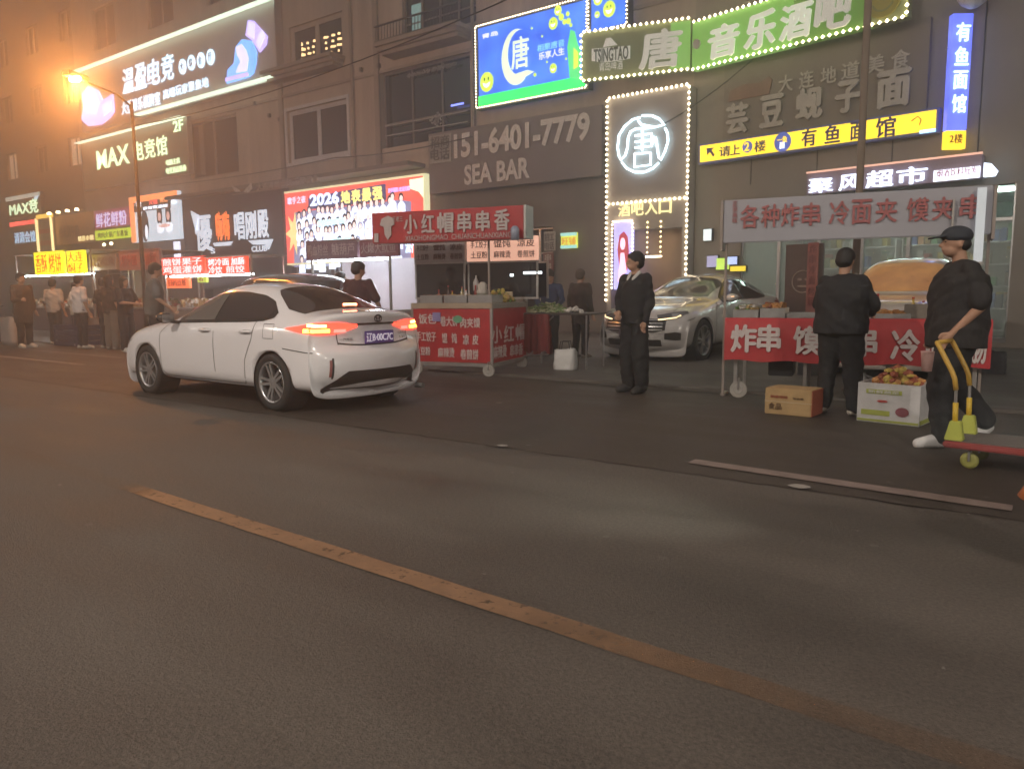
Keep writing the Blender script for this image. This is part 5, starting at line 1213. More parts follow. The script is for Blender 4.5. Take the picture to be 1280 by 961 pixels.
# man at the white banner cart, seen from behind
person('broad person in black standing back to the street at the red draped cart', -1.80, 8.20, 80, 1.68, near=True, sleeve='long', top=BLK, bottom=('black_trousers', (.014, .014, .015)), shoes=(.62, .58, .5), bulk=1.5, wide=1.25, lean=.05, head_nod=18,
       J=dict(elL=(-.29, .08, 1.16), wrL=(-.20, .30, 1.08), elR=(.30, .08, 1.16), wrR=(.20, .30, 1.08), ankL=(-.15, .0, .09), ankR=(.17, 0, .09), toeL=(-.2, .12, .03), toeR=(.24, .12, .03), kneeL=(-.12, .02, .5), kneeR=(.13, .02, .5)))
# man with cap and hand truck
person('heavy man in black cap and T-shirt walking with the yellow handled trolley', -.66, 7.02, 203, 1.76, near=True, sleeve='short', top=('black_tee', (.022, .02, .02)), bottom=BLK, shoes=(.66, .66, .66), bulk=1.5, hat=mat('cap_cloth', (.03, .035, .045), .8), wide=1.25, hem=.82,
       J=dict(shL=(-.22, .0, 1.42), shR=(.22, 0, 1.42), elL=(-.30, -.06, 1.13), wrL=(-.24, .10, .93), elR=(.31, -.08, 1.14), wrR=(.30, .05, .90), hipL=(-.1, 0, .92), kneeL=(-.11, .14, .51), ankL=(-.11, .09, .09), toeL=(-.12, .27, .03), kneeR=(.11, -.04, .50), ankR=(.10, -.29, .19), toeR=(.12, -.22, .05), head=(0, .05, 1.62)))
# trio behind the white saloon
person('man in dark maroon T-shirt, largest of three beyond the white car boot', -8.75, 8.05, 100, 1.76, top=('maroon', (.05, .018, .02)), J=dict(elR=(.30, .05, 1.14), wrR=(.22, .25, 1.0)), head_nod=12, head_turn=-25)
person('short haired person in pinkish top, middle of three beyond the white car', -11.6, 10.2, 60, 1.70, top=('dusty_pink', (.30, .17, .16)))
person('shorter person with rounded dark hair, leftmost of the three beyond the white car roof', -12.1, 10.25, 80, 1.58, top=('dusty_pink2', (.24, .15, .15)), longhair=True)
# pair right of the red cart
person('person in dark blue jacket bending over the vegetable table right of the red cart', -8.2, 12.6, -60, 1.70, top=('navy', (.03, .045, .10)), sleeve='long', lean=.18, head_nod=30, J=dict(wrL=(-.15, .38, 1.0), wrR=(.15, .38, 1.0), elL=(-.26, .18, 1.14), elR=(.26, .18, 1.14)), shoes=(.1, .1, .1))
person('person in long dark brown coat standing behind the white bag', -7.45, 12.5, 85, 1.70, top=('brown_coat', (.045, .032, .026)), sleeve='long', hem=.70, bottom=('dark_brown', (.03, .024, .02)), shoes=(.25, .22, .18), hair=mat('cap_wool', (.10, .08, .06), .8))
# left group
person('man in long dark brown open coat with pale shoes, leftmost walker', -20.95, 8.1, 10, 1.85, top=('dark_coat', (.05, .038, .03)), sleeve='long', hem=.6, bulk=1.1, bottom=('dark_brown', (.03, .024, .02)), shoes=(.5, .48, .42), J=dict(wrR=(.20, .3, 1.12), elR=(.26, .08, 1.12)))
person('person in white T-shirt and black trousers at the yellow sign stall', -19.25, 8.7, 95, 1.77, top=('white_tee', (.62, .60, .60)), shoes=(.62, .62, .58))
person('person in black T-shirt half hidden behind the white T-shirt one', -18.9, 9.1, 110, 1.70, top=BLK, shoes=(.5, .5, .5))
person('long haired person in dark top and wide beige trousers', -18.3, 8.95, 100, 1.76, top=('brown_black', (.035, .026, .024)), bottom=('beige', (.17, .14, .11)), wide=1.3, longhair=True, shoes=(.4, .36, .32))
person('woman in black with white shoes, arms folded forward', -17.2, 8.75, 20, 1.70, top=BLK, sleeve='short', longhair=True, wide=1.2, shoes=(.75, .74, .70), J=dict(elR=(.24, .1, 1.15), wrR=(.10, .34, 1.12), elL=(-.24, .1, 1.15), wrL=(-.06, .34, 1.12)))
person('tall man in grey T-shirt leaning on the counter just above the car bonnet', -13.6, 7.45, 60, 1.86, top=('grey_tee', (.10, .10, .09)), J=dict(elR=(.30, .06, 1.15), wrR=(.32, .26, .98)), lean=.06, head_nod=12)
person('person in pale grey shirt standing behind the leftmost walker', -21.6, 9.1, 120, 1.72, top=('pale_grey', (.38, .37, .35)), shoes=(.5, .5, .5))
person('short person in cream top between the coat wearer and the white T-shirt', -20.1, 9.0, 100, 1.62, top=('cream', (.45, .42, .36)), bottom=('navy_trousers', (.03, .035, .06)), longhair=True, shoes=(.4, .4, .4))
# far passers at the right edge
person('dark figure at the far right edge behind the trolley man, barely visible', .62, 9.6, 200, 1.72, top=BLK, sleeve='long', shoes=(.3, .3, .3))
person('second dark figure deeper in the shade at the right edge', .35, 11.6, 250, 1.70, top=('brown_coat', (.045, .032, .026)), sleeve='long', shoes=(.2, .2, .2))

# ------------------------------------------------------------------ the red cart with the long banner
def castor(parent, x, y, r=.10):
    w = MB().lathe([(0, -.02), (r*.5, -.025), (r*.6, -.02), (r, -.02), (r, .02), (r*.6, .02), (r*.5, .025), (0, .02)], (x, y-.06, r), 'y', 20).build('castor', mat('castor_grey', (.35, .33, .30), .6), parent)
    MB().tube([(x, y-.09, r), (x, y-.09, 2*r+.03), (x, y-.03, 2*r+.03), (x, y-.03, r)], .008, 5).build('fork', M_steel, w)
CX, CY, CAc = -7.0, 9.12, 13.6
FP = Plane(CX, CY, CAc); SP = Plane(CX, CY, CAc+90)
cart = empty('food_cart', (CX, CY, 0), R(CAc), 'red panelled food cart on castors with white lettering, behind the white saloon', 'food cart')
cw = -FP.hit(516, 400)[0]; cd = SP.hit(657, 400)[0]
M_alu = mat('dull_aluminium', (.42, .40, .38), .4, .7, var=.1)
b = MB()
for x in (0, -cw):
    for y in (0, cd): b.bb((x-.02, y-.02, .17), (x+.02, y+.02, 1.12))
b.bb((-cw, -.02, .14), (0, .02, .19)).bb((-cw, cd-.02, .14), (0, cd+.02, .19)).bb((-.02, .02, .14), (.02, cd-.02, .19)).bb((-cw-.02, .02, .14), (-cw+.02, cd-.02, .19))
b.build('frame', M_alu, cart)
def rz_(root, pl, q):  # local box of a px rect on a plane whose origin is the root
    x0, z1 = pl.hit(q[0], q[1]); x1, z0 = pl.hit(q[2], q[3]); return x0, x1, z0, z1
MB().bb((-cw+.02, -.012, .20), (-.02, -.002, 1.03)).build('front_panel', M_red, cart)
ft = MB().bb((-cw, -.03, 1.035), (.02, .02, 1.12)).build('front_rail', mat('worn_wood_rail', (.38, .30, .22), .7), cart, bevel=.005)
sp = empty('side_panel', (0, 0, 0), R(90)); sp.parent = cart
MB().bb((.02, -.012, .20), (cd-.02, -.002, 1.03)).build('panel', M_red, sp)
MB().bb((0, -.03, 1.035), (cd, .01, 1.10)).build('side_rail', M_alu, sp)
MB().bb((-cw, 0.02, 1.09), (0, cd, 1.115)).build('counter', M_steel, cart)
def ptx(parent, pl, s, q, m, y=-.02, **k):
    x0, zt0 = pl.hit(q[0], q[1]); x1, zb1 = pl.hit(q[2], q[3])
    if len(q) > 4: zt0 = (zt0+pl.hit(q[2], q[4])[1])/2; zb1 = (zb1+pl.hit(q[0], q[5])[1])/2
    text(parent, s, x0, zb1, x1, zt0, m, y, **k)
Mw = mat('cart_white_letter', (.62, .52, .50), .5)
for s_, x0, x1, y0, y1 in (('饭包', 524, 546, 392, 405), ('卷大饼', 551, 573, 395, 408), ('肉夹馍', 576, 601, 397, 410), ('手工饺子', 521, 546, 414, 427), ('馄', 553, 560, 416, 429), ('饨', 565, 572, 416, 429), ('凉', 579, 587, 418, 431), ('皮', 591, 599, 418, 431), ('土豆粉', 520, 539, 433, 444), ('麻辣烫', 548, 569, 434, 447), ('卷煎饼', 576, 599, 436, 450)):
    ptx(cart, FP, s_, (x0, y0, x1, y1), Mw, bold=.03, thick=.004)
for s_, x0, x1, y0, y1 in (('小', 613, 626, 408, 428), ('红', 628, 641, 407, 426), ('帽', 643, 655, 405, 424), ('麻辣烫', 615, 632, 433, 446), ('串串香', 636, 652, 431, 443)):
    ptx(sp, SP, s_, (x0, y0, x1, y1), Mw, bold=.03, thick=.004)
x, z = FP.hit(548, 396); MB().bb((x-.09, -.028, z-.07), (x+.05, -.022, z+.07)).build('sticker', mat('sticker_blue', (.25, .22, .45), .5), cart)
x, z = FP.hit(573, 399); MB().ell(x, z, .08, .06, -.028, -.022, 12).build('sticker', mat('sticker_green', (.12, .35, .2), .5), cart)
castor(cart, -.03, .0, .095); castor(cart, -.03, cd-.05, .095); castor(cart, -cw+.1, .0, .095); castor(cart, -cw+.1, cd-.05, .095)
for i in range(3):
    x = -cw+.12+(cw-.1)*i/3; t = MB()
    t.bb((x, .03, 1.12), (x+cw/3-.06, .05, 1.24)).bb((x, .45, 1.12), (x+cw/3-.06, .47, 1.24)).bb((x, .05, 1.12), (x+.02, .45, 1.24)).bb((x+cw/3-.08, .05, 1.12), (x+cw/3-.06, .45, 1.24)).bb((x+.02, .05, 1.12), (x+cw/3-.08, .45, 1.13))
    tr = t.build('food_tray', M_steel, cart, bevel=.004)
    f = MB(); rnd = random.Random(i)
    for k in range(60): f.ico((x+.04+rnd.random()*(cw/3-.14), .07+rnd.random()*.36, 1.17+rnd.random()*.06), rnd.uniform(.02, .035), 1)
    f.build('food', (mat('food_brown', (.28, .12, .05), .6, var=.4, scale=14), mat('food_tan', (.40, .26, .12), .6, var=.4, scale=14), mat('food_green', (.16, .20, .06), .6, var=.4, scale=14))[i], tr, kind='stuff')
# thermos jar and towel
MB().lathe([(0, 0), (.09, 0), (.10, .05), (.07, .10), (.075, .16), (.03, .2), (0, .2)], (-.28, .3, 1.24), n=12).build('lump_of_cloth', mat('towel', (.5, .47, .42), .9), cart, smooth=True)
def bottle(x, y, z, h, r_, m_, label, name='bottle'):
    q = empty(name, (x, y, z), 0, label, 'bottle', 'sauce bottles on the carts'); MB().lathe([(0, 0), (r_, 0), (r_, h*.6), (r_*.35, h*.8), (r_*.35, h), (0, h)], n=12).build('bottle_body', m_, q, smooth=True); MB().lathe([(0, h*.98), (r_*.42, h*.98), (r_*.42, h*1.07), (0, h*1.07)], n=10).build('cap', M_red, q)
BM = [mat('sauce_red', (.30, .03, .02), .25), mat('sauce_brown', (.06, .025, .015), .2), mat('sauce_yellow', (.5, .34, .05), .3), mat('oil_bottle', (.35, .30, .14), .15), M_white]
for k in range(7):
    p = FP.pt(-cw+.18+k*(cw-.5)/7, 0, -(.56+.1*(k % 2))); bottle(p.x, p.y, 1.117, (.20, .26, .18, .24)[k % 4], .032, BM[k % 5], ('dark sauce bottle', 'red capped sauce bottle', 'pale squeeze bottle', 'oil bottle', 'small white bottle', 'brown sauce bottle', 'yellow squeeze bottle')[k]+' standing behind the trays of the red cart, %s from the left' % ('first', 'second', 'third', 'fourth', 'fifth', 'sixth', 'seventh')[k])
# upper glass cabinets with lit menu heads (set back)
bk = FP.off(-.95)
root2 = empty('glass_cabinet', FP.pt(0, 0, -.95), R(CAc), 'tall glazed cabinet with grey and peach Chinese menu heads standing on the red cart', 'cabinet')
zc_ = 1.115
for (pxa, pxb, yt, yb, m_, lab) in ((518, 582, 303, 327, mat('menu_grey', (.36, .33, .33), .6), 'left'), (584, 673, 298, 325, emi('menu_peach', (.85, .45, .32), .62, base=(.6, .42, .34)), 'right')):
    u0, z1 = bk.hit(pxa, yt); u1, z0 = bk.hit(pxb, yb)
    hd = MB().bb((u0, -.03, z0), (u1, .03, z1)).build('menu_head', m_, root2, bevel=.004)
    dk = mat('menu_dark_letter', (.10, .035, .03), .5); hh = z1-z0; ww = u1-u0
    for rr_, row in enumerate((('手工饺子', '馄饨', '凉皮'), ('土豆粉', '麻辣烫', '卷煎饼'))):
        for cc_, s_ in enumerate(row): text(hd, s_, u0+ww*(.06+.33*cc_), z0+hh*(.56-.44*rr_), u0+ww*(.30+.33*cc_), z0+hh*(.86-.44*rr_), dk, -.035, thick=.004)
    b = MB(); zb_ = bk.hit(pxa, 374)[1]
    for u in (u0+.02, u1-.02): b.bb((u-.015, -.015, zb_), (u+.015, .015, z0)).bb((u-.015, .47, zb_), (u+.015, .5, z0))
    b.bb((u0, -.016, z0-.03), (u1, .016, z0-.001)).bb((u0, .47, z0-.03), (u1, .5, z0-.001)).bb((u0, -.016, zb_), (u1, .016, zb_+.03))
    b.build('frame', M_alu, root2)
    MB().bb((u0+.03, -.004, zb_+.03), (u1-.03, .0, z0-.03)).build('pane', M_glass, root2)
    MB().bb((u0+.03, .48, zb_+.03), (u1-.03, .485, z0-.03)).build('pane', M_glass, root2)
for px, py, s_ in ((640, 344, .03), (666, 341, .16)):
    u, z = bk.hit(px, py); MB().bb((u-s_, -.012, z-.02), (u+s_, -.006, z+.02)).build('tube_reflection', emi('tube_reflection_glow', (.85, .95, 1), 2.5, sample=False), root2)  # reflections of tubes in the pane, put in as glowing bars
u, z = bk.hit(597, 352); MB().lathe([(0, -.16), (.05, -.15), (.05, -.02), (.015, .06), (.015, .1), (0, .1)], (u, -.06, z), n=12).build('bottle', mat('pale_bottle', (.45, .43, .42), .4), root2, smooth=True)
# banner and its posts
BP = Plane(-6.36, 9.06, CAc)
r, w, h, L = sign_root('banner', BP, (465, 268, 306, 655, 255, 297), 'long dark red banner reading in white characters with pinyin below, above the red cart', 'banner', 0)
panel(r, w, h, M_red, .05); MB().bb((w, -.01, 0), (w+.03, .30, h)).build('end_cap', M_alu, r)
MB().bb((0, .25, h-.03), (w, .28, h)).bb((0, .25, 0), (w, .28, .03)).build('back_rail', M_alu, r)
Mg = mat('banner_pale_letter', (.50, .44, .43), .6)
for i, (ch, x0, x1, y0, y1) in enumerate((('小', 505, 523, 269, 292), ('红', 527, 544, 268, 291), ('帽', 547, 568, 266, 291), ('串', 572, 590, 265, 290), ('串', 595, 613, 264, 289), ('香', 618, 638, 262, 288))): tbox(r, L, ch, (x0, y0, x1, y1), Mg, bold=.035, y=-.015, thick=.01)
tbox(r, L, 'XIAOHONGMAO  CHUANCHUANXIANG', (507, 295, 640, 297, 290, 301), Mg, y=-.015, thick=.004, bold=.0)
tbox(r, L, '王老三', (491, 271, 504, 277), Mg, y=-.015, thick=.004)
MB().poly(pxpoly(L, [(478, 274), (486, 270), (492, 273), (494, 281), (490, 283), (490, 294), (486, 300), (482, 294), (481, 284), (476, 282)]), -.03, -.012).build('emblem', Mg, r)
MB().poly(pxpoly(L, [(469, 292), (474, 292), (474, 303), (469, 303)]), -.03, -.012).build('stamp', Mg, r)
x, z = L(647, 292); MB().lathe([(0, -.10), (.06, -.10), (.065, .06), (.03, .1), (0, .1)], (x, -.10, z), n=12).build('hanging_jar', mat('jar_blue', (.28, .32, .42), .3), r, smooth=True)
b = MB(); u = FP.hit(612, 330)[0]
pr = empty('banner_post', FP.pt(-.06, 1.116, -.06), 0, 'thin dark post at the corner of the red cart carrying the banner', 'post')
MB().lathe([(0, 0), (.018, 0), (.018, 1.0), (0, 1.0)], n=8).build('pole', M_post, pr)
# side table with vegetables
TP = Plane(0, 11.2, 4); u0, z = TP.hit(659, 385); u1, _ = TP.hit(745, 388)
tb = empty('folding_table', TP.pt(u0, 0), TP.a, 'dark folding table heaped with greens and skewers to the right of the red cart', 'table'); z = .93
wt = u1-u0; MB().bb((0, -.3, z-.03), (wt, .45, z)).build('tabletop', mat('table_dark', (.07, .06, .055), .5), tb, bevel=.006)
for x in (.05, wt-.05): 
    for y in (-.25, .4): MB().tube([(x, y, 0), (x, y, z-.03)], .016, 6).build('leg', M_steel, tb)
MB().tube([(.05, -.25, .35), (wt*.5, -.25, z-.05)], .014, 6).tube([(.0, -.3, .2), (wt*.45, -.3, .25)], .014, 6).build('brace', M_steel, tb)
cb = MB(); rnd = random.Random(5); nn = 26; vs = []
for i in range(nn+1):
    x = wt*.04+wt*.45*i/nn; yy = -.31-.025*sin(i*1.3); 
    for k, zz in enumerate((z-.02, .6, .28)): vs.append((x+.02*sin(i*.9+k), yy-.015*k*cos(i*1.7), zz+(.03*sin(i*.7) if k == 2 else 0)))
cb.add(vs, [(3*i+k, 3*i+3+k, 3*i+4+k, 3*i+1+k) for i in range(nn) for k in range(2)]); cb.build('cloth_skirt', mat('dark_red_cloth', (.17, .025, .025), .8), tb, smooth=True)
def heap(name, label, cx, cy, z, rx, ry, h, mats, n=120, s=.03, seed=1, stick=False):
    r_ = empty(name, (cx, cy, z), 0, label, 'food'); rnd = random.Random(seed)
    for mi, m_ in enumerate(mats):
        b_ = MB()
        for k in range(n//len(mats)):
            a = rnd.uniform(0, 2*pi); q = math.sqrt(rnd.random()); zz = h*(1-q*q)*rnd.uniform(.3, 1)
            if stick: b_.box((rx*q*cos(a), ry*q*sin(a), zz+s*.4), (s*3.2, s*.5, s*.5), rz=rnd.uniform(0, pi), ry=rnd.uniform(-.4, .4))
            else: b_.ico((rx*q*cos(a), ry*q*sin(a), zz+s*.5), s*rnd.uniform(.6, 1.2), 1, (1, rnd.uniform(.5, 1), rnd.uniform(.5, 1)))
        b_.build('pile', m_, r_, kind='stuff')
    return r_
G = lambda n, c: mat('produce_'+n, c, .6, var=.35, scale=20)
p = FP.pt(-.20, 0, -.75); heap('vegetable_heap', 'heap of yellow and brown skewered food on the right edge of the red cart', p.x, p.y, 1.117, .30, .18, .20, [G('yellow', (.48, .36, .08)), G('tan', (.36, .24, .10)), G('green', (.10, .20, .04))], 210, .035, 3)
p = TP.pt(u0+wt*.30, 0); heap('vegetable_heap', 'long pile of pale green leafy vegetables on the dark folding table', p.x, p.y, z, .42, .2, .14, [G('leaf', (.16, .26, .08)), G('pale', (.45, .46, .30))], 200, .045, 4, True)
p = TP.pt(u0+wt*.72, 0, .1); heap('vegetable_heap', 'small white heap at the right end of the dark folding table', p.x, p.y, z, .16, .1, .07, [G('white', (.55, .52, .48))], 40, .04, 9)
p = FP.pt(-.24, 0, -.30); q = empty('basin', (p.x, p.y, 1.117), 0, 'blue plastic basin at the front right corner of the red cart', 'basin'); MB().lathe([(0, .0), (.14, 0), (.19, .10), (.20, .11), (.18, .10), (.13, .02), (0, .02)], n=20).build('bowl', mat('blue_plastic', (.10, .28, .42), .35), q, smooth=True)
p = FP.pt(-.10, 0, -.98); q = empty('carton', (p.x, p.y, 1.117), .1, 'small cream carton standing beside the skewer heap on the red cart', 'carton'); MB().bb((-.07, -.05, 0), (.07, .05, .17)).build('box', mat('cream_card', (.55, .46, .32), .7), q, bevel=.004)
# white carrier bag
def bag(x, y, w_, d_, h_, label, c=(.62, .62, .62), rz=0, handles=True):
    r_ = empty('shopping_bag', (x, y, 0), rz, label, 'bag'); b_ = MB(); rnd = random.Random(int(x*10)); rows = 7; n = 20; vs = []
    for i in range(rows):
        t = i/(rows-1); s_ = 1+.06*sin(t*3.1)-.10*t
        for k in range(n):
            a = 2*pi*k/n; c_, s2 = cos(a), sin(a); f = 1/max(abs(c_), abs(s2))**.97
            vs.append((w_/2*c_*f*s_+rnd.uniform(-.012, .012), d_/2*s2*f*s_+rnd.uniform(-.012, .012), h_*t+(rnd.uniform(-.03, .02) if i == rows-1 else 0)))
    b_.add(vs, [(i*n+k, i*n+(k+1) % n, (i+1)*n+(k+1) % n, (i+1)*n+k) for i in range(rows-1) for k in range(n)]+[tuple(range(n))[::-1]])
    b_.build('sack', mat('bag_%.2f' % c[0], c, .5, bump=.3, bscale=8), r_, smooth=True)
    if handles:
        for yy in (-d_*.35, d_*.35): MB().tube([(-w_*.25, yy, h_-.02), (-w_*.18, yy, h_+.12), (w_*.18, yy, h_+.12), (w_*.25, yy, h_-.02)], .008, 5).build('handle', M_black, r_)
    return r_
x, y = ground(703, 464); bag(x, y+.1, .36, .2, .36, 'upright white carrier bag on the pavement beside the folding table', c=(.78, .78, .76), rz=.3)
x, y = ground(668, 445); q = empty('plastic_barrel', (x, y+.3, 0), 0, 'dull red plastic barrel under the folding table', 'barrel'); MB().lathe([(0, 0), (.20, 0), (.23, .3), (.22, .62), (.24, .64), (.24, .68), (0, .70)], n=20).build('barrel', mat('red_plastic', (.36, .05, .03), .4), q, smooth=True)

# ------------------------------------------------------------------ generic stall
def stall(label, pl, q, signs, ybase=0, depth=.9, lab2=None, counter_z=.95, strip=True, back=None, goods=None, cat='market stall'):
    """q = (px left, px right, py top of the head sign, py bottom of the head sign)"""
    u0 = pl.hit(q[0], q[3])[0]; u1 = pl.hit(q[1], q[3])[0]; z1 = pl.hit((q[0]+q[1])/2, q[2])[1]; z0 = pl.hit((q[0]+q[1])/2, q[3])[1]; w = u1-u0
    r = empty('market_stall', pl.pt(u0, 0), pl.a, label, cat)
    for x in (.02, w-.02):
        for y in (.03, depth): MB().bb((x-.02, y-.02, 0), (x+.02, y+.02, z1)).build('post', M_alu, r)
    cb = MB().bb((0, 0, counter_z-.04), (w, depth, counter_z)).build('counter', M_steel, r, bevel=.005)
    MB().bb((.02, .02, .2), (w-.02, .05, counter_z-.05)).build('front_panel', signs.get('front', M_alu), r)
    MB().bb((-.05, -.05, z1), (w+.05, depth+.05, z1+.03)).build('roof', M_alu, r)
    if strip: MB().bb((.1, .10, z0-.06), (w-.1, .14, z0-.02)).build('light_strip', emi('cool_strip', (.85, .95, 1), 28), r)
    if back: MB().bb((.02, depth, counter_z), (w-.02, depth+.03, z0)).build('back_panel', back, r)
    for (xa, xb, ya, yb, m_, txts, tm) in signs.get('heads', []):
        a, c = pl.hit(xa, ya); d, e_ = pl.hit(xb, yb); hd = MB().bb((a-u0, -.05, e_), (d-u0, .02, c)).build('sign_panel', m_, r, bevel=.004)
        for (s_, fx0, fz0, fx1, fz1) in txts: text(hd, s_, a-u0+(d-a)*fx0, e_+(c-e_)*fz0, a-u0+(d-a)*fx1, e_+(c-e_)*fz1, tm, -.06, bold=.0, thick=.01)
    if goods:
        rnd = random.Random(len(label)); 
        for mi, m_ in enumerate(goods):
            b_ = MB()
            for k in range(60): b_.box((rnd.uniform(.08, w-.08), rnd.uniform(.1, depth-.1), counter_z+rnd.uniform(.02, .22)), (rnd.uniform(.05, .12), .07, rnd.uniform(.05, .12)), rz=rnd.uniform(0, 3))
            b_.build('goods', m_, r, kind='stuff')
    return r
E_yb = emi('yellow_signbox', (1, .86, .02), 1.3); M_or = emi('orange_text', (.9, .16, .01), .6, sample=False)
E_rw = emi('red_signbox', (1, .10, .05), .8)
S10 = Plane(0, 10.6, 0)
stall('food stall with two glowing yellow signs and white tube lights behind the leftmost shoppers', S10, (20, 114, 316, 342),
      {'heads': [(44, 83, 316, 343, E_yb, [('香酥', .06, .1, .46, .9), ('烤饼', .52, .1, .94, .9)], M_or), (85, 109, 314, 342, E_yb, [('大连', .06, .52, .95, .95), ('焖子', .06, .06, .95, .48)], M_or)], 'front': mat('stall_front_dark', (.08, .07, .09), .6)},
      goods=[G('tan', (.36, .24, .10)), G('white', (.55, .52, .48)), G('redbrown', (.3, .08, .04))], depth=1.1)
stall('stall with a dull pink menu fascia and crowded shelves behind the shoppers', Plane(0, 10.9, 0), (116, 202, 316, 337),
      {'heads': [(113, 148, 318, 337, mat('fascia_grey', (.28, .24, .22), .6), [('铁板鱿鱼', .05, .2, .95, .8)], mat('fascia_letter', (.22, .12, .10), .6)), (150, 202, 314, 336, mat('fascia_pink', (.34, .18, .18), .6), [('烤冷面 手抓饼', .05, .2, .95, .8)], M_redlet)], 'front': mat('stall_front_dark', (.08, .07, .09), .6)},
      goods=[G('tan', (.36, .24, .10)), G('white', (.55, .52, .48)), G('green', (.10, .20, .04)), G('redbrown', (.3, .08, .04))], strip=False, back=mat('shelf_back', (.18, .14, .12), .7), depth=1.2)
mwh = emi('white_text', (.85, .92, 1), 1.0, sample=False)
stall('steel stall under red light boxes of white characters, left of the white saloon', Plane(0, 10.2, 0), (205, 314, 322, 342),
      {'heads': [(204, 258, 323, 342, E_rw, [('煎饼果子', .04, .52, .96, .94), ('鸡蛋灌饼', .04, .06, .96, .48)], mwh), (261, 311, 323, 342, E_rw, [('烤冷面', .04, .52, .58, .94), ('加肠', .64, .52, .96, .94), ('冷饮', .04, .06, .4, .48), ('煎饺', .5, .06, .96, .48)], mwh),
                 (210, 239, 347, 360, emi('orange_notice', (1, .22, .08), .75), [('扫码点餐', .1, .2, .9, .8)], M_red), (249, 260, 346, 353, emi('lime_note', (.6, .75, .1), .6), [('有', .2, .2, .8, .8)], M_red)], 'front': M_alu},
      goods=[G('white', (.55, .52, .48)), G('tan', (.36, .24, .10))])
r = stall('white lit stall with plum menu fascia behind the man in maroon', Plane(0, 11.6, 6), (388, 487, 303, 322),
      {'heads': [(384, 449, 302, 323, mat('plum_board', (.22, .12, .17), .6), [('鸭血粉丝', .04, .2, .45, .8), ('糖葫芦', .52, .2, .96, .8)], mat('plum_letter', (.5, .4, .42), .6)), (451, 500, 300, 320, mat('plum_board2', (.24, .09, .12), .6), [('火爆大鱿鱼', .05, .2, .95, .8)], mat('plum_letter', (.5, .4, .42), .6))], 'front': M_steel},
      back=emi('backlit_white', (.80, .72, .85), .22, base=(.5, .46, .5)), depth=.9, strip=True)
# ------------------------------------------------------------------ things on the ground at the left
def crate(x, y, rz, w_, d_, h_, m_, label, name='crate', z=0):
    r_ = empty(name, (x, y, z), rz, label, 'crate'); b_ = MB()
    for k in range(4):
        zz = h_*(k+.5)/4; b_.bb((-w_/2, -d_/2, zz-h_*.10), (w_/2, -d_/2+.015, zz+h_*.10)); b_.bb((-w_/2, d_/2-.015, zz-h_*.10), (w_/2, d_/2, zz+h_*.10)); b_.bb((-w_/2, -d_/2+.015, zz-h_*.10), (-w_/2+.015, d_/2-.015, zz+h_*.10)); b_.bb((w_/2-.015, -d_/2+.015, zz-h_*.10), (w_/2, d_/2-.015, zz+h_*.10))
    b_.build('slats', m_, r_); b_ = MB()
    for sx in (-1, 1):
        for sy in (-1, 1): b_.bb((sx*w_/2-.02, sy*d_/2-.02, 0), (sx*w_/2+.02, sy*d_/2+.02, h_))
    b_.build('corner_posts', m_, r_); MB().bb((-w_/2, -d_/2, .0), (w_/2, d_/2, .02)).build('floor', m_, r_); return r_
mb = mat('navy_plastic', (.035, .04, .09), .5)
crate(-20.6, 9.2, .05, 1.15, .6, .55, mb, 'big dark navy slatted crate under the yellow sign stall, between the first two shoppers')
x, y = ground(14, 433); bag(x-.6, y+.3, .7, .4, .75, 'bulging pale grey sack hanging low behind the leftmost walker', (.34, .31, .29), handles=False)
x, y = ground(85, 432); bag(x+.3, y+.6, .5, .3, .7, 'brownish grey sack beside the navy crate', (.22, .19, .17), handles=False)
scr = empty('parked_scooter', (-24.6, 8.4, 0), .2, 'dark scooter parked at the left picture edge with small reflections', 'scooter')
b = MB(); b.tube([(-.6, 0, .5), (-.1, 0, .35), (.5, 0, .35), (.62, 0, .95)], [.14, .12, .09, .05], 10); b.ico((-.5, 0, .75), 1, 2, (.38, .14, .09)); b.build('body', PD, scr, smooth=True)
for x in (-.6, .68): MB().lathe([(.13, -.05), (.24, -.05), (.25, 0), (.24, .05), (.13, .05)], (x, 0, .25), 'y', 24).build('wheel', M_tyre, scr, smooth=True)
MB().tube([(.6, -.3, 1.02), (.58, 0, .98), (.6, .3, 1.02)], .018, 6).build('handlebar', M_chrome, scr)

# ------------------------------------------------------------------ white banner cart on the right
WP = Plane(-3.32, 8.75, 11)
wcart = empty('food_cart', (WP.o.x, WP.o.y, 0), WP.a, 'long fried skewer cart draped in red cloth with big pale characters, on the right', 'food cart')
cu0 = WP.hit(908, 420)[0]; cu1 = WP.hit(1237, 425)[0]; LW = cu1-cu0
MB().bb((cu0, .03, .90), (cu1, 1.0, .94)).build('counter', M_steel, wcart, bevel=.005)
nn = 60; vs = []
for i in range(nn+1):
    x = cu0-.02+(LW+.04)*i/nn
    for k, zz in enumerate((.955, .93, .70, .45)): vs.append((x, (.03 if k == 0 else -.012)-.006*sin(i*.55)*(k > 1)-.004*sin(i*1.9)*(k > 1), zz+(.012*sin(i*.5) if k == 3 else 0)))
M_drape = mat('red_drape', (.46, .035, .04), .6, var=.16, scale=2.5, bump=.2, bscale=6)
me = bpy.data.meshes.new('cloth'); me.from_pydata(vs, [], [(4*i+k, 4*i+4+k, 4*i+5+k, 4*i+1+k) for i in range(nn) for k in range(3)])
link('cloth', me, M_drape, wcart, True)
Md = mat('drape_letter', (.62, .56, .54), .6)
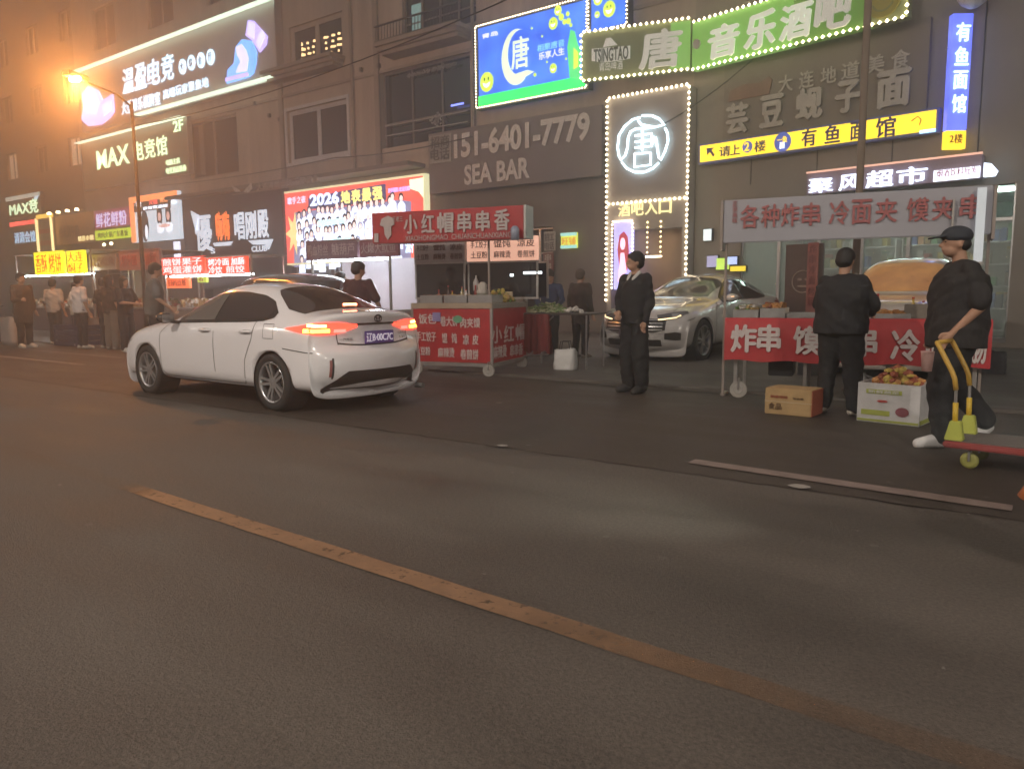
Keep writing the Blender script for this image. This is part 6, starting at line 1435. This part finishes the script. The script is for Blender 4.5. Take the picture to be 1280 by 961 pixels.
for ch, x0, x1, y0, y1 in (('炸', 914, 946, 405, 441), ('串', 947, 976, 405, 440), ('馍', 992, 1026, 407, 444), ('夹', 1029, 1058, 408, 446), ('串', 1066, 1096, 408, 446), ('冷', 1114, 1149, 411, 452), ('面', 1157, 1187, 411, 452), ('烤', 1196, 1212, 410, 440), ('肠', 1215, 1232, 410, 455)):
    ptx(wcart, WP, ch, (x0, y0, x1, y1), Md, y=-.026, bold=.045, thick=.004)
for x in (cu0+.1, cu0+LW*.33, cu0+LW*.66, cu1-.1):
    for y in (.12, .9): MB().bb((x-.02, y-.02, 0), (x+.02, y+.02, .9)).build('leg', M_alu, wcart)
castor(wcart, cu0+.15, .1, .1); castor(wcart, cu1-.2, .1, .1)
x, z = WP.hit(976, 454); MB().bb((x-.16, .2, .26), (x+.12, .6, .52)).build('gas_box', M_black, wcart, bevel=.01)
x, z = WP.hit(1185, 395); MB().bb((x-.02, .0, .93), (x+.0, .03, 2.2)).build('glass_edge', M_alu, wcart)
# griddle, trays, food on the cart
def tray(px0, px1, label, mats, seed, z=.945, h=.06, y=.15):
    a = WP.hit(px0, 390)[0]; c = WP.hit(px1, 390)[0]; P_ = WP.pt(a, z, -y); r_ = empty('steel_tray', P_, WP.a, label, 'tray'); w_ = c-a
    MB().bb((0, 0, 0), (w_, .5, .01)).bb((0, 0, .01), (w_, .012, h)).bb((0, .488, .01), (w_, .5, h)).bb((0, .012, .01), (.012, .488, h)).bb((w_-.012, .012, .01), (w_, .488, h)).build('pan', M_steel, r_)
    rnd = random.Random(seed)
    for m_ in mats:
        b_ = MB()
        for k in range(45): b_.box((rnd.uniform(.05, w_-.05), rnd.uniform(.05, .45), h*rnd.uniform(.5, 1.4)), (.10, .03, .03), rz=rnd.uniform(-.4, .4)+1.2, ry=rnd.uniform(-.2, .2))
        b_.build('skewers', m_, r_, kind='stuff')
tray(914, 946, 'steel tray of grey green skewers at the left end of the red draped cart', [G('tan', (.36, .24, .10)), G('green', (.10, .20, .04)), G('white', (.55, .52, .48))], 2, h=.10)
tray(948, 980, 'steel tray of orange brown food second from the left on the red draped cart', [G('orange', (.5, .24, .08)), G('redbrown', (.3, .08, .04))], 3, h=.12)
tray(982, 1030, 'shiny empty steel tray beside the person in black', [], 4)
tray(1092, 1140, 'steel tray of orange skewers right of the person in black', [G('orange', (.5, .24, .08))], 5)
p = WP.pt(WP.hit(1210, 395)[0], .945, -.2); q = empty('steel_pot', p, 0, 'tall steel pot at the right end of the red draped cart', 'pot'); MB().lathe([(0, 0), (.13, 0), (.13, .24), (.14, .25), (.12, .245), (.12, .02), (0, .02)], n=20).build('pot', M_steel, q, smooth=True)
p = WP.pt(WP.hit(1150, 385)[0], .945, -.35); q = empty('carton', p, .1, 'small dark carton on the red draped cart near the trolley man', 'carton'); MB().bb((-.13, -.1, 0), (.13, .1, .16)).build('box', mat('grey_card', (.20, .17, .14), .7), q, bevel=.005)
for k, px in enumerate((1040, 1085, 1098, 1146, 1160, 1200)):
    p = WP.pt(WP.hit(px, 385)[0], 0, -.72); bottle(p.x, p.y, .945, (.22, .18, .26)[k % 3], .035, BM[(k*2+1) % 5], ('tall dark bottle', 'pale bottle', 'red bottle', 'squat brown bottle', 'oil bottle', 'slim bottle')[k]+' at the back of the red draped cart, %s from the left' % ('first', 'second', 'third', 'fourth', 'fifth', 'sixth')[k])
# head banner
r, w, h, L = sign_root('banner', Plane(*WP.pt(0, 0, -.05).xy, 11), (904, 247, 304, 1241, 236, 293), 'long pale grey banner with dull red characters above the red draped cart', 'banner', 0)
panel(r, w, h, mat('pale_banner', (.38, .38, .42), .6, var=.05, scale=1), .05); MB().bb((-.03, -.01, -.08), (0, .3, h)).bb((w, -.01, -.05), (w+.03, .3, h)).build('end_cap', M_post, r)
Mr2 = mat('dull_red_letter', (.38, .12, .12), .6)
for ch, x0, x1, y0, y1 in (('各', 926, 949, 257, 285), ('种', 952, 974, 256, 284), ('炸', 977, 999, 255, 283), ('串', 1003, 1025, 254, 282), ('冷', 1037, 1061, 252, 281), ('面', 1065, 1089, 250, 280), ('夹', 1095, 1121, 249, 278), ('馍', 1134, 1160, 248, 277), ('夹', 1166, 1192, 247, 275), ('串', 1200, 1229, 244, 273)):
    tbox(r, L, ch, (x0, y0, x1, y1), Mr2, bold=.025, y=-.015, thick=.008)
for i, ch in enumerate('正宗美味'): tbox(r, L, ch, (916, 252+7*i, 922, 258+7*i), Mr2, y=-.015, thick=.004)
for k, px in enumerate((906, 1238)):
    P_ = WP.pt(WP.hit(px, 300)[0], 0, -.12); q = empty('banner_post', P_, WP.a, ('left', 'right')[k]+' aluminium post holding up the pale grey banner', 'post'); MB().bb((-.014, -.014, 0), (.014, .014, 2.0)).build('pole', M_post, q)
    MB().bb((-.03, .02, 0), (.03, .25, .03)).build('foot', M_alu, q)
# shade-side glass frame (white) of the stall
x = WP.hit(1222, 300)[0]; q = empty('tube_light', WP.pt(x, 1.55, .02), WP.a, 'upright pale acrylic strip at the right end of the pale banner', 'lamp'); MB().bb((-.03, -.02, 0), (.05, .02, .75)).build('tube', emi('acrylic_strip', (.75, .85, .9), .28, base=(.5, .5, .5)), q); MB().bb((-.04, -.03, -.03), (.06, .03, 0)).build('cap', M_alu, q)
# cartons in front
x, y = ground(986, 519); q = empty('cardboard_box', (x, y+.16, 0), R(-4), 'brown cardboard carton with red side on the road, left of the person in black', 'box')
MB().bb((-.24, -.17, 0), (.235, .17, .27)).build('carton', M_card, q, bevel=.006); MB().bb((.236, -.165, .005), (.243, .165, .265)).build('printed_side', mat('print_rust', (.33, .08, .04), .6), q)
text(q, '食品', -.20, .05, -.06, .12, mat('print_brown', (.12, .06, .02), .6), -.175, thick=.003); text(q, '鲜香美味', -.18, .17, .0, .20, mat('print_rust', (.33, .08, .04), .6), -.175, thick=.003); text(q, '净含量', .05, .17, .16, .19, mat('print_brown', (.12, .06, .02), .6), -.175, thick=.003)
MB().bb((-.242, -.174, .13), (.242, .174, .138)).build('tape', mat('tape', (.5, .4, .25), .4), q)
x, y = ground(1112, 530); q = empty('cardboard_box', (x, y+.22, 0), R(-8), 'white printed carton with lime bands full of orange produce, between the two men in black', 'box')
b = MB(); b.bb((-.28, -.2, 0), (.28, -.185, .38)).bb((-.28, .185, 0), (.28, .2, .38)).bb((-.28, -.185, 0), (-.265, .185, .38)).bb((.265, -.185, 0), (.28, .185, .38)).bb((-.265, -.185, 0), (.265, .185, .015)); b.build('carton', mat('white_card', (.60, .60, .60), .6), q)
b = MB(); b.bb((-.20, -.206, .28), (.12, -.202, .32)).bb((-.24, -.206, .07), (.02, -.202, .12)).bb((-.275, -.206, .01), (.275, -.202, .03)).bb((.282, -.19, .01), (.286, .19, .05)).build('print_band', mat('carton_lime', (.40, .45, .08), .6), q)
MB().ell(.13, .12, .06, .045, -.208, -.202, 12).build('print_fruit', mat('print_maroon', (.25, .07, .09), .6), q); MB().ell(-.05, .21, .05, .012, -.208, -.202, 10).build('print_fruit', mat('print_red2', (.5, .05, .04), .6), q)
text(q, '新鲜蔬菜', -.18, .285, .10, .315, mat('print_white', (.7, .7, .7), .6), -.208, thick=.002)
heap('produce', 'orange and red bagged produce spilling over the white printed carton', x+.02, y+.22, .30, .24, .15, .20, [G('orange', (.5, .24, .08)), G('redbrown', (.3, .08, .04)), G('yellow', (.48, .36, .08))], 120, .05, 12)
x, y = ground(1002, 470); q = empty('plastic_tubs', (x+.1, y+.1, .0), 0, 'stack of clear plastic tubs behind the brown carton under the cart', 'tubs')
for k in range(4): MB().lathe([(0, .07*k), (.10, .07*k), (.13, .07*k+.10), (.135, .07*k+.105), (.12, .07*k+.1), (0, .07*k+.02)], (.0, 0, .2), n=16).build('tub', mat('frosted_plastic', (.40, .42, .40), .3), q, smooth=True)
MB().bb((-.15, -.15, 0), (.15, .15, .2)).build('stand', M_black, q)
x, y = ground(1225, 470); bag(x+.1, y+.3, .4, .3, .35, 'dark grey sack under the right end of the red draped cart', (.10, .10, .11), handles=False)
x, y = ground(1065, 505); q = empty('plastic_jug', (x+.05, y+.15, 0), 0, 'grey plastic jug between the legs of the person in black', 'jug'); MB().lathe([(0, 0), (.10, 0), (.11, .05), (.11, .22), (.05, .3), (.045, .34), (0, .34)], n=16).build('jug', mat('jug_grey', (.18, .18, .18), .4), q, smooth=True); MB().tube([(.04, 0, .32), (.13, 0, .28), (.11, 0, .15)], .014, 6).build('handle', mat('jug_grey', (.18, .18, .18), .4), q)
# dim background goods at the right edge
q = empty('shelf_rack', (.55, 10.6, 0), R(12), 'dim rack of brown cartons and bags at the right edge behind the cart', 'rack')
b = MB()
for lv in (.1, .7, 1.25, 1.8): b.bb((-.6, 0, lv), (.8, .5, lv+.03))
for x in (-.6, .8):
    for y in (0, .5): b.bb((x-.02, y-.02, 0), (x+.02, y+.02, 2.1))
b.build('frame', M_black, q); rnd = random.Random(6)
for k in range(9):
    lv = (.13, .73, 1.28)[k % 3]; xx = -.45+.42*(k//3); MB().bb((xx-.16, .08, lv), (xx+.16, .42, lv+rnd.uniform(.25, .42))).build('carton', [M_card, mat('tan_card', (.30, .20, .12), .8), mat('grey_card', (.20, .17, .14), .7)][rnd.randrange(3)], q, bevel=.005)

# ------------------------------------------------------------------ trolley and cup
tx, ty = -.62, 6.10
tr = empty('platform_trolley', (tx, ty, 0), R(-6), 'red edged flat platform trolley with folding yellow handle bars', 'trolley')
MB().bb((0, 0, .15), (.95, .52, .195)).build('deck_edge', mat('red_bumper', (.30, .05, .045), .5), tr, bevel=.01)
MB().bb((.03, .03, .196), (.92, .49, .202)).build('deck_mat', mat('deck_rubber', (.12, .10, .09), .8, bump=.3), tr)
for x in (.16, .80):
    for y in (.08, .44):
        c_ = MB().lathe([(0, -.018), (.035, -.022), (.055, -.018), (.06, 0), (.055, .018), (.035, .022), (0, .018)], (x, y, .062), 'y', 18).build('castor', mat('castor_olive', (.30, .30, .08), .5), tr, smooth=True)
        MB().tube([(x, y-.03, .06), (x, y-.03, .13), (x, y+.03, .13), (x, y+.03, .06)], .008, 5).build('fork', M_steel, c_)
for y, dx in ((.06, 0), (.40, .02)):
    MB().tube([(.06+dx, y, .30), (.055+dx, y, .47)], .018, 10).build('lower_bar', M_yellowpaint, tr, smooth=True)
    MB().tube([(.055+dx, y, .47), (.052+dx, y, .57)], .011, 8).build('hinge', M_steel, tr)
    MB().tube([(.052+dx, y, .56), (.04+dx, y, .64), (.02+dx, y, .69), (-.07+dx, y+.01, .86), (-.09+dx, y+.02, .89)], .017, 10).build('upper_bar', mat('handle_amber', (.55, .34, .06), .45), tr, smooth=True)
    b = MB(); b.add([(.0+dx, y-.04, .2), (.12+dx, y-.04, .2), (.10+dx, y-.03, .34), (.03+dx, y-.03, .34), (.0+dx, y+.04, .2), (.12+dx, y+.04, .2), (.10+dx, y+.03, .34), (.03+dx, y+.03, .34)], [(0, 1, 2, 3), (7, 6, 5, 4), (0, 4, 5, 1), (1, 5, 6, 2), (2, 6, 7, 3), (3, 7, 4, 0)]); b.build('bracket', mat('lime_bracket', (.42, .46, .07), .5), tr, bevel=.006)
MB().tube([(-.09, .08, .89), (-.07, .42, .89)], .017, 10).build('grip', mat('handle_amber', (.55, .34, .06), .45), tr, smooth=True)
PCUP = Vector((-.93, 6.48, .0))
cpl = Plane(0, 6.62, 0); u, z = cpl.hit(1159, 452)
q = empty('paper_cup', (u, 6.62, z-.075), 0, 'pale pink paper cup held in the hand of the man with the cap', 'cup')
MB().lathe([(0, 0), (.036, 0), (.048, .15), (.051, .155), (.046, .156), (0, .15)], n=18).build('cup', mat('cup_pink', (.62, .40, .36), .6), q, smooth=True)
# ------------------------------------------------------------------ scooter entering at the right edge
sc = empty('electric_scooter', (.235, 4.05, 0), R(181), 'electric scooter nosing into the right picture edge with its headlamp lit', 'scooter')
MB().lathe([(.14, -.045), (.21, -.05), (.235, 0), (.21, .05), (.14, .045)], (.05, 0, .235), 'y', 28).build('front_wheel', M_tyre, sc, smooth=True)
MB().lathe([(.14, -.045), (.21, -.05), (.235, 0), (.21, .05), (.14, .045)], (-1.2, 0, .235), 'y', 28).build('rear_wheel', M_tyre, sc, smooth=True)
MB().lathe([(0, -.03), (.14, -.02), (.14, .02), (0, .03)], (.05, 0, .235), 'y', 20).build('hub', M_rim, sc)
b = MB(); b.tube([(.03, 0, .45), (-.12, 0, .75), (-.2, 0, 1.0)], [.10, .09, .05], 10); b.tube([(-.15, 0, .32), (-.8, 0, .30)], [.13, .15], 10); b.ico((-.95, 0, .62), 1, 2, (.42, .16, .14)); b.build('fairing', mat('scooter_orange', (.50, .16, .06), .35, coat=.5), sc, smooth=True)
b = MB(); b.tube([(.05+.27*cos(a), 0, .235+.27*sin(a)) for a in [R(20+14*k) for k in range(10)]], .04, 8).build('mudguard', mat('scooter_orange', (.50, .16, .06), .35, coat=.5), sc, smooth=True)
MB().tube([(.05, -.07, .235), (-.08, -.07, .6)], .018, 6).tube([(.05, .07, .235), (-.08, .07, .6)], .018, 6).build('fork', M_steel, sc)
MB().tube([(-.28, -.32, 1.05), (-.2, 0, 1.02), (-.28, .32, 1.05)], .017, 8).build('handlebar', M_black, sc)
MB().ico((.06, 0, .62), 1, 2, (.06, .09, .06)).build('headlamp', emi('headlamp_lit', (1, .93, .82), 14, sample=False), sc, smooth=True)
MB().ico((-1.02, 0, .80), 1, 2, (.36, .14, .07)).build('seat', M_black, sc, smooth=True)
l = bpy.data.lights.new('headlamp_light', 'SPOT'); l.energy = HEAD_P; l.spot_size = R(46); l.spot_blend = 1.0; l.color = (.92, 1, .86); l.shadow_soft_size = .05
o = bpy.data.objects.new('headlamp_light', l); COL.objects.link(o); o.parent = sc; o.location = (.16, 0, .64); o.rotation_euler = (R(85), 0, R(-90+4))
person('scooter rider in a dark jacket seated on the scooter at the right picture edge', 1.09, 4.05, 181, 1.7, z=-.12, top=BLK, sleeve='long', shoes=(.3, .3, .3),
       J=dict(pelvis=(0, 0, .98), kneeL=(-.13, .42, .90), kneeR=(.13, .42, .90), ankL=(-.13, .45, .48), ankR=(.13, .45, .48), toeL=(-.13, .62, .43), toeR=(.13, .62, .43), elL=(-.30, .28, 1.22), elR=(.30, .28, 1.22), wrL=(-.28, .52, 1.16), wrR=(.28, .52, 1.16)))
# thin pole in front of the yellow sign, and wires
ppx = Plane(0, 10.0, 0); u, z = ppx.hit(1076, 200)
q = empty('utility_pole', (u, 10.0, 0), 0, 'slim pale pole rising behind the pale banner and crossing the yellow noodle sign', 'pole'); MB().lathe([(0, 0), (.10, 0), (.10, .05), (.045, .06), (.04, 9.5), (0, 9.5)], n=12).build('shaft', mat('pole_tan', (.20, .155, .12), .6), q, smooth=True); MB().bb((-.06, -.06, 1.2), (.06, .06, 1.35)).build('clamp', M_steel, q)
cable([(-34, 19.3, 6.3), (-22, 19.3, 6.25), (-15.5, 19.3, 6.2)], .12, .02, 'sagging black cable along the facade above the shops')
cable([(-9.5, 19.5, 5.6), (-6, 19.2, 7.3)], .2, .015, 'thin cable looping beneath the green bar sign')
cable([(-19.6, 10.5, 5.6), (-2.1, 10.0, 6.6)], .5, .012, 'thin overhead wire between the street lamp and the slim pole')
M_lpost = mat('lamp_post_paint', (.02, .018, .016), .9)
# ------------------------------------------------------------------ street lamps and added haze
def street_lamp(x, y, h, lx, ly, lz, label, power, visible_head=True, col=(1, .33, .06)):
    r = empty('street_lamp', (x, y, 0), 0, label, 'street lamp', 'street lamps along the kerb')
    MB().lathe([(0, 0), (.16, 0), (.12, .04), (.07, .06), (.06, .5), (.035, h), (0, h)], n=12).build('pole', M_lpost, r, smooth=True)
    MB().tube([(0, 0, h-.5), (0, -.05, h-.1), ((lx-x)*.3, (ly-y)*.3, lz-.05), (lx-x, ly-y, lz)], [.03, .03, .025, .022], 8).build('arm', M_lpost, r)
    a = math.atan2(ly-y, lx-x)
    b = MB().box((lx-x+.2*cos(a), ly-y+.2*sin(a), lz+.05), (.62, .26, .12), rz=a); hd = b.build('lamp_head', M_lpost, r, bevel=.03)
    MB().ico((lx-x+.22*cos(a), ly-y+.22*sin(a), lz-.03), 1, 2, (.20, .11, .07)).build('lamp_glass', emi('sodium_glass', (1, .62, .25), 60 if power else .1, sample=False), hd)
    if power:
        l = bpy.data.lights.new('lamp_light', 'POINT'); l.energy = power; l.color = col; l.shadow_soft_size = .12
        o = bpy.data.objects.new('lamp_light', l); COL.objects.link(o); o.parent = r; o.location = (lx-x+.22*cos(a), ly-y+.22*sin(a), lz-.22)
    return r
street_lamp(-19.6, 10.5, 6.2, -18.94, 9.0, 6.30, 'lit orange street lamp glaring beside the long grey esports board', LAMP_P)
hz = MB().bb((-160, -60, -1.1), (70, 60, 45)).build('glare_haze', None); hz['kind'] = 'stuff'  # haze volume added to imitate lens veil and glow around lights
hm_ = bpy.data.materials.new('glare_haze'); hm_.use_nodes = True; n = hm_.node_tree.nodes; n.clear()
ov = n.new('ShaderNodeOutputMaterial'); pv = n.new('ShaderNodeVolumePrincipled'); pv.inputs['Density'].default_value = GLARE_HAZE; pv.inputs['Anisotropy'].default_value = .72
pv.inputs['Color'].default_value = (.93, .93, .93, 1); hm_.node_tree.links.new(pv.outputs[0], ov.inputs['Volume']); hz.data.materials.append(hm_)
for i, (x, en) in enumerate(((-24, 1300), (-7, 2900), (10, 3000), (27, 1300))):  # unseen lamps, added to light the road and facades from behind the camera
    street_lamp(x, -8.6, 8.6, x, -6.6, 9.0, 'tall street lamp added on the opposite kerb, number %s along, outside the view' % ('one', 'two', 'three', 'four')[i], en, col=(1, .88, .76))
